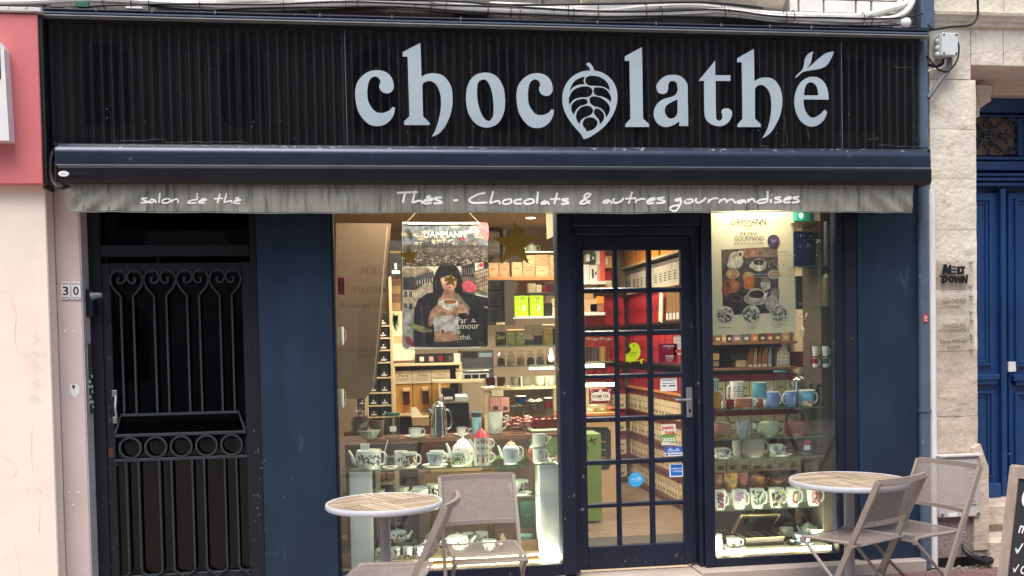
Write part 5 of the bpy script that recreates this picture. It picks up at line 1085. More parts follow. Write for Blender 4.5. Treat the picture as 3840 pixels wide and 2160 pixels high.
its += [(-1.5+.1*i, h*(.93-.012*abs(i)), .004, .003, 0, (150,96,50), 'r') for i in range(-3, 4)]
mb = MB(); decal(mb, X, .15, Z, lambda q: r, its); part(ht, 'printed_motif', mb, M['print'], kind='stuff')
teapot('small white teapot with a flowered orange lid at the right of the house teapot', kI, 1215, 1345, 428, 590, .27, wh, -1, ZU, lidm=mat('orange_flower_lid', (196,130,90), .3, var=.4, scale=60))
mug('slim white mug with a thin pencil drawing before the orange lidded teapot', kI, 1216, 1335, 482, 596, .15, M['bluegrey'], 1, ZU, .86, decor=lambda h: [(-1.6+.12*i, h*(.5+.06*math.sin(i*2)), .0012, .008, .8*(-1)**i, (60,64,72), 'r') for i in range(5)])
teapot('little white and red teapot half hidden by the stacked cups', kI, 1405, 1470, 440, 560, .3, M['terra'], -1, ZU, lidm=wh)
mug('white cup with scribbled black bird drawing, lower of a stack of two', kI, 1444, 1540, 475, 585, .15, wh, 1, ZU, 1.0, decor=lambda h: [(-1.5+.3*math.cos(t), h*(.5+.35*math.sin(t)), .0012, .009, t+1.57, (50,52,60), 'r') for t in [i*.4 for i in range(16)]], name='cup', cat='cup')
mug('plain white cup stacked on the cup with the bird drawing', kI, 1441, 1539, 375, 474, .15, wh, 1, P(*kI(1490, 474), .15).z, 1.0, name='cup', cat='cup')
mug('tiny bright bowl at the far right end of the glass shelf', kI, 1552, 1612, 556, 592, .13, wh, 0, ZU, .6, name='bowl', cat='bowl')
mug('grey green ribbed bowl on the left end of the wooden shelf', kI, 120, 300, 330, 398, .46, M['celadon'], 0, ZW, .6, name='bowl', cat='bowl', rim=wh)
X, Z, w_, h = spot(kI, 325, 447, 208, 406, .47, ZW); t = thing('glass_teapot', 'clear glass infuser jug with a dark green lid', 'glass jug', (X, .47, Z)); r = w_/2
mb = MB(); mb.lathe([(0,0),(r*.95,0),(r,.01),(r*.94,h*.5),(r*.85,h*.86)], (X,.47,Z), 22); part(t, 'glass', mb, M['clearg'], sm=True)
mb = MB(); mb.lathe([(0,.0),(r*.9,.0),(r*.95,h*.03),(r*.9,h*.1),(0,h*.12)], (X,.47,Z+h*.86), 22); part(t, 'lid', mb, M['dkgreen'], sm=True)
mb = MB(); mb.lathe([(r*.5,h*.1),(r*.5,h*.8)], (X,.47,Z), 16); part(t, 'infuser', mb, M['clearg'], sm=True)
mb = MB().box(X-.02, X+.025, .47-r-.003, .47-r-.001, Z+h*.28, Z+h*.48); part(t, 'price_label', mb, M['white'])
mug('white cup and saucer with black rim between the glass jug and coffee pot', kI, 505, 610, 330, 398, .47, wh, 1, ZW, .8, saucer=1.6, name='cup', cat='cup', rim=M['black'])
def coffee_pot(label, k, x0, x1, y0, y1, Y, z, hs, flute=True):
    X, Z, w_, h = spot(k, x0, x1, y0, y1, Y, z); r = w_/2; t = thing('coffee_pot', label, 'coffee pot', (X, Y, Z)); mb = MB(); n = 40; prof = [(.0,0),(1,0),(1,.02),(.98,.1),(.86,.5),(.74,.72)]; V = []; F = []
    for (pr_, pz) in prof:
        for kk in range(n):
            a2 = 2*math.pi*kk/n; f_ = (1-.045*(kk % 2)) if flute and .05 < pz < .7 else 1; V.append((X+r*pr_*f_*math.cos(a2), Y+r*pr_*f_*math.sin(a2), Z+h*pz))
    for i in range(len(prof)-1):
        for kk in range(n): l = (kk+1) % n; F.append((i*n+kk, i*n+l, (i+1)*n+l, (i+1)*n+kk))
    mb.add(V, F); part(t, 'body', mb, M['chrome'], sm=True)
    mb = MB(); mb.lathe([(r*.76,h*.72),(r*.78,h*.74),(r*.72,h*.8),(r*.45,h*.88),(r*.12,h*.92),(r*.06,h*.94),(r*.13,h*.965),(r*.1,h*.99),(0,h)], (X,Y,Z), 24); part(t, 'lid', mb, M['chrome'], sm=True)
    mb = MB(); handle(mb, X, Y, Z+h*.18, Z+h*.7, r*.85, r*.6, hs, .008); part(t, 'handle', mb, M['chrome'], sm=True)
    mb = MB(); mb.tube([(X-hs*r*.7, Y, Z+h*.6),(X-hs*r*.92, Y, Z+h*.68),(X-hs*r*1.05, Y, Z+h*.72)], .01, 8, rad=[.022,.014,.01]); part(t, 'spout', mb, M['chrome'], sm=True)
coffee_pot('tall fluted steel coffee pot shining on the wooden shelf', kI, 664, 805, 112, 402, .48, ZW, 1)
mug('small white cup and saucer right of the steel coffee pot', kI, 866, 945, 320, 384, .47, wh, 1, ZW, .8, saucer=1.6, name='cup', cat='cup', rim=M['black'])
mug('pale blue travel tumbler with dark lid and dark grip', kI, 984, 1060, 212, 388, .48, mat('powder_blue_tumbler', (150,184,208), .4, var=.03), 0, ZW, .95, name='tumbler', cat='tumbler', band=[(.78,.97,M['darkgrey'])], decor=lambda h: [(-.9, h*.35, .010, h*.22, 0, (52,54,58), 'r')])
mug('tall plain white jug with brown rim on the wooden shelf', kI, 1107, 1218, 206, 386, .5, wh, 1, ZW, 1.0, rim=M['brown'], name='jug', cat='jug', hz=(.2,.7))
X, Z, w_, h = spot(kI, 1268, 1392, 140, 372, .5, ZW); t = thing('glass_carafe', 'faceted clear glass carafe with metal plunger lid', 'carafe', (X, .5, Z)); r = w_/2
mb = MB(); mb.lathe([(0,0),(r,0),(r*.98,h*.05),(r*.88,h*.5),(r*.8,h*.86),(r*.84,h*.88)], (X,.5,Z), 8); part(t, 'glass', mb, M['clearg'])
mb = MB(); mb.lathe([(0,h*.88),(r*.86,h*.88),(r*.84,h*.92),(r*.1,h*.94),(r*.08,h*1.0),(0,h*1.0)], (X,.5,Z), 20); part(t, 'lid', mb, M['chrome'], sm=True)
mb = MB(); handle(mb, X, .5, Z+h*.2, Z+h*.75, r*.9, r*.6, 1, .007); part(t, 'handle', mb, M['clearg'], sm=True)
X, Z, w_, h = spot(kI, 1455, 1645, 258, 350, .5, ZW+.03); t = thing('chocolate_box', 'dark red partitioned box of wrapped chocolates at the right end', 'chocolate box', (X, .5, Z))
mb = MB(); mb.box(X-w_/2, X+w_/2, .5, .505, Z, Z+h*.75); mb.box(X-w_/2, X+w_/2, .64, .645, Z, Z+h*.75); mb.box(X-w_/2, X-w_/2+.004, .5, .645, Z, Z+h*.75); mb.box(X+w_/2-.004, X+w_/2, .5, .645, Z, Z+h*.75); mb.box(X-w_/2, X+w_/2, .5, .645, Z, Z+.004); mb.box(X-.002, X+.002, .5, .645, Z, Z+h*.85); mb.box(X-w_/2, X+w_/2, .57, .573, Z, Z+h*.85); part(t, 'tray', mb, mat('maroon_card', (112,36,36), .5, var=.08))
for i in range(4):
    for j in range(2): mb = MB(); mb.lathe([(0,0),(.02,.0),(.022,.012),(.012,.024),(0,.026)], (X-w_*.37+w_*.25*i, .535+.07*j, Z+h*.5), 10); part(t, 'chocolate', mb, M['pinkbag'] if (i+j) % 2 else M['brown'], sm=True)
single('tray', 'flat grey green tray under the chocolate box', 'tray', MB().box(X-w_/2-.03, X+w_/2+.01, .46, .68, ZW+.001, ZW+.028, .01), M['celadon'])
# cellophane parcel and basket at left end
X, Z, w_, h = spot(kI, 62, 212, 170, 352, .52); shelf('wood_shelf', 'short dark ledge under the cellophane parcel at far left', XX(1290, 1616, .5), XX(1400, 1616, .5), .46, .7, Z, .03, M['darkwood'])
t = thing('cellophane_parcel', 'cellophane gift parcel of dark chocolates tied with raffia', 'gift parcel', (X, .52, Z)); r = w_/2
mb = MB(); V = []
mb.lathe([(0,0),(r*.8,0),(r*1.0,h*.3),(r*.85,h*.62),(r*.25,h*.8),(r*.2,h*.84),(r*.55,h*1.0)], (X,.52,Z), 11); part(t, 'wrap', mb, M['cello'])
mb = MB(); mb.lathe([(0,.004),(r*.75,.004),(r*.9,h*.3),(r*.7,h*.58),(0,h*.66)], (X,.52,Z), 10); part(t, 'chocolates', mb, mat('dark_chocolate', (70,36,36), .4, var=.5, scale=30, bump=.8, bscale=30))
mb = MB()
for i in range(14): mb.tube([(X, .5, Z+h*.8), (X+r*random.uniform(-.6,.6), .48, Z+h*random.uniform(.78,.98))], .0015, 4)
part(t, 'raffia', mb, M['card'], kind='stuff')
mb = MB(); mb.add([(X+.0,.52-r,Z+h*.12),(X+.05,.52-r,Z+h*.2),(X+.06,.53-r,Z+h*.42),(X+.01,.53-r,Z+h*.34)], [(0,1,2,3)]); part(t, 'gift_tag', mb, mat('grey_tag', (128,116,108), .7, var=.05))
X, Z, w_, h = spot(kI, 218, 325, 205, 330, .6, ZW); t = thing('basket', 'dark patterned gift basket with a thin arched handle', 'basket', (X, .6, Z)); mb = MB(); mb.lathe([(0,0),(w_*.4,0),(w_*.5,h*.95),(w_*.46,h),(w_*.36,h*.1),(0,h*.1)], (X,.6,Z), 16); part(t, 'weave', mb, mat('speckled_basket', (104,90,78), .7, var=.6, scale=80), sm=True)
mb = MB(); mb.tube([(X+w_*.42*math.cos(a2), .6, Z+h*.95+h*.3*math.sin(a2)) for a2 in [math.pi*i/12 for i in range(13)]], .003, 5); part(t, 'handle', mb, M['brown'])
CUPS = [
 ('dark smoky glass cup at the left of the lower shelf', 235, 332, 760, 820, .36, M['grey'], 0, .8, None),
 ('low white cup with gold handle just above the table edge', 303, 425, 792, 842, .22, wh, 1, .75, None),
 ('grey white bowl shaped cup behind the low white cup', 392, 515, 765, 842, .34, M['grey'], 0, .75, None),
 ('translucent pale cup at the back of the lower shelf', 530, 650, 737, 800, .38, M['bluegrey'], 0, .7, None),
 ('white cup with brown floral lower half', 533, 655, 775, 850, .22, wh, -1, .8, LF(50, 11, [(120,84,66),(150,110,90),(96,70,60)], size=(.004,.009), zr=(.05,.55), sh='o')),
 ('white mug with large black and grey leaves beside the chair back', 645, 745, 750, 850, .27, wh, 0, .95, LF(30, 12, size=(.01,.018))),
]
for lab, x0, x1, y0, y1, Y, m, hs, tp, dc in CUPS: mug(lab, kI, x0, x1, y0, y1, Y, m, hs, ZLo, tp, dc, name='cup', cat='cup')
mug('white cup and saucer with red berries right of the chair back', kI, 1297, 1412, 745, 845, .24, wh, -1, ZLo, .72, LF(26, 13, [(60,66,54),(96,40,50),(130,40,56),(40,44,40)], size=(.008,.016), an=(-1.9,-.3)), saucer=1.42, name='cup', cat='cup')
mug('grey glass cup behind the berry cup', kI, 1297, 1402, 710, 800, .36, M['grey'], 0, ZLo, .8, name='cup', cat='cup')
BERRY = [(70,80,58),(96,44,52),(150,60,48),(52,54,46),(110,120,70)]
for i, (x0, x1, y0, y1, lab) in enumerate(((263, 300, 1212, 1300, 'small black leaf cup partly hidden by the table post'), (365, 450, 1210, 1298, 'small black leaf cup first right of the table post'), (460, 542, 1203, 1292, 'small black leaf cup second right of the table post'), (545, 628, 1195, 1285, 'small black leaf cup third right of the table post'))):
    mug(lab, kI, x0, x1, y0, y1, .19, wh, 0, ZB, .82, LF(12, 20+i, size=(.009,.016)), name='cup', cat='cup', group='small black leaf cups')
mug('white handled cup between the leaf cups and tilted chair', kI, 622, 700, 1150, 1275, .22, wh, -1, ZB, .9, LF(10, 27, size=(.006,.012)), name='cup', cat='cup')
zr_ = P(*kI(440, 1192), .36).z
single('riser', 'dark riser under the berry teapot in the bottom row', 'riser', MB().box(XX(*kI(330, 1200), .3), XX(*kI(570, 1200), .3), .3, .46, ZB, zr_, .003), M['darkgrey'])
teapot('cream teapot with olive sprigs and blue rim on the dark riser', kI, 350, 500, 1092, 1194, .36, wh, 1, zr_, decor=LF(18, 30, LEAFC, size=(.012,.02)), flat=1, lidm=M['bluegrey'])
teapot('large cream teapot with fruit and leaf print at the centre of the bottom row', kI, 785, 965, 1078, 1215, .26, wh, 1, ZB+.02, decor=LF(26, 31, BERRY, size=(.01,.02)), flat=1)
mug('cup with dark flowered rim behind the fruit teapot', kI, 910, 1005, 1068, 1160, .42, wh, 0, ZB+.02, .8, LF(30, 32, LEAFC, size=(.004,.009), zr=(.6,.95), sh='o'), name='cup', cat='cup')
mug('tall cream mug with holly sprig behind the front fruit mug', kI, 1012, 1108, 1096, 1205, .36, wh, 0, ZB+.02, 1.0, LF(16, 33, BERRY, size=(.01,.018)))
mug('front cream mug with leafy branch and right handle', kI, 1066, 1165, 1120, 1212, .22, wh, 1, ZB+.01, .92, LF(18, 34, [(90,106,60),(70,84,52),(140,130,90)], size=(.008,.016)))
mug('pale cup peeking out behind the tilted chair arm', kI, 655, 740, 1085, 1160, .4, wh, -1, ZB+.05, .8, name='cup', cat='cup')
X, Z, w_, h = spot(kI, 1197, 1512, 1100, 1232, .24, ZB); t = thing('gift_tray', 'brown cardboard gift tray holding a mint bowl', 'gift tray', (X, .24, Z)); mb = MB(); mb.box(X-w_/2, X+w_/2, .24, .246, Z, Z+h*.62); mb.box(X-w_/2, X-w_/2+.006, .24, .44, Z, Z+h*.8); mb.box(X+w_/2-.006, X+w_/2, .24, .44, Z, Z+h*.8); mb.box(X-w_/2, X+w_/2, .434, .44, Z, Z+h); mb.box(X-w_/2, X+w_/2, .24, .44, Z, Z+.01); part(t, 'card_tray', mb, mat('brown_card', (132,98,74), .7, var=.06)); mb = MB(); mb.box(X-w_/2-.004, X+w_/2+.006, .237, .2395, Z, Z+h*.32); part(t, 'outer_sleeve', mb, MATS['brown_card'])
mug('mint green bowl inside the brown gift tray', kI, 1325, 1445, 1108, 1160, .34, M['mint'], 0, Z+h*.35, .75, name='bowl', cat='bowl'); mug('tiny pale blue dish inside the gift tray', kI, 1248, 1298, 1132, 1160, .32, M['bluegrey'], 0, Z+h*.3, .7, name='dish', cat='dish')
c_ = P(*kI(1220, 1150), .31); mb = MB(); mb.lathe([(.0,0),(.02,0),(.03,.03),(.018,.05),(.012,.07),(0,.07)], (c_.x, .36, Z+h*.25), 12); single('tea_whisk', 'small bamboo tea whisk in the gift tray', 'whisk', mb, M['wood'], None, True)
carton('dark green matcha set box standing behind the gift tray', kI, 1348, 1460, 885, 1095, .45, M['dkgreen'], .06, name='tea_set_box', art=lambda mb, fn, x, z, w2, h2: (text(mb, 'Set Matcha', fn, x+w2*.2, x+w2*.8, z+h2*.52, z+h2*.56, lin((190,206,190))), text(mb, 'set', fn, x+w2*.42, x+w2*.6, z+h2*.45, z+h2*.485, lin((190,206,190)))))
carton('dark blue round tea can on the lower left behind the table post', kI, 416, 500, 985, 1100, .5, M['navytin'], .09, name='tea_can', cat='can', face=[(.0,.35,1,.5,mat('orange_brown_band', (150,80,50), .5, var=.1))])
carton('brown cardboard box with handle slot behind the glass shelf', kI, 676, 1066, 636, 740, .62, M['kraft2'], .3, z=ZLo+.12, name='cardboard_box', face=[(.28,.86,.72,1.0,mat('box_slot', (110,76,62), .8, var=.05))])
single('stand', 'brown plywood stand under the cardboard box', 'stand', MB().box(XX(*kI(590, 1100), .62), XX(*kI(1190, 1100), .62), .62, .92, FZ, ZLo+.118, .003), mat('brown_plywood', (140,108,80), .7, var=.08, scale=4))
mb = MB();
for pa in (258, 400): mb.box(XX(*kI(pa, 720), .62), XX(*kI(pa+38, 720), .62), .62, .66, FZ, ZU-.02, .003)
t = thing('wood_rack', 'pale wooden rack with two orange boxes behind the lower left shelf', 'rack', (XX(*kI(330, 760), .62), .62, FZ)); part(t, 'post', mb, M['wood']); mb = MB().box(XX(*kI(258, 752), .62), XX(*kI(438, 752), .62), .625, .85, P(*kI(340, 762), .62).z, P(*kI(340, 744), .62).z, .002); part(t, 'board', mb, M['wood'])
zq = P(*kI(340, 744), .62).z
for pa in (286, 344): carton('small orange brown tea box on the pale rack, %s one' % ('left' if pa < 300 else 'right'), kI, pa, pa+46, 682, 744, .66, M['terra'], .08, z=zq, name='tea_box')
single('dark_cabinet', 'dark cabinet filling the space behind the lower left display', 'cabinet', MB().box(gx0, XX(*kI(590, 1100), .72), .74, 1.1, FZ, .93, .003), mat('dark_brown_cabinet', (84,66,54), .6, var=.1))
# ================================================================== hanging banner, poster, stars
bp = [kE(*p) for p in ((-40,235),(376,238),(262,1450),(180,1560),(-40,1560))]
mb = MB(); pts = [(P(x, y, .44).x, P(x, y, .44).z) for x, y in bp][::-1]; mb.poly(pts, (), facade(.44), .004)
t = thing('hanging_banner', 'beige fabric banner hanging at the left of the window, seen from behind', 'banner', (P(*kE(150, 800), .42).x, .42, .9)); part(t, 'cloth', mb, mat('beige_banner_cloth', (132,108,86), .85, var=.08, scale=2))
mb = MB(); a_ = [P(*kE(*p), .435) for p in ((345,250),(352,260),(250,1440),(240,1440))]; mb.add([(p.x, .4345, p.z) for p in a_], [(0,3,2,1)]); part(t, 'edge_seam', mb, mat('banner_seam', (196,170,140), .8, var=.03))
for s_, x0, x1, y0, y1 in (('UER', 135, 350, 562, 618), ('MERCI', 95, 345, 715, 765), ("m'ensui", 5, 320, 838, 868), ('CUEN', 70, 300, 1175, 1205), ('WAKE', 120, 290, 1215, 1252)):
    A_, B_ = P(*kE(x0, y1), .435), P(*kE(x1, y0), .435); mb = MB(); text(mb, s_, facade(.4352), A_.x, B_.x, A_.z, B_.z, mirror=True, bold=.01); part(t, 'lettering', mb, mat('banner_show_through', (112,90,72), .85, var=.03))
def poster(name, label, k, Y, corners, items, texts, rods=None, th=.002, base=(236,226,206)):
    cx = sum(k(*c)[0] for c in corners)/4; pz = P(*k(*corners[2]), Y)
    t = thing(name, label, 'poster', (P(cx, k(*corners[0])[1], Y).x, Y, pz.z))
    f2 = lambda x, y: (P(*k(x, y), Y).x, P(*k(x, y), Y).z)
    mb = MB(); q = [f2(*c) for c in corners]; mb.poly(q, (), facade(Y), th, lin(base)); part(t, 'sheet', mb, M['print'])
    mb = MB(); d = th+.0002
    for col, pts in items:
        d += .000012; q = [f2(*p) for p in pts]
        if sum(q[i][0]*q[(i+1) % len(q)][1]-q[(i+1) % len(q)][0]*q[i][1] for i in range(len(q))) < 0: q = q[::-1]
        mb.poly(q, (), (lambda dd: (lambda u, v, w_: (u, Y-dd, v)))(d), 0, lin(col))
    part(t, 'printed_picture', mb, printed('printed_photo'), kind='stuff')
    for (s_, x0, x1, y0, y1, col, bold) in texts:
        mb = MB(); A_, B_ = P(*k(x0, y1), Y), P(*k(x1, y0), Y); text(mb, s_, facade(Y-d-.0003), A_.x, B_.x, A_.z, B_.z, lin(col), bold=bold); part(t, 'lettering', mb, M['print'])
    return t
def ell(cx, cy, a, b, n=16, rot=0): return [(cx+a*math.cos(t)*math.cos(rot)-b*math.sin(t)*math.sin(rot), cy+a*math.cos(t)*math.sin(rot)+b*math.sin(t)*math.cos(rot)) for t in [2*math.pi*i/n for i in range(n)]]
def sm2(p): return smooth(p, 4)
R = random.Random(5); it = []
it.append(((112,118,126), [(462,238),(1105,238),(1105,410),(462,410)]))
for i in range(46):
    c_ = R.choice([(166,162,156),(196,186,170),(140,140,142),(90,96,104),(186,168,140)]); it.append((c_, ell(R.uniform(490,1080), R.uniform(255,395), R.uniform(18,60), R.uniform(6,18), 12)))
it.append(((226,110,116), sm2([(1015,240),(1104,240),(1104,370),(1070,340),(1040,290)])))
it.append(((96,88,84), [(462,400),(1105,405),(1105,560),(462,560)]))
for i in range(420):
    x, y = R.uniform(464,1098), R.uniform(396,560); s_ = 2+8*(y-390)/170
    it.append((R.choice([(58,52,52),(40,38,42),(180,160,142),(206,190,172),(130,112,100),(84,78,78),(220,200,170)]), [(x,y),(x+s_*R.uniform(.8,2),y+R.uniform(-1,1)),(x+s_*R.uniform(.8,2),y+s_*R.uniform(.5,1.2)),(x,y+s_*.8)]))
it.append(((168,150,134), [(465,575),(640,565),(700,600),(690,650),(540,640),(465,650)])); it.append(((92,88,92), [(465,640),(560,640),(690,600),(705,650),(560,745),(465,740)]))
it.append(((206,190,170), [(465,730),(560,740),(700,640),(700,760),(565,840),(560,1000),(465,1000)])); it.append(((70,66,72), [(465,740),(545,740),(560,640),(520,640),(465,690)]))
for i in range(7): x = 575+i*19; it.append(((44,42,48), [(x,672+i*-4),(x+10,668-i*4),(x+12,700-i*4),(x+1,704-i*4)])); it.append(((232,222,206), [(x-4,668-i*4),(x,668-i*4),(x+1,704-i*4),(x-4,704-i*4)]))
for yy in (750, 840, 930):
    for xx in (475, 512): it.append(((60,56,58), [(xx,yy),(xx+22,yy+2),(xx+22,yy+46),(xx,yy+44)])); it.append(((190,186,176), [(xx+10,yy),(xx+12,yy),(xx+12,yy+46),(xx+10,yy+46)]))
it.append(((50,48,54), [(905,560),(1105,530),(1105,620),(1000,650),(905,640)])); it.append(((176,152,132), [(1000,610),(1105,575),(1105,770),(1010,720)])); it.append(((120,104,94), [(900,640),(1005,640),(1012,725),(910,690)]))
for r_ in range(4):
    for c_ in range(6): x = 1010+c_*16; y = 622+r_*30-c_*5; it.append(((62,50,46), [(x,y),(x+8,y-2),(x+8,y+18),(x,y+20)]))
for c_ in range(6): x = 910+c_*16; it.append(((150,140,132), [(x,575-c_),(x+4,575-c_),(x+6,625),(x+1,625)]))
it.append(((222,206,196), [(1005,540),(1070,528),(1075,575),(1010,600)])); it.append(((206,60,80), ell(1056,550,16,16)))
it.append(((40,38,44), [(890,752),(1105,800),(1105,1165),(960,1165),(900,900)])); it.append(((150,146,146), [(1020,760),(1105,775),(1105,785),(1020,770)])); it.append(((180,176,172), [(1075,860),(1105,865),(1105,880),(1075,875)]))
it.append(((178,180,188), sm2([(470,890),(520,905),(548,960),(535,1060),(520,1165),(470,1165)]))); it.append(((212,212,216), sm2([(474,910),(510,920),(530,970),(505,1040),(474,1060)])))
it.append(((46,40,48), [(545,1165),(550,880),(580,810),(650,765),(720,750),(860,750),(900,800),(960,900),(1000,1165)]))            # coat
it.append(((196,146,124), [(696,1165),(690,1030),(705,930),(735,800),(860,790),(882,900),(886,1030),(894,1165)]))                               # torso
it.append(((62,50,58), sm2([(600,1165),(650,1125),(720,1132),(800,1128),(910,1120),(1000,1165)])))                                  # trousers
it.append(((212,204,206), sm2([(694,955),(740,935),(850,935),(876,950),(892,1030),(885,1046),(780,1055),(694,1045),(688,1020)])))    # top
it.append(((150,132,116), [(845,760),(880,770),(950,850),(1005,940),(990,960),(930,900),(865,830)]))                                # lapel
it.append(((36,32,36), sm2([(690,740),(700,640),(735,565),(800,532),(862,555),(900,625),(915,735),(880,765),(850,740),(770,760),(715,765)])))  # hair
it += [((78,70,76), [(590,830),(604,824),(640,1160),(622,1160)]), ((66,58,66), [(900,830),(912,834),(960,1000),(940,1000)]), ((28,24,30), sm2([(640,1040),(690,985),(700,1130),(640,1150)])), ((28,24,30), sm2([(884,930),(930,920),(960,1060),(900,1120)])), ((84,74,72), sm2([(745,560),(800,540),(850,560),(800,552)])), ((70,60,60), [(705,640),(712,640),(722,750),(712,752)]), ((150,104,86), [(780,772),(850,765),(845,785),(790,790)])]
it.append(((206,158,136), sm2([(752,640),(800,618),(862,640),(868,700),(845,745),(815,768),(780,748),(757,700)])))                   # face
it.append(((190,138,116), [(775,745),(850,745),(862,800),(748,805)])); it.append(((40,34,38), sm2([(745,650),(750,600),(800,575),(858,600),(870,655),(830,632),(790,636)])))
it.append(((150,66,70), ell(818,722,16,5))); it.append(((60,40,40), ell(788,668,12,4))); it.append(((60,40,40), ell(845,668,12,4))); it.append(((176,124,104), ell(820,695,7,10)))
it.append(((206,160,138), sm2([(655,1005),(668,920),(700,870),(745,845),(790,865),(780,900),(740,905),(705,950),(680,1010)]))); it.append(((206,160,138), sm2([(800,900),(830,865),(890,840),(935,870),(945,905),(900,915),(850,905)])))
for i in range(4): it.append(((170,120,100), [(735+i*12,856+i*3),(738+i*12,855+i*3),(770+i*8,890),(767+i*8,892)])); it.append(((170,120,100), [(850+i*18,856-i*2),(853+i*18,855-i*2),(880+i*16,895),(877+i*16,896)]))
it.append(((236,228,218), ell(815,836,68,32))); it.append(((166,100,70), ell(822,828,46,17))); it.append(((236,228,218), sm2([(750,848),(880,848),(850,880),(815,890),(775,880)]))); it.append(((236,228,218), ell(742,838,14,16)))
it.append(((222,96,118), sm2([(910,690),(960,670),(1015,710),(1010,750),(960,755),(920,735)]))); it.append(((196,70,96), sm2([(480,1095),(515,1100),(550,1150),(535,1165),(495,1140)]))); it.append(((150,150,104), sm2([(505,1000),(580,1005),(680,1040),(670,1058),(580,1050)])))
for (x, y, a_, b_, ro) in ((515,310,40,14,1.1),(637,270,12,6,.2),(815,300,14,6,1.2),(672,365,24,8,-1.2),(700,680,26,8,-.6),(880,1128,28,9,-.5),(765,1050,14,10,1.2),(1060,1150,40,9,.5)): it.append(((74,78,66), ell(x, y, a_, b_, 12, ro)))
it.append(((206,60,72), [(905,352),(930,346),(934,368),(910,372)])); it.append(((26,25,28), [(962,890),(1030,890),(1030,985),(962,985)])); it.append(((230,226,220), ell(995,964,6,9))); it.append(((230,226,220), [(978,974),(1014,974),(1014,982),(978,982)]))
W_ = (236,230,220)
pst = poster('tea_poster', 'large tea poster of a woman with a cup above city rooftops', kE, .36, [(460,1172),(1108,1172),(1100,236),(460,226)], it, [('DAMMANN', 625, 938, 297, 346, W_, .0), ('FRÈRES', 728, 832, 362, 384, W_, .0), ('DAMMANN', 582, 1036, 366, 408, (84,78,76), .0), ('FRÈRES', 750, 862, 452, 474, (70,66,64), 0), ("Marchand de thés à Paris", 610, 930, 512, 530, (60,56,54), 0), ('Par', 872, 946, 945, 992, W_, 0), ('amour', 870, 1038, 1000, 1034, W_, 0), ('du', 836, 895, 1034, 1072, W_, 0), ('thé.', 892, 980, 1074, 1114, W_, 0)])
for (x0, x1, y0, y1) in ((499, 1040, 228, 248), (509, 1050, 1166, 1190)):
    A_, B_ = P(*kE(x0, y1), .355), P(*kE(x1, y0), .355); part(pst, 'hanging_rod', MB().box(A_.x, B_.x, .3515, .3575, A_.z, B_.z, .004), M['white'])
for (x0, y0, x1, y1) in ((499,220,560,160),(1038,230,960,150)): part(pst, 'cord', MB().tube([P(*kE(x0, y0), .355), P(*kE(x1, y1), .355)], .0015, 5), M['card'])
gs = mat('matt_gold_film', (158,128,48), .5, metal=0., var=.04)
for (cx, cy, R1, lab, ro) in ((1309, 400, 180, 'big matt gold star sticker on the window glass', 0), (512, 485, 84, 'small gold star sticker at the left edge of the tea poster', .12), (826, 668, 58, 'small gold star sticker over the face on the tea poster', -.1)):
    pts = []
    for i in range(10):
        a2 = math.pi/2+i*math.pi/5+ro; rr = R1*(1 if i % 2 == 0 else .40); pts.append(kE(cx+rr*math.cos(a2), cy-rr*math.sin(a2)))
    q = [(P(x, y, .06).x, P(x, y, .06).z) for x, y in pts]; mb = MB(); mb.poly(q, (), facade(.0615), .0008); mb.v = [(v[0], v[1], v[2]) for v in mb.v]
    for i, v in enumerate(mb.v): mb.v[i] = (v[0], .0515-(.0008 if i < 10 else 0), v[2])
    single('star_sticker', lab, 'star sticker', mb, gs, 'gold star stickers')
# ================================================================== back of the shop, left part
# tower of black tins
TY = 1.25
tx0, tx1 = XX(*kE(262, 1100), TY), XX(*kE(388, 1100), TY); px0, px1 = XX(*kE(366, 1100), TY), XX(*kE(388, 1100), TY)
tw = thing('tin_rack', 'tall cream rack of black tea tins beside the hanging banner', 'rack', ((tx0+tx1)/2, TY, FZ))
part(tw, 'post', MB().box(px0, px1, TY, TY+.3, FZ, ZZ(*kE(370, 640), TY), .003), M['wood'])
part(tw, 'post', MB().box(tx0-.1, tx0-.07, TY, TY+.3, FZ, ZZ(*kE(370, 640), TY), .003), M['wood'])
part(tw, 'back', MB().box(tx0-.1, px1, TY+.28, TY+.3, FZ, ZZ(*kE(370, 640), TY), .003), mat('rack_back', (128,104,84), .7, var=.05))
rws = [kE(0, 1005)[1], kE(0, 1098)[1], kE(0, 1190)[1], kE(0, 1283)[1], kE(0, 1397)[1], kI(0, 62)[1], kI(0, 158)[1], kI(0, 245)[1]]
def tin_proto(m, logo=True, w_=.075, h_=.095):
    t = thing('tea_tin', 'x', 'tea tin', (0,0,0)); part(t, 'body', MB().box(-w_/2, w_/2, -w_, 0, 0, h_, .003), m, True); part(t, 'lid', MB().box(-w_/2-.0008, w_/2+.0008, -w_-.0008, .0008, h_*.82, h_+.001, .003), m, True)
    if logo: part(t, 'emblem', MB().box(-.005, .005, -w_-.0016, -w_-.0009, h_*.28, h_*.42), M['white'], True); part(t, 'name_bar', MB().box(-w_*.27, w_*.27, -w_-.0016, -w_-.0009, h_*.12, h_*.22), M['white'], True)
    return t
proto = tin_proto(M['blacktin']); first = True; ORD = ('top', 'second', 'third', 'fourth', 'fifth', 'sixth', 'seventh', 'lowest')
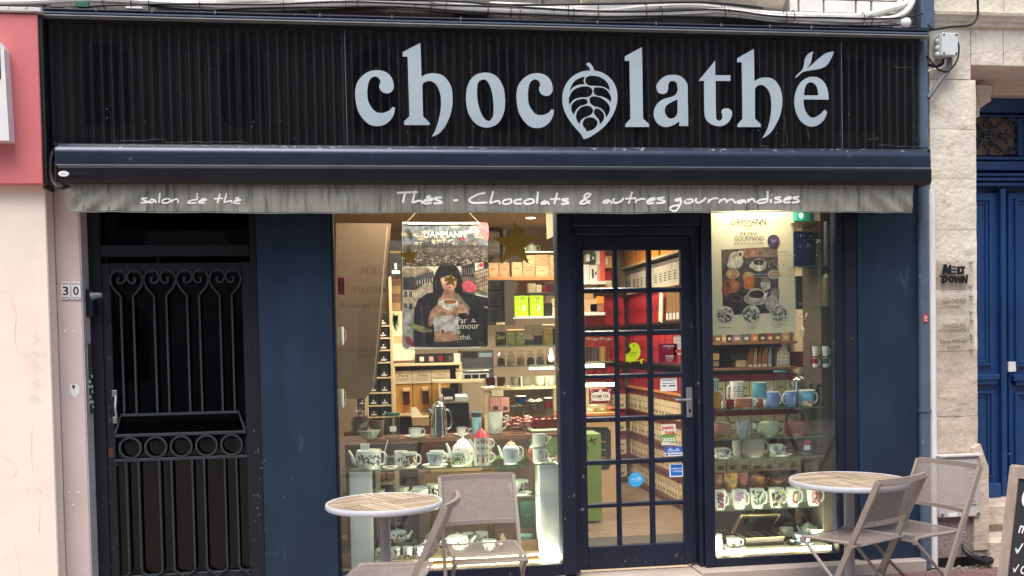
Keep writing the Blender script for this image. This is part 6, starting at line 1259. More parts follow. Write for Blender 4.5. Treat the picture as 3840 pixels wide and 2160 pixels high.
for r_, py in enumerate(rws):
    z = ZZ(kE(320, 0)[0], py, TY)
    mb = MB().box(tx0-.07, px0, TY, TY+.28, z-.012, z, .001); part(tw, 'shelf_board', mb, M['wood'])
    for c_ in range(3):
        o = proto if first else dup(proto); first = False
        o.location = (px0-.05-.086*c_, TY+.085, z); tag(o, 'black tea tin on the %s shelf of the tall rack, %s' % (ORD[r_], ('next to the post', 'second from post', 'third from post')[c_]), 'tea tin', 'black tea tins in the rack')
carton('tall black tea canister with white oval mark on top of the tin rack', kE, 360, 458, 368, 645, 1.3, M['blacktin'], .15, name='tea_canister', face=[(.42,.22,.58,.38,M['white']), (.2,.1,.82,.19,M['white'])], lid=(.04, M['blacktin']), art=lambda mb, fn, x, z, w2, h2: text(mb, 'DAMMANN', fn, x+w2*.08, x+w2*.92, z+h2*.66, z+h2*.72, lin((150,120,70))))
for i, (y0, y1, m) in enumerate(((640, 705, M['brown']), (706, 770, M['kraft']), (771, 835, M['brown']), (836, 895, M['kraft']))): carton('flat cardboard box, %s of the stack left of the tea poster' % ('topmost', 'second', 'third', 'lowest')[i], kE, 368, 446, y0, y1, 1.6, m, .2, name='cardboard_box', group='stacked boxes left of the poster')
carton('pale box printed with a green plant left of the poster foot', kE, 372, 552, 897, 1272, 1.5, M['card'], .12, name='plant_box', face=[(.12,.35,.5,.5,M['kraft2'])], art=lambda mb, fn, x, z, w2, h2: [mb.add([fn(x+w2*(.05+.3*random.random()), z+h2*(.6+.38*random.random()), .0) for _ in range(3)], [(0,1,2)], lin(random.choice([(90,120,80),(120,146,100),(70,96,66)]))) for i in range(16)])
# open cream shelf unit with gold bags
GYd = 1.45
zs_ = ZZ(*kE(600, 1292), GYd); x0_, x1_ = XX(*kE(384, 1290), GYd), XX(*kE(905, 1290), GYd); zlow = ZZ(*kI(500, 222), GYd)
un = thing('shelf_unit', 'cream wooden shelf unit holding the golden tea bags', 'shelf unit', ((x0_+x1_)/2, GYd, FZ))
for z in (zs_, zlow): part(un, 'board', MB().box(x0_, x1_, GYd-.05, GYd+.3, z-.02, z, .002), M['wood'])
for x in (x0_, x1_-.02): part(un, 'upright', MB().box(x, x+.02, GYd-.045, GYd+.3, zlow, zs_+.0, .002), M['wood'])
part(un, 'back', MB().box(x0_, x1_, GYd+.3, GYd+.32, FZ, zs_, .002), mat('unit_back', (120,92,66), .7, var=.05))
for i, (xa, xb, nm) in enumerate(((390, 535, 'Péra'), (538, 679, 'Massala'), (682, 822, "M'epuri"))):
    X, Z, w_, h = spot(kE, xa, xb, 1320, 1640, GYd+.02, zlow); lb = ('left', 'middle', 'right')[i]
    t = thing('tea_dispenser', 'golden tea dispenser bag with cream header card, %s of the three' % lb, 'tea dispenser', (X, GYd, Z), 'golden tea dispensers')
    part(t, 'bag', MB().box(X-w_/2, X+w_/2, GYd+.02, GYd+.16, Z, Z+h*.71, .004), M['gold']); part(t, 'header_card', MB().box(X-w_/2, X+w_/2, GYd+.01, GYd+.02, Z+h*.70, Z+h, .001), M['card'])
    mb = MB(); text(mb, nm, facade(GYd+.009), X-w_*.22, X+w_*.3, Z+h*.86, Z+h*.92, lin((60,48,40)), shear=.3)
    for q in range(3): mb.box(X-w_*.36, X+w_*.36-.01*q, GYd+.0085, GYd+.009, Z+h*(.82-.025*q), Z+h*(.825-.025*q), 0, lin((120,104,90)))
    part(t, 'card_print', mb, M['print'])
    part(t, 'scoop_tube', MB().box(X-w_*.0, X+w_*.36, GYd-.03, GYd+.018, Z+h*.2, Z+h*.52, .006), M['amber']); part(t, 'tube_cap', MB().box(X-w_*.01, X+w_*.37, GYd-.032, GYd+.017, Z+h*.52, Z+h*.6, .003), M['kraft2'])
for i in range(4):
    m = (M['card'], M['pinkbag'], M['red'], M['darkgrey'])[i]
    carton('black tea box with %s label on top of the cream shelf unit' % ('a cream', 'a pale pink', 'a dark red', 'a grey')[i], kE, 556+72*i, 626+72*i, 1205, 1276, GYd, M['blacktin'], .08, z=zs_, name='tea_box', face=[(.5,.2,.95,.68,m)], group='black tea boxes on the cream unit')
carton('small white card box at the right end of the cream unit top', kE, 850, 898, 1206, 1272, GYd, M['card'], .05, z=zs_, name='card_box')
X, Z, w_, h = spot(kE, 862, 915, 1358, 1420, 1.2); t = thing('straw_cup', 'cream paper cup full of wooden stirrers by the white scale', 'cup', (X, 1.2, Z)); mb = MB(); mb.lathe([(0,0),(w_*.38,0),(w_*.5,h),(w_*.46,h),(w_*.34,.01)], (X,1.2,Z), 16); part(t, 'cup', mb, M['card'], sm=True); mb = MB()
for i in range(9): mb.tube([(X+random.uniform(-.015,.015),1.2,Z+.02),(X+random.uniform(-.03,.03),1.2+random.uniform(-.02,.02),Z+h*1.4)], .003, 4)
part(t, 'stirrers', mb, M['wood'], kind='stuff')
# counter with cream shelf and scale
CYd = 1.15; zc_ = ZZ(*kI(850, 20), CYd)
shelf('counter_shelf', 'narrow cream shelf above the receipt printer', XX(*kE(690, 1440), CYd), XX(*kE(1090, 1440), CYd), CYd, CYd+.25, ZZ(*kE(900, 1420), CYd), .02, M['wood'])
part(bpy.data.objects['counter_shelf'], 'post', MB().box(XX(*kI(735, 50), CYd), XX(*kI(750, 50), CYd), CYd, CYd+.03, ZW, ZZ(*kE(900, 1420), CYd)-.021), M['wood'])
X, Z, w_, h = spot(kE, 920, 1115, 1335, 1420, CYd+.05); t = thing('scale', 'white shop scale with three dark displays', 'scale', (X, CYd+.05, Z)); part(t, 'body', MB().box(X-w_/2, X+w_/2, CYd+.05, CYd+.2, Z, Z+h*.62, .006), M['greycoat']); part(t, 'plate', MB().box(X-w_*.48, X+w_*.54, CYd+.04, CYd+.24, Z+h*.8, Z+h*.88, .003), M['steel'])
for i in range(3): part(t, 'display', MB().box(X-w_*.46+w_*.3*i, X-w_*.2+w_*.3*i, CYd+.047, CYd+.049, Z+h*.15, Z+h*.5), M['screen'])
X, Z, w_, h = spot(kI, 755, 960, 85, 145, 1.0); t = thing('receipt_printer', 'pale grey card terminal and receipt printer on a black base', 'printer', (X, 1.0, Z)); part(t, 'cover', MB().box(X-w_/2, X+w_/2, 1.0, 1.2, Z, Z+h, .012), M['greycoat']); part(t, 'screen', MB().box(X-w_*.45, X-w_*.0, .99, 1.0, Z+h*.4, Z+h*1.9, .003), M['screen']); part(t, 'base', MB().box(X-w_*.4, X+w_*.52, 1.02, 1.3, ZW, Z-.002, .003), M['black']); part(t, 'paper', MB().box(X-w_*.42, X-w_*.08, .985, .989, Z+h*.5, Z+h*.85), M['white'])
single('counter', 'dark wood counter block behind the window shelf', 'counter', MB().box(XX(*kI(600, 240), 1.3), XX(*kI(1250, 240), 1.3), 1.32, 1.9, FZ, ZZ(*kI(900, 265), 1.3), .004), M['darkwood'])
carton('open kraft box with tissue on the counter left of the coffee pot', kI, 536, 662, 248, 315, .85, M['kraft2'], .12, name='kraft_box')
mb = MB(); c_ = P(*kI(580, 250), .88); mb.add([(c_.x-.05,.88,c_.z-.01),(c_.x+.04,.88,c_.z-.01),(c_.x-.01,.9,c_.z+.07),(c_.x-.05,.9,c_.z+.075)], [(0,1,2,3),(3,2,1,0)]); single('tissue', 'cream tissue paper sticking out of the kraft box', 'tissue', mb, M['card'])
# dark appliances on the back wall
AYd = 2.6
for i, (x0, x1, y0, y1, lab) in enumerate(((1108, 1228, 662, 742, 'top dark shelf cabinet right of the poster'), (1108, 1228, 746, 860, 'second dark cabinet right of the poster'), (1108, 1228, 866, 1000, 'lowest dark cabinet right of the poster'))):
    carton(lab, kE, x0, x1, y0, y1, AYd, M['darkgrey'], .3, name='cabinet', cat='cabinet', face=[(.1,.12,.55,.8,M['black'])])
carton('dark coffee machine block in the middle of the shop', kE, 905, 1150, 1195, 1400, 1.9, M['darkgrey'], .3, name='coffee_machine', cat='coffee machine', face=[(.05,.72,.5,.95,M['black']), (.05,.3,.95,.34,M['steel']), (.55,.75,.95,.9,mat('steel_blue_card',(120,140,150),.5,var=.05))])
carton('tall grey fridge door behind the lime green tins', kE, 1232, 1312, 660, 1000, 2.4, mat('grey_fridge', (92,86,82), .4, var=.05), .4, name='fridge', cat='fridge')
# air conditioner and upper shelf with cardboard boxes
X, Z, w_, h = spot(kE, 1095, 1198, 290, 470, 3.3); t = thing('air_conditioner', 'white air conditioner on the back wall beside the gold star', 'air conditioner', (X, 3.3, Z)); part(t, 'case', MB().box(X-w_*.9, X+w_/2, 3.3, 3.58, Z, Z+h, .02), M['greycoat']); part(t, 'louvre', MB().box(X-w_*.8, X+w_*.42, 3.29, 3.299, Z+h*.06, Z+h*.32, .003), M['grey'])
part(t, 'pipe_cover', MB().box(X+w_*.9, X+w_*1.2, 3.5, 3.58, Z-.1, CZ-.002, .003), M['white'])
SYd = 3.1; zsh = ZZ(*kE(1360, 640), SYd)
shelf('wall_shelf', 'orange wood wall shelf carrying kraft tea boxes', XX(*kE(1095, 650), SYd), XX(*kE(1640, 650), SYd), SYd-.02, SYd+.3, zsh, .035, M['orangewood'])
for i, (x0, x1, y0, y1) in enumerate(((1110,1186,533,640),(1190,1268,533,640),(1286,1366,530,640),(1370,1464,558,640),(1468,1566,558,640),(1570,1650,558,640),(1372,1464,476,556),(1466,1566,472,556),(1570,1650,476,556))):
    zb2_ = zsh if i < 6 else zsh+(ZZ(*kE(1400, 558), SYd)-ZZ(*kE(1400, 640), SYd))
    carton('kraft tea box with leaf print, %s on the orange wall shelf' % ('leftmost', 'second from left', 'third, under the star', 'fourth in bottom row', 'fifth in bottom row', 'last of bottom row', 'left of top row', 'middle of top row', 'right of top row')[i], kE, x0, x1, y0, y1, SYd, M['kraft'] if i % 2 else M['kraft2'], .12, z=zb2_, name='tea_box', group='kraft tea boxes on the wall shelf',
     art=lambda mb, fn, x, z, w2, h2: [mb.add([fn(x+w2*u, z+h2*v, 0) for u, v in ((a, b), (a+.1, b+.04), (a+.03, b+.14))], [(0,1,2)], lin((132,98,66))) for a, b in [(.06,.05),(.2,.04),(.8,.06),(.85,.2),(.08,.8),(.8,.78),(.6,.05)]]+[mb.box(x+w2*.25, x+w2*.75, fn(0,0,0)[1]-.0003, fn(0,0,0)[1], z+h2*.55, z+h2*.6, 0, lin((140,104,70)))])
zgt2 = ZZ(*kE(1500, 448), SYd); shelf('wall_shelf', 'thin white wall shelf with the green teapot', XX(*kE(1384, 450), SYd), XX(*kE(1660, 450), SYd), SYd-.02, SYd+.28, zgt2, .015, M['white'])
teapot('olive green round teapot with big dark handle on the white wall shelf', kE, 1392, 1478, 372, 448, SYd+.1, M['celadon'], -1, zgt2, lid=True, lidm=M['celadon'])
a_, b_ = P(*kE(1552, 358), .5), P(*kE(1625, 120), .5); mb = MB(); mb.add([(a_.x,.5,a_.z),(b_.x,.5,a_.z+.035),(b_.x,.5,b_.z),(a_.x-.004,.5,b_.z)], [(0,1,2,3)]); mb.add([(a_.x,.504,a_.z),(b_.x,.504,a_.z+.035),(b_.x,.504,b_.z),(a_.x-.004,.504,b_.z)], [(3,2,1,0)]); single('hanging_sign', 'white sign board hanging at the top right of the left window', 'sign board', mb, M['plaster'])
shelf('wall_shelf', 'dark slanted looking shelf of small boxes above the lime tins', XX(*kE(1400, 760), 2.2), XX(*kE(1650, 760), 2.2), 2.2, 2.4, ZZ(*kE(1500, 758), 2.2), .02, M['darkgrey'])
for i, (x0, x1, y0, m, cn) in enumerate(((1412,1468,690,M['creamtin'],'cream'),(1472,1512,700,M['card'],'pale'),(1516,1556,712,M['red'],'red'),(1560,1616,690,M['wine'],'wine red'))): carton('small %s box on the shelf above the lime tins' % cn, kE, x0, x1, y0, 758, 2.22, m, .1, z=ZZ(*kE(1500, 758), 2.2), name='box')
# lime tins on a little white shelf
LYd = 1.0; zl_ = ZZ(*kE(1470, 940), LYd); shelf('wall_shelf', 'small white shelf under the two lime green tins', XX(*kE(1318, 944), LYd), XX(*kE(1640, 944), LYd), LYd-.06, LYd+.16, zl_, .015, M['white'])
bird = [(-.3,-.5),(.1,-.55),(.42,-.3),(.45,.1),(.2,.5),(-.1,.55),(-.2,.4),(-.05,.2),(-.3,-.1),(-.42,-.35)]
for i, (x0, x1) in enumerate(((1312, 1420), (1426, 1532))):
    X, Z, w_, h = spot(kE, x0, x1, 778, 938, LYd, zl_); t = thing('lime_tin', 'lime green tea tin with white bird, %s of the pair' % ('left', 'right')[i], 'tea tin', (X, LYd, Z), 'lime green tins')
    mb = MB(); mb.lathe([(0,0),(w_*.5,0),(w_*.5,h*.86)], (X, LYd+.05, Z), 24); mb.f.append(tuple(range(48, 72)) if False else tuple(range(24, 24)) or (24,25,26)); mb.c.append(None); part(t, 'body', mb, M['lime'], sm=True)
    mb = MB(); mb.lathe([(w_*.5,0),(w_*.515,.003),(w_*.515,h*.13),(0,h*.14)], (X, LYd+.05, Z+h*.86), 24); part(t, 'lid', mb, M['lime'], sm=True)
    mb = MB(); mb.tube([(X-.012, LYd-w_*.5+.046, Z+h*.95),(X-.01, LYd-w_*.5+.04, Z+h*.7),(X+.01, LYd-w_*.5+.04, Z+h*.7),(X+.012, LYd-w_*.5+.046, Z+h*.95)], .0025, 5); part(t, 'clasp', mb, M['steel'])
    mb = MB(); yb = LYd+.05-w_*.5-.003; mb.poly([(X+w_*.3*a+w_*.06, Z+h*.42+h*.24*b) for a, b in bird], (), facade(yb), .0006, (.85,.85,.8)); part(t, 'bird_emblem', mb, M['print'])
    mb = MB(); text(mb, 'LØV', facade(yb-.0015), X-w_*.06, X+w_*.2, Z+h*.36, Z+h*.44, lin((60,70,40))); part(t, 'lettering', mb, M['print'])
for i, (x0, x1, y0, y1, m) in enumerate(((1538,1592,838,938,M['blacktin']),(1594,1650,806,862,M['kraft']),(1594,1650,866,936,M['kraft2']))): carton(('dark tin right of the lime green pair', 'small kraft box, upper, at the shelf end', 'small kraft box, lower, at the shelf end')[i], kE, x0, x1, y0, y1, LYd+.04, m, .06, name='box')
# jars of tea on the glass shelf above the lamps
JY = .72; zj = ZZ(*kE(1400, 1158), JY)
shelf('glass_shelf', 'glass shelf of tea jars in the right half of the left window', XX(*kE(1150, 1160), JY), XX(*kE(1650, 1160), JY), JY-.1, JY+.2, zj, .008, M['greeng'], gedge)
jar('tall round jar of black tea with a cork lid, leftmost on the jar shelf', kE, 1160, 1246, 980, 1158, JY, M['tea'], M['wood'], zj, square=False, neck=1)
mb = MB(); X, Z, w_, h = spot(kE, 1175, 1232, 1070, 1120, JY-.05); text(mb, 'Poivre noir', facade(JY-.056), X-w_*.5, X+w_*.5, Z+h*.2, Z+h*.8, lin((170,176,90)), shear=.3); single('jar_writing', 'yellow green handwriting on the tall tea jar', 'lettering', mb, M['print'])
for i, (x0, x1, y0, f, lab) in enumerate(((1252,1312,1036,M['herbs'],'square jar of pale green herb tea'),(1314,1376,1036,M['herbs'],'square jar of pale herb tea, right of its twin'),(1382,1448,1004,M['darkgrey'],'tall square jar nearly empty with dark leaves'),(1452,1516,1004,M['tea'],'tall square jar with dark blue label'),(1522,1592,1002,M['nuts'],'tall square jar of dried fruit slices'),(1594,1650,1006,M['tea'],'tall dark tea jar at the window post'))):
    jar(lab, kE, x0, x1, y0, 1158, JY+.02, f, M['clearg'] if i in (2,3) else M['kraft2'], zj, fillh=(.85,.8,.35,.55,.9,.9)[i])
zj2 = ZZ(*kE(1400, 1306), JY); shelf('glass_shelf', 'glass shelf of clear tea bags below the jars', XX(*kE(1150, 1306), JY), XX(*kE(1650, 1306), JY), JY-.1, JY+.2, zj2, .008, M['greeng'], gedge)
for i in range(6):
    x0 = 1172+74*i; X, Z, w_, h = spot(kE, x0, x0+66, 1188+6*(i % 2), 1302, JY, zj2); t = thing('clear_bag', 'clear bag with dark tea on the glass shelf, number %s from the left' % ('one', 'two', 'three', 'four', 'five', 'six')[i], 'tea bag', (X, JY, Z), 'clear bags below the jars')
    tag(t, ('clear tea bag at the left end under the black tea jar', 'clear tea bag with white label, second under the jars', 'clear tea bag under the pale herb jars', 'clear tea bag left of the glowing lamp', 'striped clear tea bag beside the glowing lamp', 'clear tea bag by the window post under the jars')[i])
    mb = MB(); mb.lathe([(0,0),(w_*.45,0),(w_*.5,h*.3),(w_*.4,h*.7),(w_*.12,h*.85),(w_*.4,h)], (X,JY,Z), 9, sy=.7); part(t, 'film', mb, M['cello']); mb = MB(); mb.lathe([(0,.002),(w_*.42,.002),(w_*.45,h*.3),(w_*.3,h*.5),(0,h*.55)], (X,JY,Z), 9, sy=.7); part(t, 'contents', mb, (M['tea'],M['herbs'],M['brown'],M['tea'],M['darkgrey'],M['tea'])[i])
X, Z, w_, h = spot(kE, 1562, 1604, 1190, 1290, JY-.03, zj2+.02); t = thing('glowing_lamp', 'small glowing bulb lamp between the clear tea bags', 'lamp', (X, JY-.03, Z)); mb = MB(); mb.lathe([(0,0),(w_*.4,h*.1),(w_*.5,h*.3),(w_*.3,h*.6),(w_*.12,h)], (X,JY-.03,Z), 16); part(t, 'bulb', mb, glow('bulb_glow', (255,224,150), 9), sm=True)
strip('light_strip', 'bright light bar under the shelf of clear tea bags', XX(*kE(1416, 1308), JY-.1), XX(*kE(1600, 1308), JY-.1), JY-.115, zj2-.03, 2.5, .014, False, 9)
# row of boxed cups on a cream board
zcp = ZZ(*kI(1350, 20), .85); xb0, xb1 = XX(*kI(1072, 20), .85), XX(*kI(1640, 20), .85)
t = thing('cup_counter', 'cream framed counter with gift cup sets on its top', 'counter', (xb0, .85, FZ)); part(t, 'top_board', MB().box(xb0, xb1, .8, 1.1, zcp-.02, zcp, .002), M['wood']); part(t, 'post', MB().box(xb0, xb0+.05, .81, .86, FZ, zcp-.021, .002), M['wood']); part(t, 'back', MB().box(xb0+.05, xb1, 1.08, 1.1, FZ, zcp-.021), mat('counter_back', (126,108,90), .6, var=.08))
for i, (x0, x1, m) in enumerate(((1086,1250,M['wine']),(1280,1440,M['grey']),(1468,1632,wh))):
    X, Z, w_, h = spot(kE, x0, x1, 1386, 1462, .82, zcp); t = thing('cup_set', ('boxed pair of dark red cups on the cream counter', 'boxed pair of grey cups on the cream counter', 'boxed pair of white printed cups on the cream counter')[i], 'cup set', (X, .82, Z), 'boxed cup pairs')
    part(t, 'tray', MB().box(X-w_/2, X+w_/2, .82, .92, Z, Z+h*.14, .004), M['clearg'])
    for sg2 in (-1, 1):
        mb = MB(); mb.lathe([(0,.008),(w_*.14,.008),(w_*.22,h*.4),(w_*.23,h),(w_*.215,h),(w_*.13,.02)], (X+sg2*w_*.24, .87, Z), 18); cp = part(t, 'cup', mb, m, sm=True); mb = MB(); handle(mb, X+sg2*w_*.24, .87, Z+h*.3, Z+h*.85, w_*.2, w_*.1, sg2, .004); part(cp, 'handle', mb, M['celadon'], sm=True)
    part(t, 'ribbon', MB().box(X-.006, X+.006, .815, .925, Z, Z+h*1.02, .001), M['card'])
for i, (x0, x1, y0, y1, m, lab) in enumerate(((1122,1200,100,212,M['pinkbag'],'pink paper tea bag on the left under the cup sets'),(1202,1268,102,215,M['pinkbag'],'pink printed tea bag, right of its twin'))):
    carton(lab, kI, x0, x1, y0, y1, .8, m, .06, name='paper_bag', cat='paper bag', face=[(.3,.15,.8,.4,M['darkgrey'])])
carton('cream price list card under the boxed cup pairs', kI, 1132, 1222, 42, 94, .8, M['card'], .004, name='price_list', cat='price list')
X, Z, w_, h = spot(kI, 1405, 1505, 120, 195, .85); t = thing('gift_bag', 'clear gift bag tied with a white bow', 'gift bag', (X, .85, Z)); mb = MB(); mb.lathe([(0,0),(w_*.4,0),(w_*.45,h*.6),(w_*.15,h*.95),(w_*.5,h*1.5)], (X,.85,Z), 10); part(t, 'film', mb, M['cello']); mb = MB()
for sg2 in (-1, 1): mb.tube([(X,.8,Z+h*.95),(X+sg2*w_*.35,.79,Z+h*1.15),(X+sg2*w_*.55,.79,Z+h*1.0),(X+sg2*w_*.2,.79,Z+h*.9),(X,.8,Z+h*.95)], .004, 5)
part(t, 'bow', mb, M['white']); mb = MB(); mb.lathe([(0,0),(w_*.36,0),(w_*.4,h*.5),(0,h*.6)], (X,.85,Z), 10); part(t, 'contents', mb, M['darkgrey'])
for i, (x0, x1, y0, y1, lab) in enumerate(((1318,1392,88,150,'dark violet jam jar with white lid'),(1530,1594,100,185,'deep red perfume shaped bottle with white lid'))): jar(lab, kI, x0, x1, y0, y1, .82, M['navytin'] if i == 0 else M['red'], M['white'], square=i == 0)
# wrapped sweets piled in a bowl
mb = MB()
for i in range(46):
    c_ = P(*kI(random.uniform(1228, 1430), random.uniform(240, 330)), .62+random.uniform(0, .1)); mb.lathe([(0,-.012),(.014,0),(0,.012)], (c_.x, c_.y, c_.z), 5, sx=random.uniform(.8,1.6))
single('wrapped_sweets', 'pile of red and white wrapped sweets behind the carafe', 'sweets', mb, mat('red_white_wrapper', (206,130,120), .35, var=.5, scale=40), kind='stuff')
# green striped folding bag and white deck chair leg at the right foot
single('green_bag', 'green shopping bag with dark stripes below the chocolate box', 'bag', MB().box(XX(*kI(1440, 560), .7), XX(*kI(1642, 560), .7), .7, .85, ZU-.02, ZW-.04, .01), mat('striped_green_bag', (112,148,82), .6, var=.5, scale=5, stretch=(6,1,1)))
single('green_bag', 'dark green striped crate behind the lower right of the left window', 'bag', MB().box(XX(*kI(1120, 660), .75), XX(*kI(1400, 660), .75), .75, .9, ZLo+.1, ZU-.03, .01), MATS['striped_green_bag'])
# mugs hanging at the left window edge
for i, (y0, y1, lab) in enumerate(((1225, 1325, 'white mug hanging at the left window edge, upper one'), (1458, 1560, 'white mug hanging at the left window edge, lower one'))):
    mug(lab, lambda x, y: (x, y), 1268, 1290, y0-0, y1-30, .3, wh, 1, None, 1.0, name='mug')
carton('tartan tin with red and black checks at the left window edge', lambda x, y: (x, y), 1266, 1292, 1040, 1104, .3, M['red'], .05, name='tartan_tin', cat='tin', face=[(0,.3,1,.36,M['black']),(0,.6,1,.66,M['black']),(.3,0,.38,1,M['black']),(.7,0,.78,1,M['black'])])
# ================================================================== wall of tea on the right
SX = 2.50; SD = .3; SY0, SY1 = .98, 3.56
ws = thing('tea_wall', 'long wall of dark red shelves full of tea seen through the door', 'shelf unit', (SX, (SY0+SY1)/2, FZ))
LEV = [(.235, .2, 'cream'), (.465, .2, 'cream'), (.70, .205, 'cream'), (.93, .205, 'cream'), (1.165, .17, 'redtin'), (1.42, .30, 'redbag'), (1.79, .28, 'bag2'), (2.11, .22, 'jar'), (2.385, .2, 'box')]
for i, (z, h_, kd) in enumerate(LEV):
    m = M['wine'] if i < 4 else (M['orangewood'] if i == 4 else (M['blacktin'] if i in (5, 6) else M['wood']))
    part(ws, 'shelf_board', MB().box(SX-.012, SX+SD, SY0, SY1, z-.03 if i < 4 else z-.02, z, .002), m)
part(ws, 'back', MB().box(SX+SD, SX+SD+.02, SY0, SY1, FZ, CZ-.2), M['wine']); part(ws, 'end_panel', MB().box(SX, SX+SD, SY0-.02, SY0-.001, FZ, 2.4), M['darkgrey']); part(ws, 'kick_board', MB().box(SX+.02, SX+SD, SY0, SY1, FZ, .2), M['wine'])
def ymesh(kd, w_, h_):
    t = thing({'cream':'tea_box','redtin':'red_tin','redbag':'red_bag','bag2':'tea_packet','jar':'storage_tin','box':'storage_box'}[kd], 'x', {'cream':'tea box','redtin':'tea tin','redbag':'tea bag','bag2':'tea packet','jar':'storage tin','box':'box'}[kd], (0,0,0))
    if kd == 'cream':
        part(t, 'body', MB().box(0, .12, -w_/2, w_/2, 0, h_*.75, .003), M['creamtin'], True); part(t, 'lid', MB().box(-.001, .121, -w_/2-.0008, w_/2+.0008, h_*.75, h_, .004), M['red'], True)
        mb = MB(); mb.box(-.0015, -.0005, -w_*.25, w_*.25, h_*.48, h_*.52); mb.box(-.0015, -.0005, -w_*.3, w_*.3, h_*.2, h_*.24); mb.box(-.0015, -.0005, -w_*.2, w_*.25, h_*.12, h_*.17); part(t, 'label_print', mb, M['darkgrey'], True, kind='stuff')
    elif kd == 'redtin':
        mb = MB(); mb.lathe([(0,0),(w_*.46,0),(w_*.46,h_*.8)], (w_*.5,0,0), 16); part(t, 'body', mb, M['red'], True, True); mb = MB(); mb.lathe([(w_*.47,0),(w_*.48,h_*.18),(w_*.3,h_*.2),(0,h_*.2)], (w_*.5,0,h_*.8), 16); part(t, 'lid', mb, M['red'], True, True)
    elif kd == 'redbag':
        mb = MB(); mb.add([(.01,-w_/2,0),(.08,-w_/2,0),(.08,w_/2,0),(.01,w_/2,0),(.0,-w_/2,h_*.7),(.08,-w_/2,h_*.75),(.08,w_/2,h_*.75),(.0,w_/2,h_*.7),(.03,-w_/2,h_),(.035,-w_/2,h_),(.035,w_/2,h_),(.03,w_/2,h_)], [(3,2,1,0),(0,1,5,4),(1,2,6,5),(2,3,7,6),(3,0,4,7),(4,5,9,8),(5,6,10,9),(6,7,11,10),(7,4,8,11),(8,9,10,11)]); part(t, 'bag', mb, M['redbag'], True)
        part(t, 'seal', MB().box(.0,.004,-.008,.008,h_*.35,h_*.5), M['wine'], True)
    elif kd == 'bag2':
        part(t, 'body', MB().box(0, .09, -w_/2, w_/2, 0, h_*.95, .006), mat('patterned_packet', (140,104,64), .5, var=.5, scale=50), True); part(t, 'front_label', MB().box(-.002,-.0005,-w_*.3,w_*.3,h_*.06,h_*.26), M['white'], True); part(t, 'fold', MB().box(.02,.07,-w_/2,w_/2,h_*.95,h_), M['brown'], True)
    elif kd == 'jar':
        part(t, 'body', MB().box(0, .14, -w_/2, w_/2, 0, h_*.85, .004), mat('grey_white_tin', (190,182,166), .35, var=.06), True); part(t, 'lid', MB().box(-.001, .141, -w_/2-.001, w_/2+.001, h_*.85, h_, .004), M['steel'], True); mb = MB()
        for q in range(4): mb.box(-.002,-.0005,-w_*.3,w_*.25,h_*(.2+.1*q),h_*(.24+.1*q))
        part(t, 'label_print', mb, M['darkgrey'], True, kind='stuff')
    else:
        part(t, 'body', MB().box(0, .2, -w_/2, w_/2, 0, h_*.7, .003), M['orange'], True); part(t, 'lid', MB().box(-.002, .202, -w_/2-.002, w_/2+.002, h_*.7, h_, .003), M['card'], True)
    return t
LABT = {'cream': 'cream tea box with dark red lid in the %s row of the tea wall', 'redtin': 'shiny round dark red tin in the row on the wooden shelf of the tea wall%s', 'redbag': 'upright red foil tea bag in the lower red row of the tea wall%s', 'bag2': '%s', 'jar': 'square grey white storage tin under the top shelf of the tea wall%s', 'box': '%s'}
PIT = {'cream': .092, 'redtin': .115, 'redbag': .105, 'bag2': .1, 'jar': .15, 'box': .42}
for i, (z, h_, kd) in enumerate(LEV):
    if kd in ('bag2',): continue
    w_ = PIT[kd]*.93; pr_ = ymesh(kd, w_, h_); y = SY0+PIT[kd]*.6; used_ = False; k = 0
    while y < SY1-PIT[kd]*.4:
        o = dup(pr_) if used_ else pr_; used_ = True
        o.location = (SX+.01+random.uniform(0, .012), y, z); o.rotation_euler = (0,0,random.uniform(-.03,.03))
        lab = LABT[kd] % (('lowest', 'second', 'third', 'fourth')[i] if kd == 'cream' else '')
        if kd == 'box': lab = ('yellow orange storage box with cream lid nearest on the top shelf', 'yellow orange storage box second on the top shelf', 'yellow orange storage box in the middle of the top shelf', 'yellow orange storage box fourth on the top shelf', 'yellow orange storage box fifth on the top shelf', 'yellow orange storage box at the far end of the top shelf', 'spare storage box on the top shelf')[min(k, 6)]
        tag(o, lab, None, '%s row %d of the tea wall' % (kd.replace('bag2', 'packet'), i+1) if kd != 'cream' else 'cream tea boxes of the %s row' % ('lowest', 'second', 'third', 'fourth')[i]); y += PIT[kd]; k += 1
# row of packets: patterned ones near, red foil further back
pr1, pr2 = ymesh('bag2', .095, .27), ymesh('redbag', .11, .3); u1 = u2 = False; y = SY0+.06; k = 0
while y < SY1-.05:
    far = k > 10
    if far: o = dup(pr2) if u2 else pr2; u2 = True
    else: o = dup(pr1) if u1 else pr1; u1 = True
    o.location = (SX+.01, y, 1.79); tag(o, 'upright red foil tea bag in the upper red row of the tea wall' if far else 'brown patterned tea packet with white label on the tea wall', None, 'upper red bags' if far else 'patterned tea packets'); y += .12 if far else .1; k += 1
c_ = MB().box(-.002, .006, -.05, .05, 0, .26); o = single('price_strip', 'tall white strip leaning against the patterned tea packets', 'card', c_, M['card']); o.location = (SX-.02, SY0+1.17, 1.79); o.rotation_euler = (.16, 0, 0)
cu = thing('corner_shelf', 'short shelf in the far corner filled with red tea bags', 'shelf', (2.3, BY-.25, FZ)); U = {}
for z in (.235, .465, .70, .93, 1.165, 1.42, 1.79, 2.11): part(cu, 'board', MB().box(2.06, SX-.015, BY-.25, BY-.002, z-.025, z, .002), M['wine'])
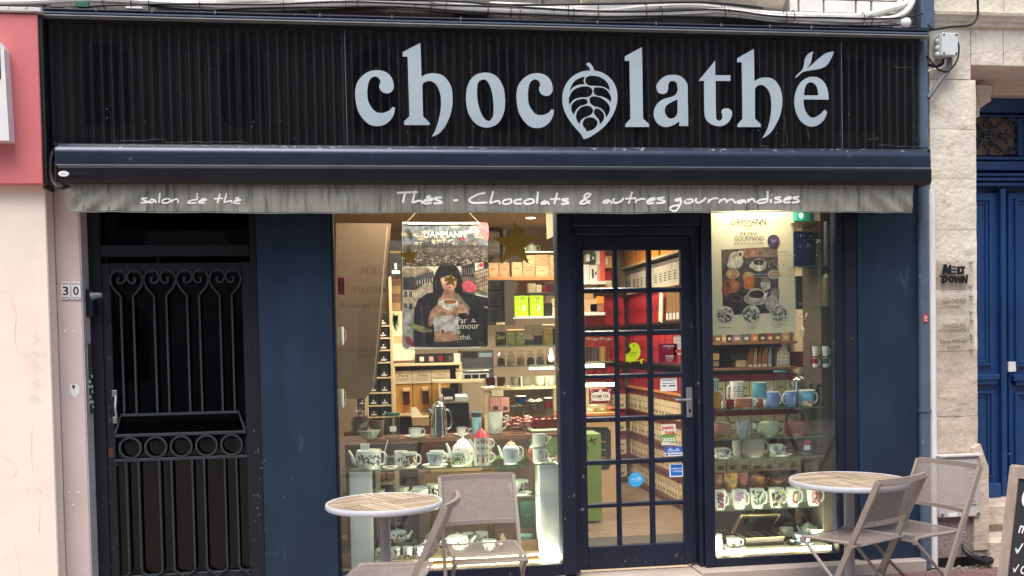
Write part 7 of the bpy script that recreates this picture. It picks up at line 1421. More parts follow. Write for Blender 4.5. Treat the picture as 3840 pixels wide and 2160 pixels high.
for r_, (z, kd, h_) in enumerate(((1.165, 'redtin', .17), (1.42, 'redbag', .3), (1.79, 'redbag', .29), (.235, 'cream', .2), (.465, 'cream', .2), (.7, 'cream', .2), (.93, 'cream', .2))):
    for i in range(4):
        o = dup(U[kd, h_]) if (kd, h_) in U else U.setdefault((kd, h_), ymesh(kd, .1, h_)); o.location = (2.11+.1*i, BY-.24, z); o.rotation_euler = (0,0,math.pi/2); tag(o, ('round red tin on the corner shelf', 'red foil tea bag on the corner shelf, lower row', 'red foil tea bag on the corner shelf, upper row', 'cream tea box on the corner shelf, lowest row', 'cream tea box on the corner shelf, second row', 'cream tea box on the corner shelf, third row', 'cream tea box on the corner shelf, fourth row')[r_], None, 'corner shelf row %d' % (r_+1))
# boxes on the back wall, seen through the left panes of the door
BYd = 3.2
for (x0, x1, y0, y1, m, lab, fc) in (
 (112,165,262,440,M['white'],'white tea carton at the left edge of the top left door pane',None),(168,238,266,410,M['white'],'white carton with dark figure print in the top left door pane',[(.25,.2,.5,.75,M['darkgrey']),(.65,.4,.85,.6,M['red'])]),(240,262,262,410,M['pinkbag'],'narrow pink carton beside the coral box',None),
 (140,168,170,236,M['white'],'small white carton beside the dark green one',None),(170,220,166,236,M['dkgreen'],'small dark green carton with white mark',[(.4,.3,.7,.6,M['white'])]),(222,258,132,262,M['white'],'upright white carton left of the coral box',None),(262,300,128,412,M['coral'],'tall coral red carton in the top left door pane',None),(302,362,186,292,M['kraft'],'kraft carton with white square label in the top left pane',[(.1,.3,.35,.8,M['white'])]),
 (300,362,320,402,M['red'],'red lidded tin behind the first glazing bar',None),(300,362,402,470,M['creamtin'],'cream tin behind the first glazing bar',None),
 (120,232,560,690,M['kraft2'],'wide kraft box in the second left door pane',None),(120,200,512,558,M['kraft'],'flat kraft box on top of the wide kraft box',None),(228,292,540,604,M['orange'],'bright orange gift box in the second left pane',None),(172,292,606,676,M['terra'],'red brown box under the orange gift box',None),
 (320,382,1160,1215,M['red'],'dark red tin beside the light bar',None)):
    carton(lab, kDr, x0, x1, y0, y1, BYd, m, .12, name='carton', cat='carton', face=fc)
for (x0, x1, y, lab) in ((100, 304, 412, 'white wall shelf behind the top left door pane'), (100, 292, 682, 'white wall shelf behind the second left door pane')):
    shelf('wall_shelf', lab, XX(*kDr(x0, y), BYd), XX(*kDr(x1, y), BYd), BYd-.05, BYd+.2, ZZ(*kDr(200, y), BYd), .03, M['white'])
# pastry counter with light bars and the brown cabinet behind the lime box
CB = 2.2
a_, b_ = P(*kDr(60, 1230), CB), P(*kDr(392, 1230), CB)
cb_ = thing('pastry_counter', 'lit pastry counter with glass top seen through the left door panes', 'counter', ((a_.x+b_.x)/2, CB, FZ))
zt0, zt1, zt2b = ZZ(*kDr2(260, 185), CB), ZZ(*kDr2(260, 155), CB), ZZ(*kDr(260, 1290), CB)
part(cb_, 'body', MB().box(a_.x-.3, b_.x, CB+.01, CB+.5, FZ, zt0, .004), mat('beige_counter_panel', (196,164,128), .5, var=.05)); part(cb_, 'wood_edge', MB().box(a_.x-.3, b_.x+.01, CB-.02, CB+.5, zt0, zt1, .004), M['orangewood'])
part(cb_, 'back_wall', MB().box(a_.x-.3, b_.x, CB+.4, CB+.42, zt1, zt2b), M['card']); part(cb_, 'glass_front', MB().box(a_.x-.3, b_.x, CB, CB+.006, zt1, zt2b), M['clearg']); part(cb_, 'glass_top', MB().box(a_.x-.3, b_.x, CB, CB+.42, zt2b, zt2b+.008), M['clearg'])
pr_ = [(P(*kDr2(x, y), CB-.0).x, P(*kDr2(x, y), CB-.0).z) for x, y in ((90,285),(320,285),(352,320),(355,600),(330,655),(90,655))][::-1]
mb = MB(); mb.poly(pr_, (), facade(CB+.008), .004); part(cb_, 'dark_window', mb, M['screen'])
for i in range(3): mb = MB().box(a_.x-.1, b_.x-.1, CB+.0, CB+.004, ZZ(*kDr2(260, 420+70*i), CB), ZZ(*kDr2(260, 408+70*i), CB)); part(cb_, 'inner_rack', mb, M['brown'])
for i, (x0, x1, y0, y1, m) in enumerate(((140,200,120,150,M['card']),(210,250,118,148,M['nuts']),(255,300,112,146,M['celadon']),(305,380,96,130,M['coral']),(160,240,85,100,M['card']))):
    X, Z, w_, h = spot(kDr2, x0, x1, y0, y1, CB+.15); mb = MB(); mb.lathe([(0,0),(w_*.4,0),(w_*.5,h*.3),(w_*.3,h*.9),(0,h)], (X, CB+.15, Z), 10); single('pastry', ('pale pastry at the left of the lit counter', 'nutty pastry in the lit counter', 'green pastry in the lit counter', 'red topped pastry in the lit counter', 'white cake behind the pastries')[i], 'pastry', mb, m, None, True)
strip('light_strip', 'upper light bar over the pastry counter', XX(*kDr(110, 1152), CB-.05), XX(*kDr(292, 1152), CB-.05), CB-.06, ZZ(*kDr(200, 1164), CB-.05), 2.0, .03, False, 8)
strip('light_strip', 'lower light bar inside the pastry counter', XX(*kDr(110, 1318), CB-.05), XX(*kDr(384, 1318), CB-.05), CB-.06, ZZ(*kDr(250, 1330), CB-.05), 2.0, .03, False, 8)
for i in range(4): jar(('dark tea jar at the left over the upper light bar', 'dark tea jar second over the upper light bar', 'amber tea jar over the upper light bar', 'red tea jar over the upper light bar')[i], kDr, 128+62*i, 184+62*i, 900+8*(i % 2), 1110, CB+.1, (M['tea'],M['darkgrey'],M['nuts'],M['red'])[i], M['steel'], square=False)
shelf('glass_shelf', 'glass shelf of tea jars over the pastry counter', XX(*kDr(80, 1112), CB+.1), XX(*kDr(384, 1112), CB+.1), CB-.0, CB+.22, ZZ(*kDr(250, 1110), CB+.1), .01, M['greeng'], gedge)
a_, b_ = P(*kDr(160, 1352), CB-.1), P(*kDr2(365, 76), CB-.1); t = thing('tea_sign', 'dark red enamel sign with white cartouche reading KUSMI TEA', 'sign', ((a_.x+b_.x)/2, CB-.1, b_.z)); w_, h = b_.x-a_.x, a_.z-b_.z
part(t, 'plate', MB().box(a_.x, b_.x, CB-.1, CB-.092, b_.z, a_.z, .004), mat('dark_red_enamel', (128,24,48), .3, var=.03)); mb = MB(); mb.poly([(a_.x+w_*.5+w_*.42*math.copysign(abs(math.cos(q))**.55, math.cos(q)), b_.z+h*.48+h*.3*math.copysign(abs(math.sin(q))**.7, math.sin(q))) for q in [2*math.pi*i/28 for i in range(28)]], (), facade(CB-.1003), .001, (.8,.8,.78)); mb.poly([(a_.x+w_*.4, b_.z+h*.74), (a_.x+w_*.6, b_.z+h*.74), (a_.x+w_*.56, b_.z+h*.9), (a_.x+w_*.5, b_.z+h*.97), (a_.x+w_*.44, b_.z+h*.9)], (), facade(CB-.1003), .001, (.8,.8,.78)); part(t, 'cartouche', mb, M['print'])
mb = MB(); text(mb, 'KUSMI TEA', facade(CB-.1018), a_.x+w_*.15, a_.x+w_*.85, b_.z+h*.38, b_.z+h*.6, lin((30,30,36)), bold=.02); text(mb, 'PARIS', facade(CB-.1018), a_.x+w_*.44, a_.x+w_*.57, b_.z+h*.26, b_.z+h*.32, lin((90,40,50))); part(t, 'lettering', mb, M['print'])
for sx_ in (.06, .82):
    for sz_ in (.1, .74): mb = MB(); mb.tube([(a_.x+w_*(sx_+.06+.05*math.cos(q)), CB-.1008, b_.z+h*(sz_+.08+.08*math.sin(q))) for q in [i*.55 for i in range(10)]], .0025, 4); part(t, 'ornament', mb, M['white'])
X, Z, w_, h = spot(kDr2, 60, 272, 345, 1110, 1.3); t = thing('lime_stand', 'tall lime green cardboard stand with dark twig print inside the door', 'display stand', (X, 1.3, FZ)); part(t, 'body', MB().box(X-w_/2, X+w_/2, 1.3, 1.6, Z, Z+h, .004), M['green']); part(t, 'foot', MB().box(X-w_*.1, X+w_*.28, 1.36, 1.5, FZ, Z-.001, .003), M['black']); mb = MB()
for (x0, y0, x1, y1) in ((150,410,230,385),(175,375,215,440),(140,440,160,495)): mb.tube([P(*kDr2(x0, y0), 1.298), P(*kDr2(x1, y1), 1.298)], .004, 5)
part(t, 'twig_print', mb, M['black'])
# ================================================================== right window
rx0, rx1 = xR0+.008, xR1-.01
def rshelf(py, px, Y0, lab):
    z = ZZ(px, py, Y0); t = shelf('glass_shelf', lab, rx0, XX(3098, py, Y0), Y0, Y0+.36, z, .008, M['greeng'], gedge, group='glass display shelves'); return z
ZA = rshelf(1531, 2870, .11, 'top glass shelf of mugs in the right window'); ZBk = rshelf(1642, 2870, .13, 'second glass shelf of kettles in the right window')
ZC = rshelf(1716, 2870, .12, 'third glass shelf of cups and saucers in the right window'); ZD = rshelf(1907, 2870, .11, 'lowest glass shelf of flower mugs in the right window')
mb = MB().box(xR0-.005, xR1+.04, .13, .75, .02, WBR-.004); struct('window_floor', mb, MATS['window_floor_stone'])
ZP = ZZ(2870, 2052, .16)
t = thing('display_plinth', 'low platform with red sprig frieze and two yellow blocks', 'platform', ((rx0+rx1)/2, .12, WBR-.003)); part(t, 'top', MB().box(rx0, rx1, .12, .6, WBR-.003, ZP, .003), mat('warm_white_board', (226,214,180), .5, var=.04))
mb = MB()
for i in range(130):
    x = random.uniform(rx0+.01, rx1-.05); z = random.uniform(WBR+.004, ZP-.006); r = random.uniform(.002, .005); mb.add([(x-r,.1185,z),(x,.1185,z-r*1.6),(x+r,.1185,z),(x,.1185,z+r*1.6)], [(0,1,2,3)], lin(random.choice([(150,60,50),(170,90,60),(130,110,60),(190,120,90)])))
part(t, 'frieze_print', mb, M['print'], kind='stuff')
for (pa, pb) in ((2745, 2794), (2968, 3018)): part(t, 'yellow_block', MB().box(XX(pa, 2070, .118), XX(pb, 2070, .118), .112, .118, WBR, ZP-.004, .001), mat('warm_yellow_card', (240,206,96), .5, var=.03))
strip('light_strip', 'glowing light strip along the foot of the right window', rx0, rx1-.02, .09, WBR-.003, 12.0, st=4)
wa = thing('mosaic_pier', 'glittering speckled mosaic pier at the right end of the window', 'pier', (rx1, .2, 0)); part(wa, 'face', MB().box(XX(3082, 1500, .2), xR1+.04, .2, .5, .0, 2.8, .003), M['mosaic'])
single('dark_partition', 'dark green partition behind the glass shelves of the right window', 'partition', MB().box(XX(3030, 1500, .52), xR1+.1, .52, .56, WBR, 2.6), mat('dark_green_partition', (34,48,46), .5, var=.1))
pcm = wh
FLO = lambda n, s_, cols, **kw: LF(n, s_, cols, **kw)
mug('ochre yellow mug at the left end of the top mug shelf', kR4, 80, 205, 690, 898, .17, M['ochre'], 1, ZA, 1.0, hm=wh)
carton('blue striped tin standing behind the ochre mug', kR4, 76, 180, 552, 700, .36, M['tealgl'], .07, name='striped_tin', cat='tin', face=[(.1+.2*i,0,.16+.2*i,1,M['white']) for i in range(5)])
mug('tall white mug covered in small grey words', kR4, 318, 475, 488, 800, .3, wh, -1, ZA, 1.0, decor=lambda h: [(-2.5+.22*i+.03*j, h*(.1+.085*j), .010+.004*((i*j) % 3), .0028, 0, (110,108,110), 'r') for i in range(9) for j in range(9)])
mug('small deep red espresso cup on the top mug shelf', kR4, 268, 360, 785, 898, .16, M['red'], 0, ZA, 1.0, name='cup', cat='cup')
mug('small white espresso cup left of the red one', kR4, 212, 270, 806, 890, .22, wh, 0, ZA, 1.0, name='cup', cat='cup')
mug('wide orange brown cup with cream rim', kR4, 385, 578, 768, 894, .17, M['terra'], 1, ZA, .95, rim=wh, hm=wh, name='cup', cat='cup')
mug('tall two tone mug, teal above and white below', kR4, 588, 748, 512, 800, .32, wh, 1, ZA, 1.0, band=[(.36,1.0,M['tealgl'])])
mug('espresso cup with brown vertical stripes', kR4, 636, 714, 780, 888, .17, M['terra'], 0, ZA, 1.0, name='cup', cat='cup', decor=lambda h: [(-2.3+.35*i, h*.5, .0022, h*.45, 0, (120,70,60), 'r') for i in range(6)])
mug('plain white espresso cup right of the striped one', kR4, 716, 768, 795, 884, .2, wh, 0, ZA, 1.0, name='cup', cat='cup')
mug('plain periwinkle blue mug with white handle', kR4, 766, 900, 700, 890, .17, M['periw'], 1, ZA, 1.0, hm=wh, rim=wh)
mug('periwinkle blue mug with a small white bird', kR4, 982, 1115, 696, 888, .17, M['periw'], -1, ZA, 1.0, hm=wh, rim=wh, decor=lambda h: [(-1.35, h*.5, .006, .018, .35, (226,228,232), 'o'), (-1.2, h*.68, .005, .006, 0, (226,228,232), 'o'), (-1.5, h*.3, .003, .012, .3, (200,206,220), 'o')])
mug('wide sky blue cup painted with a red and orange boat', kR4, 1146, 1332, 686, 884, .17, wh, 1, ZA, .78, rim=wh, band=[(.35,.95,mat('painted_sky_glaze', (112,172,200), .2, var=.4, scale=25))], decor=lambda h: [(-1.5, h*.3, .022, .012, 0, (206,60,50), 'o'), (-1.5, h*.12, .024, .012, 0, (232,150,60), 'r')])
X, Z, w_, h = spot(kR4, 840, 1012, 440, 860, .36, ZA); t = thing('carafe', 'waisted clear glass carafe with pale blue rim', 'carafe', (X, .36, Z)); r = w_/2; mb = MB(); mb.lathe([(0,0),(r*.95,0),(r,.01),(r*.8,h*.45),(r*.7,h*.62),(r*.92,h*.98)], (X,.36,Z), 22); part(t, 'glass', mb, M['clearg'], sm=True); mb = MB(); mb.lathe([(r*.93,h*.95),(r*.96,h),(r*.9,h)], (X,.36,Z), 22); part(t, 'rim', mb, M['tealgl'], sm=True)
coffee_pot('bulbous polished steel coffee pot in the right window', kR4, 1030, 1250, 462, 850, .36, ZA, 1, False)
mb = MB(); q = [P(*kR4(x, y), .2) for x, y in ((1375,850),(1372,700),(1376,630),(1395,608),(1410,640))]; mb.tube(q, .012, 8, rad=[.015,.014,.012,.01,.006]); single('swan_neck', 'dark green swan neck spout at the right end of the mug shelf', 'spout', mb, M['blackglaze'], None, True)
for i, (x0, x1, m, lab) in enumerate(((1306,1378,M['red'],'mug pair in brown card holder with red lower mug'),(1424,1505,mat('bottle_green_glaze',(24,104,52),.2,var=.04),'mug pair in brown card holder with green lower mug'))):
    X, Z, w_, h = spot(kR4, x0, x1, 150, 410, .16); t = thing('mug_pack', lab, 'mug pack', (X, .16, Z), 'carded mug pairs'); part(t, 'card', MB().box(X-w_*.6, X+w_*1.0, .2, .204, Z-.005, Z+h*1.02), M['brown'])
    mb = MB(); mb.lathe([(0,0),(w_*.36,0),(w_*.48,h*.44),(w_*.46,h*.44),(0,h*.05)], (X,.16,Z), 18); part(t, 'lower_mug', mb, wh, sm=True); mb = MB(); mb.lathe([(w_*.4,h*.15),(w_*.485,h*.42)], (X,.16,Z), 18); part(t, 'colour_band', mb, m, sm=True)
    mb = MB(); mb.lathe([(0,0),(w_*.36,0),(w_*.48,h*.46),(w_*.46,h*.46),(0,h*.05)], (X,.16,Z+h*.52), 18); part(t, 'upper_mug', mb, wh, sm=True)
    for zz in (0, .52): mb = MB(); handle(mb, X, .16, Z+h*(zz+.08), Z+h*(zz+.38), w_*.44, w_*.3, 1, .004); part(t, 'handle', mb, wh, sm=True)
teapot('brown clay kettle with tall hoop handle and white foot', kR4, 98, 330, 1080, 1262, .2, M['brown'], 0, ZBk, lid=False, hoop=1.25, flat=1, lidm=mat('dark_brown_cane', (84,58,46), .5, var=.1))
mug('grey mottled mug with raised relief on the kettle shelf', kR4, 396, 545, 1055, 1252, .2, M['bluegrey'], 1, ZBk, .75, decor=LF(40, 41, [(140,140,146),(120,122,130)], size=(.006,.014)), hm=M['grey'])
teapot('celadon green teapot without hoop on the kettle shelf', kR4, 660, 905, 1045, 1250, .22, M['celadon'], -1, ZBk, lid=True, lidm=M['celadon'], flat=1)
teapot('round red brown clay teapot with thin hoop handle', kR4, 970, 1230, 1068, 1248, .2, mat('red_brown_clay', (128,72,58), .4, var=.1), 0, ZBk, lid=False, hoop=1.1, lidm=M['blackglaze'])
jar('round glass preserving jar behind the red brown teapot', kR4, 1088, 1250, 915, 1100, .38, None, M['steel'], square=False)
mug('cup with dense dark scroll pattern on a cream saucer', kR5, 112, 255, 68, 168, .18, wh, 1, ZC, .8, saucer=1.6, name='cup', cat='cup', decor=LF(70, 43, [(90,80,76),(120,100,90)], size=(.004,.01), zr=(.08,.95)))
mug('plain tall white mug behind the scroll patterned cup', kR5, 302, 395, 22, 178, .28, wh, 0, ZC, .85)
teapot('large two tone grey teapot on the third shelf', kR5, 408, 640, 2, 190, .2, M['grey'], 0, ZC, lid=False, flat=1, hs=False)
mb = MB(); X, Z, w_, h = spot(kR5, 408, 640, 2, 190, .2, ZC); handle(mb, X, .2, Z+h*.2, Z+h*.85, w_*.5, w_*.22, 1, .009); single('pot_handle', 'grey loop handle of the two tone teapot', 'handle', mb, M['grey'], None, True)
mug('white cup with blue grey flowers and curled handle on a saucer', kR5, 748, 880, 56, 152, .18, wh, -1, ZC, .85, saucer=1.7, name='cup', cat='cup', decor=LF(34, 44, [(120,140,160),(90,96,100),(150,160,170)], size=(.006,.013), sh='o'))
mug('white bowl behind the blue flowered cup', kR5, 690, 840, 8, 100, .34, wh, 0, ZC, .8, name='bowl', cat='bowl')
bt = teapot('glossy black round teapot with a pink and white tag', kR5, 958, 1195, -60, 168, .22, M['blackglaze'], 0, ZC, lid=True, lidm=M['blackglaze'])
a_, b_ = P(*kR5(1078, 10), .08), P(*kR5(1145, 110), .08); yq = .22-.09; t = thing('price_tag', 'pink topped white price tag hanging on the black teapot', 'price tag', (a_.x, .1, b_.z)); part(t, 'tag', MB().box(a_.x, b_.x, .1, .102, b_.z, a_.z-.5*(a_.z-b_.z)), M['white']); part(t, 'tag_top', MB().box(a_.x, b_.x-.003, .1, .102, a_.z-.49*(a_.z-b_.z), a_.z), mat('magenta_card', (190,50,96), .5, var=.03))
zr2 = ZZ(*kR5(500, 532), .36); single('riser', 'dark riser behind the flower mugs in the right window', 'riser', MB().box(rx0, XX(3040, 1840, .36), .3, .46, ZD, zr2, .002), mat('grey_riser', (110,112,106), .5, var=.05))
for i, (x0, x1, y0, cols) in enumerate(((100,190,358,[(150,70,60),(120,100,60)]),(220,352,345,[(160,130,70),(110,100,60)]),(356,462,345,[(150,50,60),(110,60,60)]))):
    mug(('brown floral mug at the left end of the riser','tall straw coloured mug, second on the riser','brown mug with red blossoms, third on the riser')[i], kR5, x0, x1, y0, 534, .36, M['brown'] if i != 1 else M['ochre'], 1, zr2, .95, decor=LF(60, 50+i, cols, size=(.005,.012), sh='o', zr=(.05,.95)))
teapot('brown floral teapot on the riser', kR5, 500, 655, 365, 534, .38, M['terra'], 1, zr2, decor=LF(50, 55, [(120,80,50),(150,110,60)], size=(.006,.012), sh='o'), flat=1)
mug('squat brown floral sugar bowl on the riser', kR5, 690, 850, 440, 530, .38, M['terra'], 1, zr2, .9, decor=LF(40, 56, [(130,90,50),(90,70,40)], size=(.006,.012), sh='o'), name='bowl', cat='bowl')
mug('brown floral cup at the right end of the riser', kR5, 800, 910, 415, 525, .42, M['brown'], 0, zr2, .85, name='cup', cat='cup')
FM = [((100,235,545,742),[(150,50,110),(110,40,70),(180,90,150)],'white mug with purple orchid, first of the row',(-2.3,-1.2)),((298,450,540,735),[(200,150,200),(180,120,180),(210,190,210)],'white mug with pale pink blossoms, second of the row',(-2.6,-.5)),((492,640,530,728),[(60,90,66),(100,130,100)],'white mug with thin green bamboo leaves, third of the row',(-2.5,-.6)),((690,850,525,720),[(70,50,120),(220,210,120),(50,44,70),(200,190,200)],'white mug with purple and yellow pansies, fourth of the row',(-2.5,-.5)),((876,1020,517,708),[(190,40,50),(200,90,90)],'white mug with a red petal ring, fifth of the row',(-2.1,-.8)),((1092,1245,514,700),[(196,40,60),(170,30,50),(214,90,100)],'white mug with dense red coral print, sixth of the row',(-2.3,-.7))]
for i, (b_, cols, lab, an) in enumerate(FM):
    dens = (34, 60, 22, 46, 20, 120)[i]; sz = ((.008,.02),(.004,.009),(.008,.03),(.008,.018),(.008,.02),(.004,.011))[i]; shp = ('l','o','l','o','l','l')[i]
    dc = (lambda h, d=dens, c=cols, s=sz, a=an, q=shp, k=i: scatter(d, h, c, 60+k, s, (.1,.9) if k != 1 else (.45,.92), a, q))
    if i == 4: dc = lambda h: [(-1.5+.45*math.cos(q), h*(.5+.3*math.sin(q)), .008, .016, q, (196,44,54), 'l') for q in [j*.42 for j in range(15)]]
    mug(lab, kR5, b_[0], b_[1], b_[2], b_[3], .17, wh, 1, ZD, .76, decor=dc, group='flower mugs of the right window')
X, Z, w_, h = spot(kR5, 448, 855, 1040, 1140, .2, ZP); t = thing('tea_chest', 'open dark wooden tea chest with its lid raised', 'tea chest', (X, .2, Z)); dk = mat('dark_grained_wood', (72,60,48), .45, var=.35, scale=6, stretch=(1,8,8)); bz = mat('pale_gold_edge', (206,186,120), .4, metal=.3, var=.05)
part(t, 'box', MB().box(X-w_/2, X+w_/2, .2, .42, Z, Z+h*.82, .003), dk); part(t, 'rim', MB().box(X-w_/2-.002, X+w_/2+.002, .198, .422, Z+h*.82, Z+h*.9), bz); part(t, 'inner', MB().box(X-w_/2+.01, X+w_/2-.01, .21, .41, Z+h*.9, Z+h*.93), M['black'])
for i in (1, 2, 3): part(t, 'divider', MB().box(X-w_/2+w_*.25*i-.001, X-w_/2+w_*.25*i+.001, .21, .41, Z+h*.93, Z+h*1.0), bz)
lq = [P(*kR5(*p), Y) for p, Y in (((300,1000),.42),((690,1000),.42),((815,795),.36),((400,800),.36))]
mb = MB(); mb.add([tuple(p) for p in lq]+[(p.x, p.y+.025, p.z+.004) for p in lq], [(0,1,2,3),(7,6,5,4),(0,4,5,1),(1,5,6,2),(2,6,7,3),(3,7,4,0)]); part(t, 'lid', mb, bz); c_ = sum(lq, Vector())/4; mb = MB(); mb.add([tuple(c_+(p-c_)*.93+Vector((0,-.003,0))) for p in lq], [(0,1,2,3)]); part(t, 'lid_lining', mb, M['blacktin'])
mug('white cup with brown leaf sprig on a wide saucer on the platform', kR5, 242, 385, 1012, 1122, .17, wh, 1, ZP, .85, saucer=1.6, name='cup', cat='cup', decor=LF(14, 70, [(110,90,60),(80,70,54)], size=(.008,.016)))
mug('bright white mug cut by the left edge of the right window', kR5, 105, 190, 990, 1160, .15, wh, 0, ZP, .95)
X, Z, w_, h = spot(kR5, 135, 275, 905, 1085, .36, ZP); t = thing('glass_teapot', 'clear glass teapot behind the leaf sprig cup', 'teapot', (X, .36, Z)); mb = MB(); mb.lathe([(0,0),(w_*.4,0),(w_*.5,h*.35),(w_*.3,h*.75),(w_*.08,h*.8),(w_*.08,h*.95),(0,h)], (X,.36,Z), 20); part(t, 'glass', mb, M['clearg'], sm=True); mb = MB(); mb.lathe([(0,.0),(w_*.25,0),(w_*.3,h*.3),(0,h*.4)], (X,.36,Z+.003), 12); part(t, 'tea_flower', mb, M['tea'])
mug('cream bowl right of the tea chest', kR5, 800, 950, 958, 1050, .34, wh, 0, ZP+.03, .75, name='bowl', cat='bowl'); single('bowl_stand', 'dark stand under the cream bowl', 'stand', MB().box(XX(*kR5(810, 1050), .3), XX(*kR5(950, 1050), .3), .3, .4, ZP+.001, ZP+.03, .004), M['darkgrey'])
mug('pale grey cup before the cream teapot at the platform right', kR5, 968, 1128, 1015, 1118, .2, M['bluegrey'], 0, ZP, .85, saucer=1.3, name='cup', cat='cup')
teapot('cream round teapot at the right of the platform', kR5, 1030, 1190, 885, 1040, .34, wh, -1, ZP+.02); mug('shallow cream bowl before the cream teapot', kR5, 1118, 1270, 930, 1010, .26, wh, 0, ZP+.04, .6, name='bowl', cat='bowl')
mug('small shiny dark stone dish right of the tea chest', kR5, 870, 985, 1070, 1130, .2, M['blackglaze'], 0, ZP, .8, name='dish', cat='dish')
EY = .6
fu = thing('tea_cabinet', 'brown shelf cabinet of books and tea boxes behind the right window display', 'cabinet', (2.7, EY, FZ)); ux0, ux1 = 2.32, RX+.2
EL = [(1.605, 'book'), (1.415, 'gift'), (1.16, 'cream'), (.905, 'cream'), (.64, 'cream'), (.37, 'cream')]
for z, kd in EL: part(fu, 'board', MB().box(ux0, ux1, EY-.015, EY+.26, z-.02, z, .002), M['brown'] if kd in ('book','gift') else M['wine'])
part(fu, 'back', MB().box(ux0, ux1, EY+.26, EY+.28, FZ, 1.95), M['darkgrey']); part(fu, 'side', MB().box(ux0-.02, ux0-.001, EY-.015, EY+.28, FZ, 1.62, .002), M['darkgrey'])
x = ux0+.01; R = random.Random(3); k = 0
BC = [((60,76,66),'dark green'),((160,70,60),'brick red'),((120,96,74),'brown'),((190,160,120),'beige'),((50,54,60),'charcoal'),((150,120,150),'mauve'),((90,110,110),'grey teal'),((200,120,80),'orange')]
while x < ux1-.05:
    w_ = R.uniform(.035, .075); col, cn = BC[k % 8]; t = thing('tea_box', '%s slim box, number %s from the left on the upper cabinet shelf' % (cn, ('one','two','three','four','five','six','seven','eight','nine','ten','eleven','twelve','thirteen','fourteen','fifteen','sixteen','seventeen','eighteen')[min(k,17)]), 'tea box', (x, EY, 1.605), 'slim boxes on the upper cabinet shelf'); tag(t, '%s slim tea box on the upper cabinet shelf, %s' % (cn, 'left half' if k < 8 else 'right half'))
    part(t, 'body', MB().box(x, x+w_-.003, EY, EY+.12, 1.605, 1.605+R.uniform(.09,.14), .002), mat('slim_%s' % cn.replace(' ', '_'), col, .5, var=.1)); part(t, 'spine_label', MB().box(x+w_*.25, x+w_*.7, EY-.0012, EY-.0003, 1.62, 1.64), M['card']); x += w_; k += 1
for i, (x0, x1, y0, y1, m, lab, d) in enumerate(((78,188,245,322,M['kraft'],'kraft box, upper of two at the left of the gift shelf',.1),(78,184,328,400,M['kraft2'],'kraft box, lower of two at the left of the gift shelf',.1),(192,312,236,400,M['clearg'],'clear plastic box on the gift shelf',.1),(388,512,322,405,M['card'],'cream carton low on the gift shelf',.1),(318,520,238,318,M['darkgrey'],'flat grey box above the cream carton',.1),(1078,1140,222,410,M['red'],'glossy dark red canister, left one',.1),(1144,1225,218,410,mat('crimson_card',(150,36,60),.4,var=.1),'crimson canister with small flowers, right one',.1))):
    carton(lab, kR4, x0, x1, y0, y1, EY-.0+.01*i, m, d, name='gift_box')
for i, (x0, x1, m) in enumerate(((525,592,M['brown']),(594,640,M['kraft']),(644,690,M['brown']),(692,768,M['terra']),(775,815,mat('pale_blue_card',(150,170,190),.5,var=.05)))):
    X, Z, w_, h = spot(kR4, x0, x1, 165, 405, EY+.01, 1.415); mb = MB(); mb.poly(smooth([(X-w_/2,Z,1),(X+w_/2,Z,1),(X+w_/2,Z+h*.98,1),(X+w_*.1,Z+h*.85),(X-w_*.35,Z+h*.55)], 4), (), facade(EY+.1), .09); t = thing('paper_pouch', ('brown curved paper pouch, first of the row','kraft curved pouch, second of the row','brown curved pouch, third of the row','wide reddish curved pouch, fourth of the row','pale blue curved pouch, fifth of the row')[i], 'pouch', (X, EY, Z), 'curved paper pouches'); part(t, 'pouch', mb, m); part(t, 'price_label', MB().box(X-w_*.3, X+w_*.3, EY+.004, EY+.0095, Z+.004, Z+.02), M['white'])
X, Z, w_, h = spot(kR4, 890, 1035, 150, 412, EY, 1.415); t = thing('house_box', 'pale grey box shaped like a gabled house with window prints', 'house box', (X, EY, Z)); mb = MB(); mb.poly([(X-w_/2,Z),(X+w_/2,Z),(X+w_/2,Z+h*.6),(X,Z+h),(X-w_/2,Z+h*.6)], (), facade(EY+.1), .1); part(t, 'body', mb, mat('pale_house_card', (196,188,170), .6, var=.06));
for i in range(3):
    for j in range(2): part(t, 'window_print', MB().box(X-w_*.32+w_*.36*j, X-w_*.08+w_*.36*j, EY-.0015, EY-.0005, Z+h*(.1+.17*i), Z+h*(.2+.17*i)), M['white'])
pr_ = None
for r_, (z, kd) in enumerate(EL[2:]):
    x = ux0+.05
    while x < ux1-.03:
        if pr_ is None: pr_ = ymesh('cream', .088, .205); o = pr_
        else: o = dup(pr_)
        o.location = (x, EY+.005+random.uniform(0,.01), z); o.rotation_euler = (0,0,math.pi/2); tag(o, 'cream tea box with red lid in the %s row of the cabinet behind the window' % ('top', 'second', 'third', 'bottom')[r_], None, 'cream tea boxes of cabinet row %d' % (r_+1)); x += .094
HY = .3
a_, b_ = P(*kR3(968, 105), HY), P(*kR3(1275, 100), HY)
shelf('glass_shelf', 'high glass shelf under the teal tin in the right window', XX(*kR3(900, 110), HY), rx1-.02, HY-.12, HY+.22, ZZ(*kR3(1100, 102), HY), .012, M['wood'], gedge); zh_ = ZZ(*kR3(1100, 102), HY)
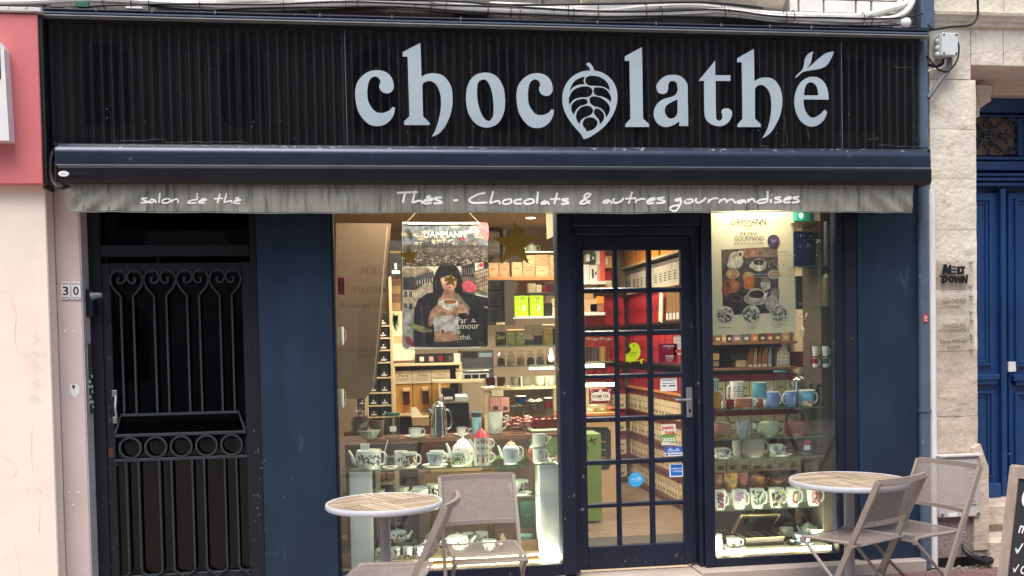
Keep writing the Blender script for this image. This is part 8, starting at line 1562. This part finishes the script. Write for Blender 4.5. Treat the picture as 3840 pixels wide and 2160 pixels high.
X, Z, w_, h = spot(kR3, 968, 1240, -140, 100, HY, zh_); t = thing('teal_tin', 'round teal tea tin with a white and green label at the top right', 'tea tin', (X, HY, Z)); mb = MB(); mb.lathe([(0,0),(w_*.5,0),(w_*.5,h*.8)], (X, HY+.08, Z), 24); part(t, 'body', mb, M['teal'], sm=True); mb = MB(); mb.lathe([(w_*.5,0),(w_*.51,h*.18),(0,h*.2)], (X, HY+.08, Z+h*.8), 24); part(t, 'lid', mb, M['dkgreen'], sm=True); mb = MB(); decal(mb, X, HY+.08, Z, lambda q: w_*.5, [(-1.95, h*.3, .03, h*.26, 0, (26,96,64), 'r'), (-1.98, h*.32, .016, .02, .3, (210,224,214), 'o')]); part(t, 'label', mb, M['print'], kind='stuff')
zg2 = ZZ(*kR3(1180, 580), .2); shelf('glass_shelf', 'glass shelf under the deep blue tin in the right window', XX(*kR3(960, 580), .2), rx1-.01, .12, .46, zg2, .01, M['greeng'], gedge)
X, Z, w_, h = spot(kR3, 975, 1200, 195, 590, .24, zg2); t = thing('blue_tin', 'square deep blue tea tin sprinkled with pale blossoms', 'tea tin', (X, .24, Z)); part(t, 'body', MB().box(X-w_/2, X+w_/2, .24, .4, Z, Z+h*.97, .006), M['navytin']); part(t, 'lid', MB().box(X-w_/2-.001, X+w_/2+.001, .239, .401, Z+h*.97, Z+h, .003), M['steel']); mb = MB()
for i in range(26): x, z = X+w_*random.uniform(-.3,.48), Z+h*random.uniform(.55,.93); r = random.uniform(.002,.006); mb.add([(x-r,.2388,z),(x,.2388,z-r),(x+r,.2388,z),(x,.2388,z+r)], [(0,1,2,3)], lin((196,200,206)))
part(t, 'blossom_print', mb, M['print'], kind='stuff')
X, Z, w_, h = spot(kR3, 1290, 1405, 75, 555, .17, zg2); t = thing('thermos', 'tall matt black flask with dark handle at the top right', 'flask', (X, .17, Z)); mb = MB(); mb.lathe([(0,0),(w_*.5,0),(w_*.5,h*.78),(w_*.46,h*.84),(w_*.46,h*.9),(w_*.4,h),(0,h)], (X,.17,Z), 22); part(t, 'body', mb, M['black'], sm=True); mb = MB(); handle(mb, X, .17, Z+h*.5, Z+h*.85, w_*.5, w_*.3, -1, .007); part(t, 'handle', mb, M['black'])
X, Z, w_, h = spot(kR3, 1205, 1272, 290, 560, .2, zg2); t = thing('glass_bottle', 'slim clear glass infuser bottle with white tag beside the black flask', 'bottle', (X, .2, Z)); mb = MB(); mb.lathe([(0,0),(w_*.45,0),(w_*.48,h*.9),(w_*.3,h)], (X,.2,Z), 16); part(t, 'glass', mb, M['clearg'], sm=True); part(t, 'cap', MB().box(X-w_*.3, X+w_*.3, .19, .21, Z+h, Z+h*1.1, .003), M['black']); part(t, 'tag', MB().box(X-w_*.5, X+w_*.1, .16, .162, Z+h*.95, Z+h*1.08), M['white'])
zo = ZZ(*kR3(1340, 1010), .2); shelf('glass_shelf', 'small glass shelf under the olive flask in the right window', XX(*kR3(1200, 1012), .2), rx1-.01, .12, .3, zo, .008, M['greeng'], gedge)
X, Z, w_, h = spot(kR3, 1282, 1402, 605, 1012, .19, zo); t = thing('olive_flask', 'olive green metal drinking flask with black loop cap', 'flask', (X, .19, Z)); mb = MB(); mb.lathe([(0,0),(w_*.5,0),(w_*.5,h*.72),(w_*.42,h*.82),(w_*.2,h*.88),(0,h*.88)], (X,.19,Z), 22); part(t, 'body', mb, M['olive'], sm=True); mb = MB(); mb.lathe([(w_*.22,0),(w_*.24,h*.06),(w_*.12,h*.08),(0,h*.08)], (X,.19,Z+h*.88), 16); part(t, 'cap', mb, M['black'], sm=True); mb = MB(); mb.tube([(X+w_*.1*math.cos(q), .19, Z+h*.96+w_*.15*math.sin(q)) for q in [i*.4 for i in range(9)]], .004, 5); part(t, 'loop', mb, M['black'])
carton('dark teal gift box on the shelf under the deep blue tin', kR3, 1000, 1270, 680, 1040, .5, mat('dark_teal_card', (30,46,58), .4, var=.1), .02, name='gift_box', face=[(.1,.12,.45,.2,M['steel']),(.5,.3,.9,.42,M['steel'])])
X, Z, w_, h = spot(kR3, 1050, 1240, 1085, 1380, .5); t = thing('ribbon_parcel', 'grey gift parcel tied with a long white string bow', 'gift parcel', (X, .5, Z)); mb = MB(); mb.lathe([(0,0),(w_*.4,0),(w_*.5,h*.4),(w_*.2,h*.85),(w_*.3,h)], (X,.5,Z), 8); part(t, 'wrap', mb, M['grey']); mb = MB(); mb.tube([P(*kR3(*p), .42) for p in ((1015,1105),(1050,1095),(1100,1130),(1120,1080),(1135,1075),(1100,1150),(1215,1140),(1220,1120),(1140,1150),(1060,1150),(1015,1105))], .0025, 5); part(t, 'bow', mb, M['white'])
R = random.Random(9); it = []
it.append(((92,82,78), [(186,396),(800,362),(815,1080),(205,1108)]))
for col, p in (((112,98,90),[(190,400),(420,385),(400,520),(190,560)]),((150,126,112),[(420,380),(800,362),(803,480),(560,470)]),((180,128,112),sm2([(410,420),(480,380),(560,400),(600,450),(540,480),(440,480)])),((70,66,68),[(200,870),(812,820),(815,1080),(205,1108)])): it.append((col, p))
for col, e in (((232,222,206),(345,510,82,92)),((232,222,206),(285,560,34,40)),((214,202,190),(395,440,34,36)),((92,82,78),(395,445,18,20)),((216,176,132),(312,655,76,58)),((226,220,212),(595,560,84,70)),((90,72,66),(597,532,62,34)),((214,204,196),(520,575,30,26)),((212,196,176),(760,665,70,52)),((190,160,126),(760,665,52,36)),((182,110,84),(295,790,98,80)),((200,132,100),(330,770,60,40)),((168,92,72),(240,830,50,70)),((222,214,206),(670,775,56,66)),((150,140,132),(668,730,46,22)),((196,188,182),(560,930,130,72)),((226,220,214),(572,885,100,72)),((62,48,44),(570,880,84,44)),((120,110,106),(355,925,64,40)),((52,46,48),(355,922,52,30)),((206,196,188),(740,980,76,90)),((160,150,144),(770,860,50,50))): it.append((col, ell(*e, n=20)))
it.append(((206,176,140), sm2([(430,650),(540,650),(548,760),(530,820),(445,820),(432,760)]))); it.append(((224,130,62), sm2([(436,705),(544,700),(546,770),(528,812),(448,812),(436,770)]))); it.append(((236,228,220), [(646,890),(690,850),(700,862),(662,930),(646,940)]))
for (cx, cy, cols) in ((226,1110,[(120,56,52),(96,40,40),(140,72,64)]),(512,1100,[(66,72,66),(50,56,52),(88,92,80)]),(812,1088,[(120,108,84),(96,86,70),(150,136,104)])):
    it.append(((236,232,224), ell(cx, cy-10, 96, 92)));
    for i in range(60): a2, rr = R.uniform(0, 6.28), 82*math.sqrt(R.uniform(0, 1)); it.append((R.choice(cols), ell(cx+rr*math.cos(a2), cy+rr*math.sin(a2)*.95, R.uniform(8,22), R.uniform(3,8), 8, R.uniform(0,3))))
it.append(((88,72,110), ell(753, 302, 67, 70, 24)))
IK, GR = (62,56,54), (150,140,128)
poster('cream_poster', 'cream coloured tea poster with breakfast still life and purple badge', kR3, .25, [(62,1328),(1000,1290),(966,-60),(48,-60)], it, [('DAMMANN', 297, 668, 58, 124, IK, 0), ('FRÈRES', 416, 547, 122, 152, IK, 0), ('RÉVEIL', 392, 580, 190, 236, IK, .0), ('GOURMAND', 330, 646, 245, 300, IK, 0), ('NOUVEAUTÉS', 330, 648, 308, 346, GR, .01), ('W', 728, 778, 284, 325, (206,200,210), 0), ('SERACHA', 146, 288, 1232, 1250, GR, .01), ('VANILLA', 455, 578, 1215, 1233, GR, .01), ('TWIST', 470, 556, 1240, 1258, GR, .01), ('CINNAMON', 722, 884, 1202, 1222, GR, .01), ('ROLL', 766, 838, 1230, 1248, GR, .01)], base=(250,238,206))
t = thing('window_lettering', 'greyish white WEISS lettering stuck on the right window pane', 'window lettering', (P(*kR3(760, 560), .05).x, .05, P(*kR3(760, 700), .05).z)); WG = lin((196,190,182))
for (s_, x0, x1, y0, y1) in (('CE MAISON UTILISE', 640, 922, 410, 430), ('DU CHOCOLAT DE HAUTE QUALITÉ', 508, 1000, 448, 470), ('GARANTI PUR BEURRE DE CACAO', 512, 1015, 650, 672), ('ET SANS CONSERVATEURS', 562, 945, 682, 703)):
    A_, B_ = P(*kR3(x0, y1), .05), P(*kR3(x1, y0), .05); mb = MB(); text(mb, s_, facade(.0505), A_.x, B_.x, A_.z, B_.z, WG, bold=.012); part(t, 'small_lettering', mb, M['print'])
for st in ([(590,520),(630,610),(655,530)],[(640,560),(668,605),(700,518),(915,518)],[(690,575),(770,565),(755,530),(715,535),(705,575),(730,605),(790,595)],[(795,530),(795,600)],[(855,545),(815,550),(815,572),(850,580),(848,598),(808,598)],[(910,545),(870,550),(870,572),(908,580),(905,603),(810,606)]):
    mb = MB(); mb.tube([(P(*kR3(x, y), .05).x, .0505, P(*kR3(x, y), .05).z) for x, y in (smooth(st, 4, False) if len(st) > 3 else st)], 0, sq=(.0035, .0008)); part(t, 'logo_stroke', mb, mat('grey_white_film', (196,190,182), .5, var=0))
# ================================================================== stickers on the glazed door
SYk = DYS+.0195
def stk(name, label, k, x0, x1, y0, y1, col, items=(), texts=(), cat='sticker', edge=None):
    a_, b_ = P(*k(x0, y1), SYk), P(*k(x1, y0), SYk); t = thing(name, label, cat, (a_.x, SYk, a_.z)); w_, h = b_.x-a_.x, b_.z-a_.z; mb = MB()
    if col: mb.box(a_.x, b_.x, SYk-.0008, SYk, a_.z, b_.z, 0, lin(col))
    d = .0009
    for c_, p in items:
        d += .00005; mb.poly([(a_.x+w_*u, a_.z+h*v) for u, v in p], (), facade(SYk-d), .0, lin(c_))
    part(t, 'film', mb, M['print'])
    for s_, u0, u1, v0, v1, c_, b2 in texts: mb = MB(); text(mb, s_, facade(SYk-d-.0003), a_.x+w_*u0, a_.x+w_*u1, a_.z+h*v0, a_.z+h*v1, lin(c_), bold=b2); part(t, 'lettering', mb, M['print'])
    return t
LM = (196,216,40)
cir = lambda cx, cy, r, n=20, ry=None: [(cx+r*math.cos(2*math.pi*i/n), cy+(ry or r)*math.sin(2*math.pi*i/n)) for i in range(n)]
stk('bird_sticker', 'lime yellow bird sticker reading LØV on the middle door pane', kDr, 478, 642, 945, 1135, None, [(LM, smooth([(.02,.12,1),(.35,.12),(.62,.2),(.78,.4),(.8,.65),(.72,.88),(.52,1.0),(.3,.95),(.2,.84,1),(.3,.75),(.28,.6),(.15,.5),(.0,.42,1),(.08,.38,1),(.0,.3,1),(.06,.25,1)], 4)), (LM, [(.2,.03),(.4,.12),(.8,.14),(.8,.17),(.4,.15),(.19,.05)]), (LM, smooth([(.75,.16,1),(.85,.22),(1.0,.22,1),(.9,.14)], 3)), (LM, smooth([(.76,.14,1),(.82,.02),(.9,.0,1),(.88,.1)], 3)), ((50,56,30), cir(.46,.86,.04,12))], [('LØV', .18, .62, .45, .56, (40,44,30), .0), ('ORGANIC', .2, .6, .36, .4, (90,100,40), 0)])
stk('tea_sticker', 'dark transparent tea sticker with white lettering in the third door row', kDr, 772, 935, 955, 1122, (116,30,44), [], [('DAMMANN', .25, .82, .82, .92, (226,220,216), .0), ('FRÈRES', .46, .64, .73, .78, (200,190,190), 0), ('THÉS', .36, .78, .28, .4, (226,220,216), .02), ('TISANES', .36, .76, .16, .24, (210,200,200), .0), ('CAFÉS', .38, .7, .05, .13, (210,200,200), 0)])
stk('price_note', 'cream handwritten price note at the right of the third door row', kDr, 905, 972, 885, 1055, (226,208,180), [((190,120,100), [(.2,.7+.04),(.9,.74),(.9,.77),(.2,.77)]), ((120,100,90), [(.1,.5),(.85,.5),(.85,.53),(.1,.53)]), ((120,100,90), [(.1,.38),(.8,.38),(.8,.41),(.1,.41)]), ((190,70,60), [(.2,.1),(.9,.1),(.9,.28),(.2,.28)])], [])
stk('notice', 'white paper notice with handwriting above the door handle', kDr, 788, 930, 1256, 1374, (232,232,230), [((70,70,74), [(.12,.8),(.8,.8),(.8,.84),(.12,.84)]), ((70,70,74), [(.1,.58),(.92,.58),(.92,.63),(.1,.63)]), ((70,70,74), [(.1,.36),(.35,.36),(.35,.46),(.1,.46)]), ((70,70,74), [(.5,.36),(.92,.36),(.92,.46),(.5,.46)])], [], 'notice')
stk('guide_sticker', 'red and green guide sticker reading petit futé 2025', kDr2, 797, 920, 256, 444, (226,222,206), [((116,156,66), [(0,.15),(1,.15),(1,.58),(0,.5)]), ((70,90,50), [(.55,.08),(.95,.08),(.95,.12),(.55,.12)])], [('petit', .06, .86, .7, .92, (206,50,40), .03), ('futé', .25, .92, .52, .7, (206,50,40), .03), ('2025', .06, .96, .18, .35, (240,240,236), .03)])
stk('card_sticker', 'blue and white payment sticker with wave picture', kDr2, 826, 982, 450, 541, (228,230,234), [((66,96,176), [(0,.36),(1,.36),(1,1),(0,1)]), ((150,180,220), smooth([(.1,.5,1),(.3,.9),(.5,.6),(.7,.85),(.9,.5,1),(.5,.45)], 3)), ((90,80,160), [(.05,.06),(.18,.06),(.18,.28),(.05,.28)]), ((110,130,180), [(.24,.12),(.96,.12),(.96,.22),(.24,.22)])], [])
stk('card_sticker', 'square blue AMERICAN EXPRESS sticker with white border', kDr2, 866, 990, 600, 724, (222,228,236), [((30,110,196), [(.1,.1),(.88,.1),(.88,.9),(.1,.9)])], [('AMERICAN', .12, .86, .56, .68, (222,232,240), .02), ('EXPRESS', .25, .87, .36, .48, (222,232,240), .02)])
stk('round_sticker', 'round sky blue sticker in the middle of the sixth door row', kDr2, 506, 636, 678, 813, None, [((66,166,224), cir(.5,.5,.5,28)), ((190,220,240), cir(.72,.58,.12,14)), ((66,166,224), cir(.72,.58,.06,12)), ((190,220,240), [(.2,.52),(.55,.52),(.55,.64),(.5,.64),(.5,.57),(.2,.57)]), ((150,206,236), [(.2,.38),(.8,.38),(.8,.42),(.2,.42)]), ((150,206,236), [(.35,.84),(.65,.84),(.65,.87),(.35,.87)])], [])
# ================================================================== terrace furniture
TOPZ = .745
def clip_circle(poly, R, n=40):
    out = poly
    for i in range(n):
        a2 = 2*math.pi*(i+.5)/n; nx, ny = math.cos(a2), math.sin(a2); res = []
        for j in range(len(out)):
            p, q = out[j], out[(j+1) % len(out)]; dp, dq = p[0]*nx+p[1]*ny-R, q[0]*nx+q[1]*ny-R
            if dp <= 0: res.append(p)
            if (dp < 0) != (dq < 0) and abs(dp-dq) > 1e-9: f = dp/(dp-dq); res.append((p[0]+(q[0]-p[0])*f, p[1]+(q[1]-p[1])*f))
        out = res
        if len(out) < 3: return []
    return out
def table(label, px, py, wpx, rot):
    c_ = PZ(px, py, TOPZ); R = wpx/2/FPX*((c_-CAM).dot(fw)); t = thing('bistro_table', label, 'table', (c_.x, c_.y, GZ), 'round terrace tables')
    X, Y = c_.x, c_.y
    mb = MB(); mb.lathe([(R-.016,-.002),(R-.012,.001),(R-.004,0),(R,-.008),(R,-.024),(R-.006,-.032),(R-.02,-.032),(R-.02,-.004)], (X,Y,TOPZ), 56); part(t, 'rim', mb, M['greycoat'], sm=True)
    mb = MB(); mb.lathe([(0,-.03),(R-.02,-.03),(R-.02,-.02),(0,-.02)], (X,Y,TOPZ), 40); part(t, 'under_tray', mb, M['black'])
    sw = .043; Ri = R-.018
    for qd in range(4):
        ang = rot+qd*math.pi/2; n = 8
        # each quarter: slats run along one of its edges, the border slat along the other
        for i in range(n):
            u0, u1 = .0015+i*sw, .0015+(i+1)*sw-.0075
            if u0 > Ri: break
            pl = [(u0, .0015), (u1, .0015), (u1, Ri*1.1), (u0, Ri*1.1)]
            pl = [(x*math.cos(ang)-y*math.sin(ang), x*math.sin(ang)+y*math.cos(ang)) for x, y in pl]; pl = clip_circle(pl, Ri)
            if len(pl) < 3: continue
            dz = random.uniform(-.0012, .0008); mb = MB(); k_ = len(pl); mb.add([(X+u, Y+v, TOPZ-.001+dz) for u, v in pl]+[(X+u, Y+v, TOPZ-.019) for u, v in pl], [tuple(range(k_))]+[(i_, k_+i_, k_+(i_+1) % k_, (i_+1) % k_) for i_ in range(k_)]); part(t, 'slat', mb, (M['teak'], mat('paler_weathered_wood', (176,158,136), .7, var=.15, scale=7, bump=.25, bscale=40), mat('darker_weathered_wood', (152,134,113), .7, var=.15, scale=7, bump=.25, bscale=40))[random.choice((0,1,2))])
    mb = MB(); mb.tube([(X,Y,GZ+.03),(X,Y,TOPZ-.03)], .031, 24); part(t, 'post', mb, M['pole'], sm=True)
    mb = MB(); mb.lathe([(0,0),(.225,0),(.23,.006),(.2,.02),(.05,.034),(0,.034)], (X,Y,GZ), 40); part(t, 'base', mb, M['pole'], sm=True); return t
table('round slatted bistro table before the left shop window', 1441, 1880, 438, .5)
table('round slatted bistro table before the blue panel at the right', 3183, 1797, 436, .16)
def chair(label, pa, pb, stack=0):
    CT = .815+GZ; a_, b_ = PZ(*pa, CT), PZ(*pb, CT); mid = (a_+b_)/2; xd = (b_-a_); W2 = .225; ang = math.atan2(xd.y, xd.x)
    fwd = Vector((-math.sin(ang), math.cos(ang), 0)); org = mid+fwd*.30; org.z = GZ
    t = thing('folding_chair', label, 'chair', tuple(org), 'taupe folding chairs', ang); H = .815
    def bow(x, k): return -k*(1-(x/W2)**2)
    rail_f = lambda z: -.30+(.83-z)*.47 if z < .83 else -.30
    SEGS = [i/8 for i in range(9)]
    for sg2 in (-1, 1):
        x = sg2*W2; mb = MB(); mb.tube([(x, rail_f(z), z) for z in (.004, .2, .43, .6, H)], 0, sq=(.016, .0095)); part(t, 'side_rail', mb, M['taupe'], True)
        x2 = sg2*(W2-.026); mb = MB(); mb.tube([(x2, .24, .418), (x2, .2, .385), (x2, .02, .21), (x2, -.22, .004)], .0105, 8); part(t, 'rear_leg', mb, M['taupe'], True, True)
        mb = MB(); zc = .178; mb.tube([(sg2*(W2+.013), rail_f(zc), zc), (sg2*(W2-.04), rail_f(zc), zc)], .005, 8); part(t, 'pivot_bolt', mb, M['steel'], True)
        mb = MB(); mb.tube([(x2, rail_f(.44)-.03, .438), (x2, -.06, .436), (x2, .12, .434), (x2, .24, .43)], .010, 8); part(t, 'seat_rail', mb, M['taupe'], True, True)
        mb = MB().box(x2-.012, x2+.012, .215, .25, .395, .43, .004); part(t, 'hinge', mb, M['taupe'], True)
        mb = MB(); mb.tube([(sg2*(W2-.03), rail_f(.44)-.02, .432), (sg2*(W2+.022), rail_f(.44)-.02, .432)], .008, 8); part(t, 'seat_peg', mb, M['taupe'], True)
    xs = [-W2+2*W2*i/10 for i in range(11)]
    mb = MB(); mb.tube([(x, rail_f(H)+bow(x, .035), H-.004) for x in xs], 0, sq=(.010, .015)); part(t, 'top_bar', mb, M['taupe'], True)
    zl = .555; mb = MB(); mb.tube([(x, rail_f(zl)+bow(x, .035), zl) for x in xs], 0, sq=(.008, .012)); part(t, 'lower_bar', mb, M['taupe'], True)
    for x in (-.12, 0, .12): mb = MB(); mb.lathe([(0,0),(.005,0),(.004,.003),(0,.003)], (0,0,0), 8); mb.v = [(x+v[0], rail_f(zl)+bow(x, .035)-.0155-v[2], zl+v[1]) for v in mb.v]; part(t, 'rivet', mb, M['steel'], True)
    mb = MB(); mb.tube([(-W2+.03, -.2, .02), (W2-.03, -.2, .02)], .008, 8); part(t, 'foot_bar', mb, M['taupe'], True)
    mb = MB(); mb.tube([(-W2+.01, rail_f(.03), .03), (W2-.01, rail_f(.03), .03)], .008, 8); part(t, 'foot_bar', mb, M['taupe'], True)
    # woven mesh: warp and weft strands, see-through
    def strip_(mb, pts, nrm, wd):
        v = []
        for p, s2 in pts: v += [tuple(Vector(p)-Vector(s2)*wd), tuple(Vector(p)+Vector(s2)*wd)]
        mb.add(v, [(2*i, 2*i+1, 2*i+3, 2*i+2) for i in range(len(pts)-1)])
    mb = MB(); n1 = 34;
    for i in range(n1):
        z = zl+.012+(H-.03-zl)*i/(n1-1); strip_(mb, [((x, rail_f(z)+bow(x, .034), z), (0,-.35,1)) for x in xs], None, .0021)
    for i in range(52):
        x = -W2+.014+(2*W2-.028)*i/51; strip_(mb, [((x, rail_f(z)+bow(x, .034)+.0008, z), (1,0,0)) for z in (zl+.006, (zl+H)/2, H-.016)], None, .0013)
    part(t, 'back_mesh', mb, M['mesh'], True, kind='stuff')
    sag = lambda x, f: .437-.018*(1-(x/(W2-.02))**2)*math.sin(math.pi*min(1, max(0, (f+.17)/.42)))-.02*max(0, (f-.17)/.09)**2
    mb = MB(); f0, f1 = rail_f(.44)-.045, .262
    for i in range(84):
        f = f0+(f1-f0)*i/83; strip_(mb, [((x*.92, f, sag(x*.92, f)), (0,1,0)) for x in xs], None, .0014)
    for i in range(90):
        x = -(W2-.022)+2*(W2-.022)*i/89; strip_(mb, [((x, f0+(f1-f0)*q/8, sag(x, f0+(f1-f0)*q/8)-.0008), (1,0,0)) for q in range(9)], None, .0014)
    part(t, 'seat_mesh', mb, M['mesh'], True, kind='stuff')
    for f in (f0, f1): part(t, 'seat_hem', MB().tube([(x*.92, f, sag(x*.92, f)) for x in xs], .006, 6), M['taupe'], True, True)
    return t
chair('folding chair seen edge on, its seat tucked towards the left table', (1676, 1898), (1712, 1849))
chair('folding mesh chair facing the street behind the left table', (1921, 1779), (1649, 1791))
chair('folding chair in front of the right table, seen from behind', (3291, 1809), (3480, 1776))
chair('folding chair before the stone pier, facing left', (3672, 1748), (3453, 1721))
# ================================================================== chalk board
BZ = .93
tl = PZ(3795, 1745, BZ); BA = math.radians(-58)
cbd = thing('chalk_board', 'wooden framed black A-board with white chalk writing at the right edge', 'A-board', (tl.x, tl.y, GZ), None, BA); tlt = math.radians(15.5); BH = .95
def bl(u, v, t): return (u, -(BH-v)*math.sin(tlt)-t*math.cos(tlt), v*math.cos(tlt)-t*math.sin(tlt))
def brd(u0, u1, v0, v1, t0, t1): return MB().add([bl(u, v, t) for t in (t0, t1) for v in (v0, v1) for u in (u0, u1)], [(0,1,3,2)[::-1],(4,5,7,6),(0,1,5,4),(2,6,7,3),(0,4,6,2),(1,3,7,5)])
gw = mat('grey_weathered_frame', (150,134,122), .7, var=.2, scale=6, stretch=(6,6,1), bump=.3)
for nm, a_ in (('stile', (0,.05,0,BH,0,.03)), ('stile', (.5,.55,0,BH,0,.03)), ('top_rail', (.051,.499,BH-.06,BH,.001,.029)), ('bottom_rail', (.051,.499,.1,.16,.001,.029))): part(cbd, nm, brd(*a_), gw, True)
part(cbd, 'board', brd(.05, .5, .16, BH-.06, .006, .016), mat('black_chalk_panel', (30,30,32), .7, var=.2, scale=8), True)
mb = MB()
for nm, y0, y1, s_ in (('back_leg', 0, 0, .02), ('back_leg', 0, 0, .5)): part(cbd, nm, MB().tube([(s_+.01, .0, .9), (s_+.01, .28, .01)], 0, sq=(.018, .012)), gw, True)
for s_, u0, u1, v0, v1, b_ in (('Chocolats', .075, .46, .735, .86, .03), ('nos thés du soir', .075, .45, .60, .66, .015), ("√ thé de l'Aubrac", .07, .45, .49, .55, .015), ('√ Oolong Poire Ananas', .07, .46, .38, .44, .015), ('√ Cinnamon Roll', .07, .44, .27, .33, .015)):
    mb = MB(); text(mb, s_, lambda u, v, t: bl(u, v, .0172), u0, u1, v0, v1, bold=b_, shear=.25); part(cbd, 'chalk_line', mb, mat('white_chalk', (222,222,220), .9, var=.05), True)
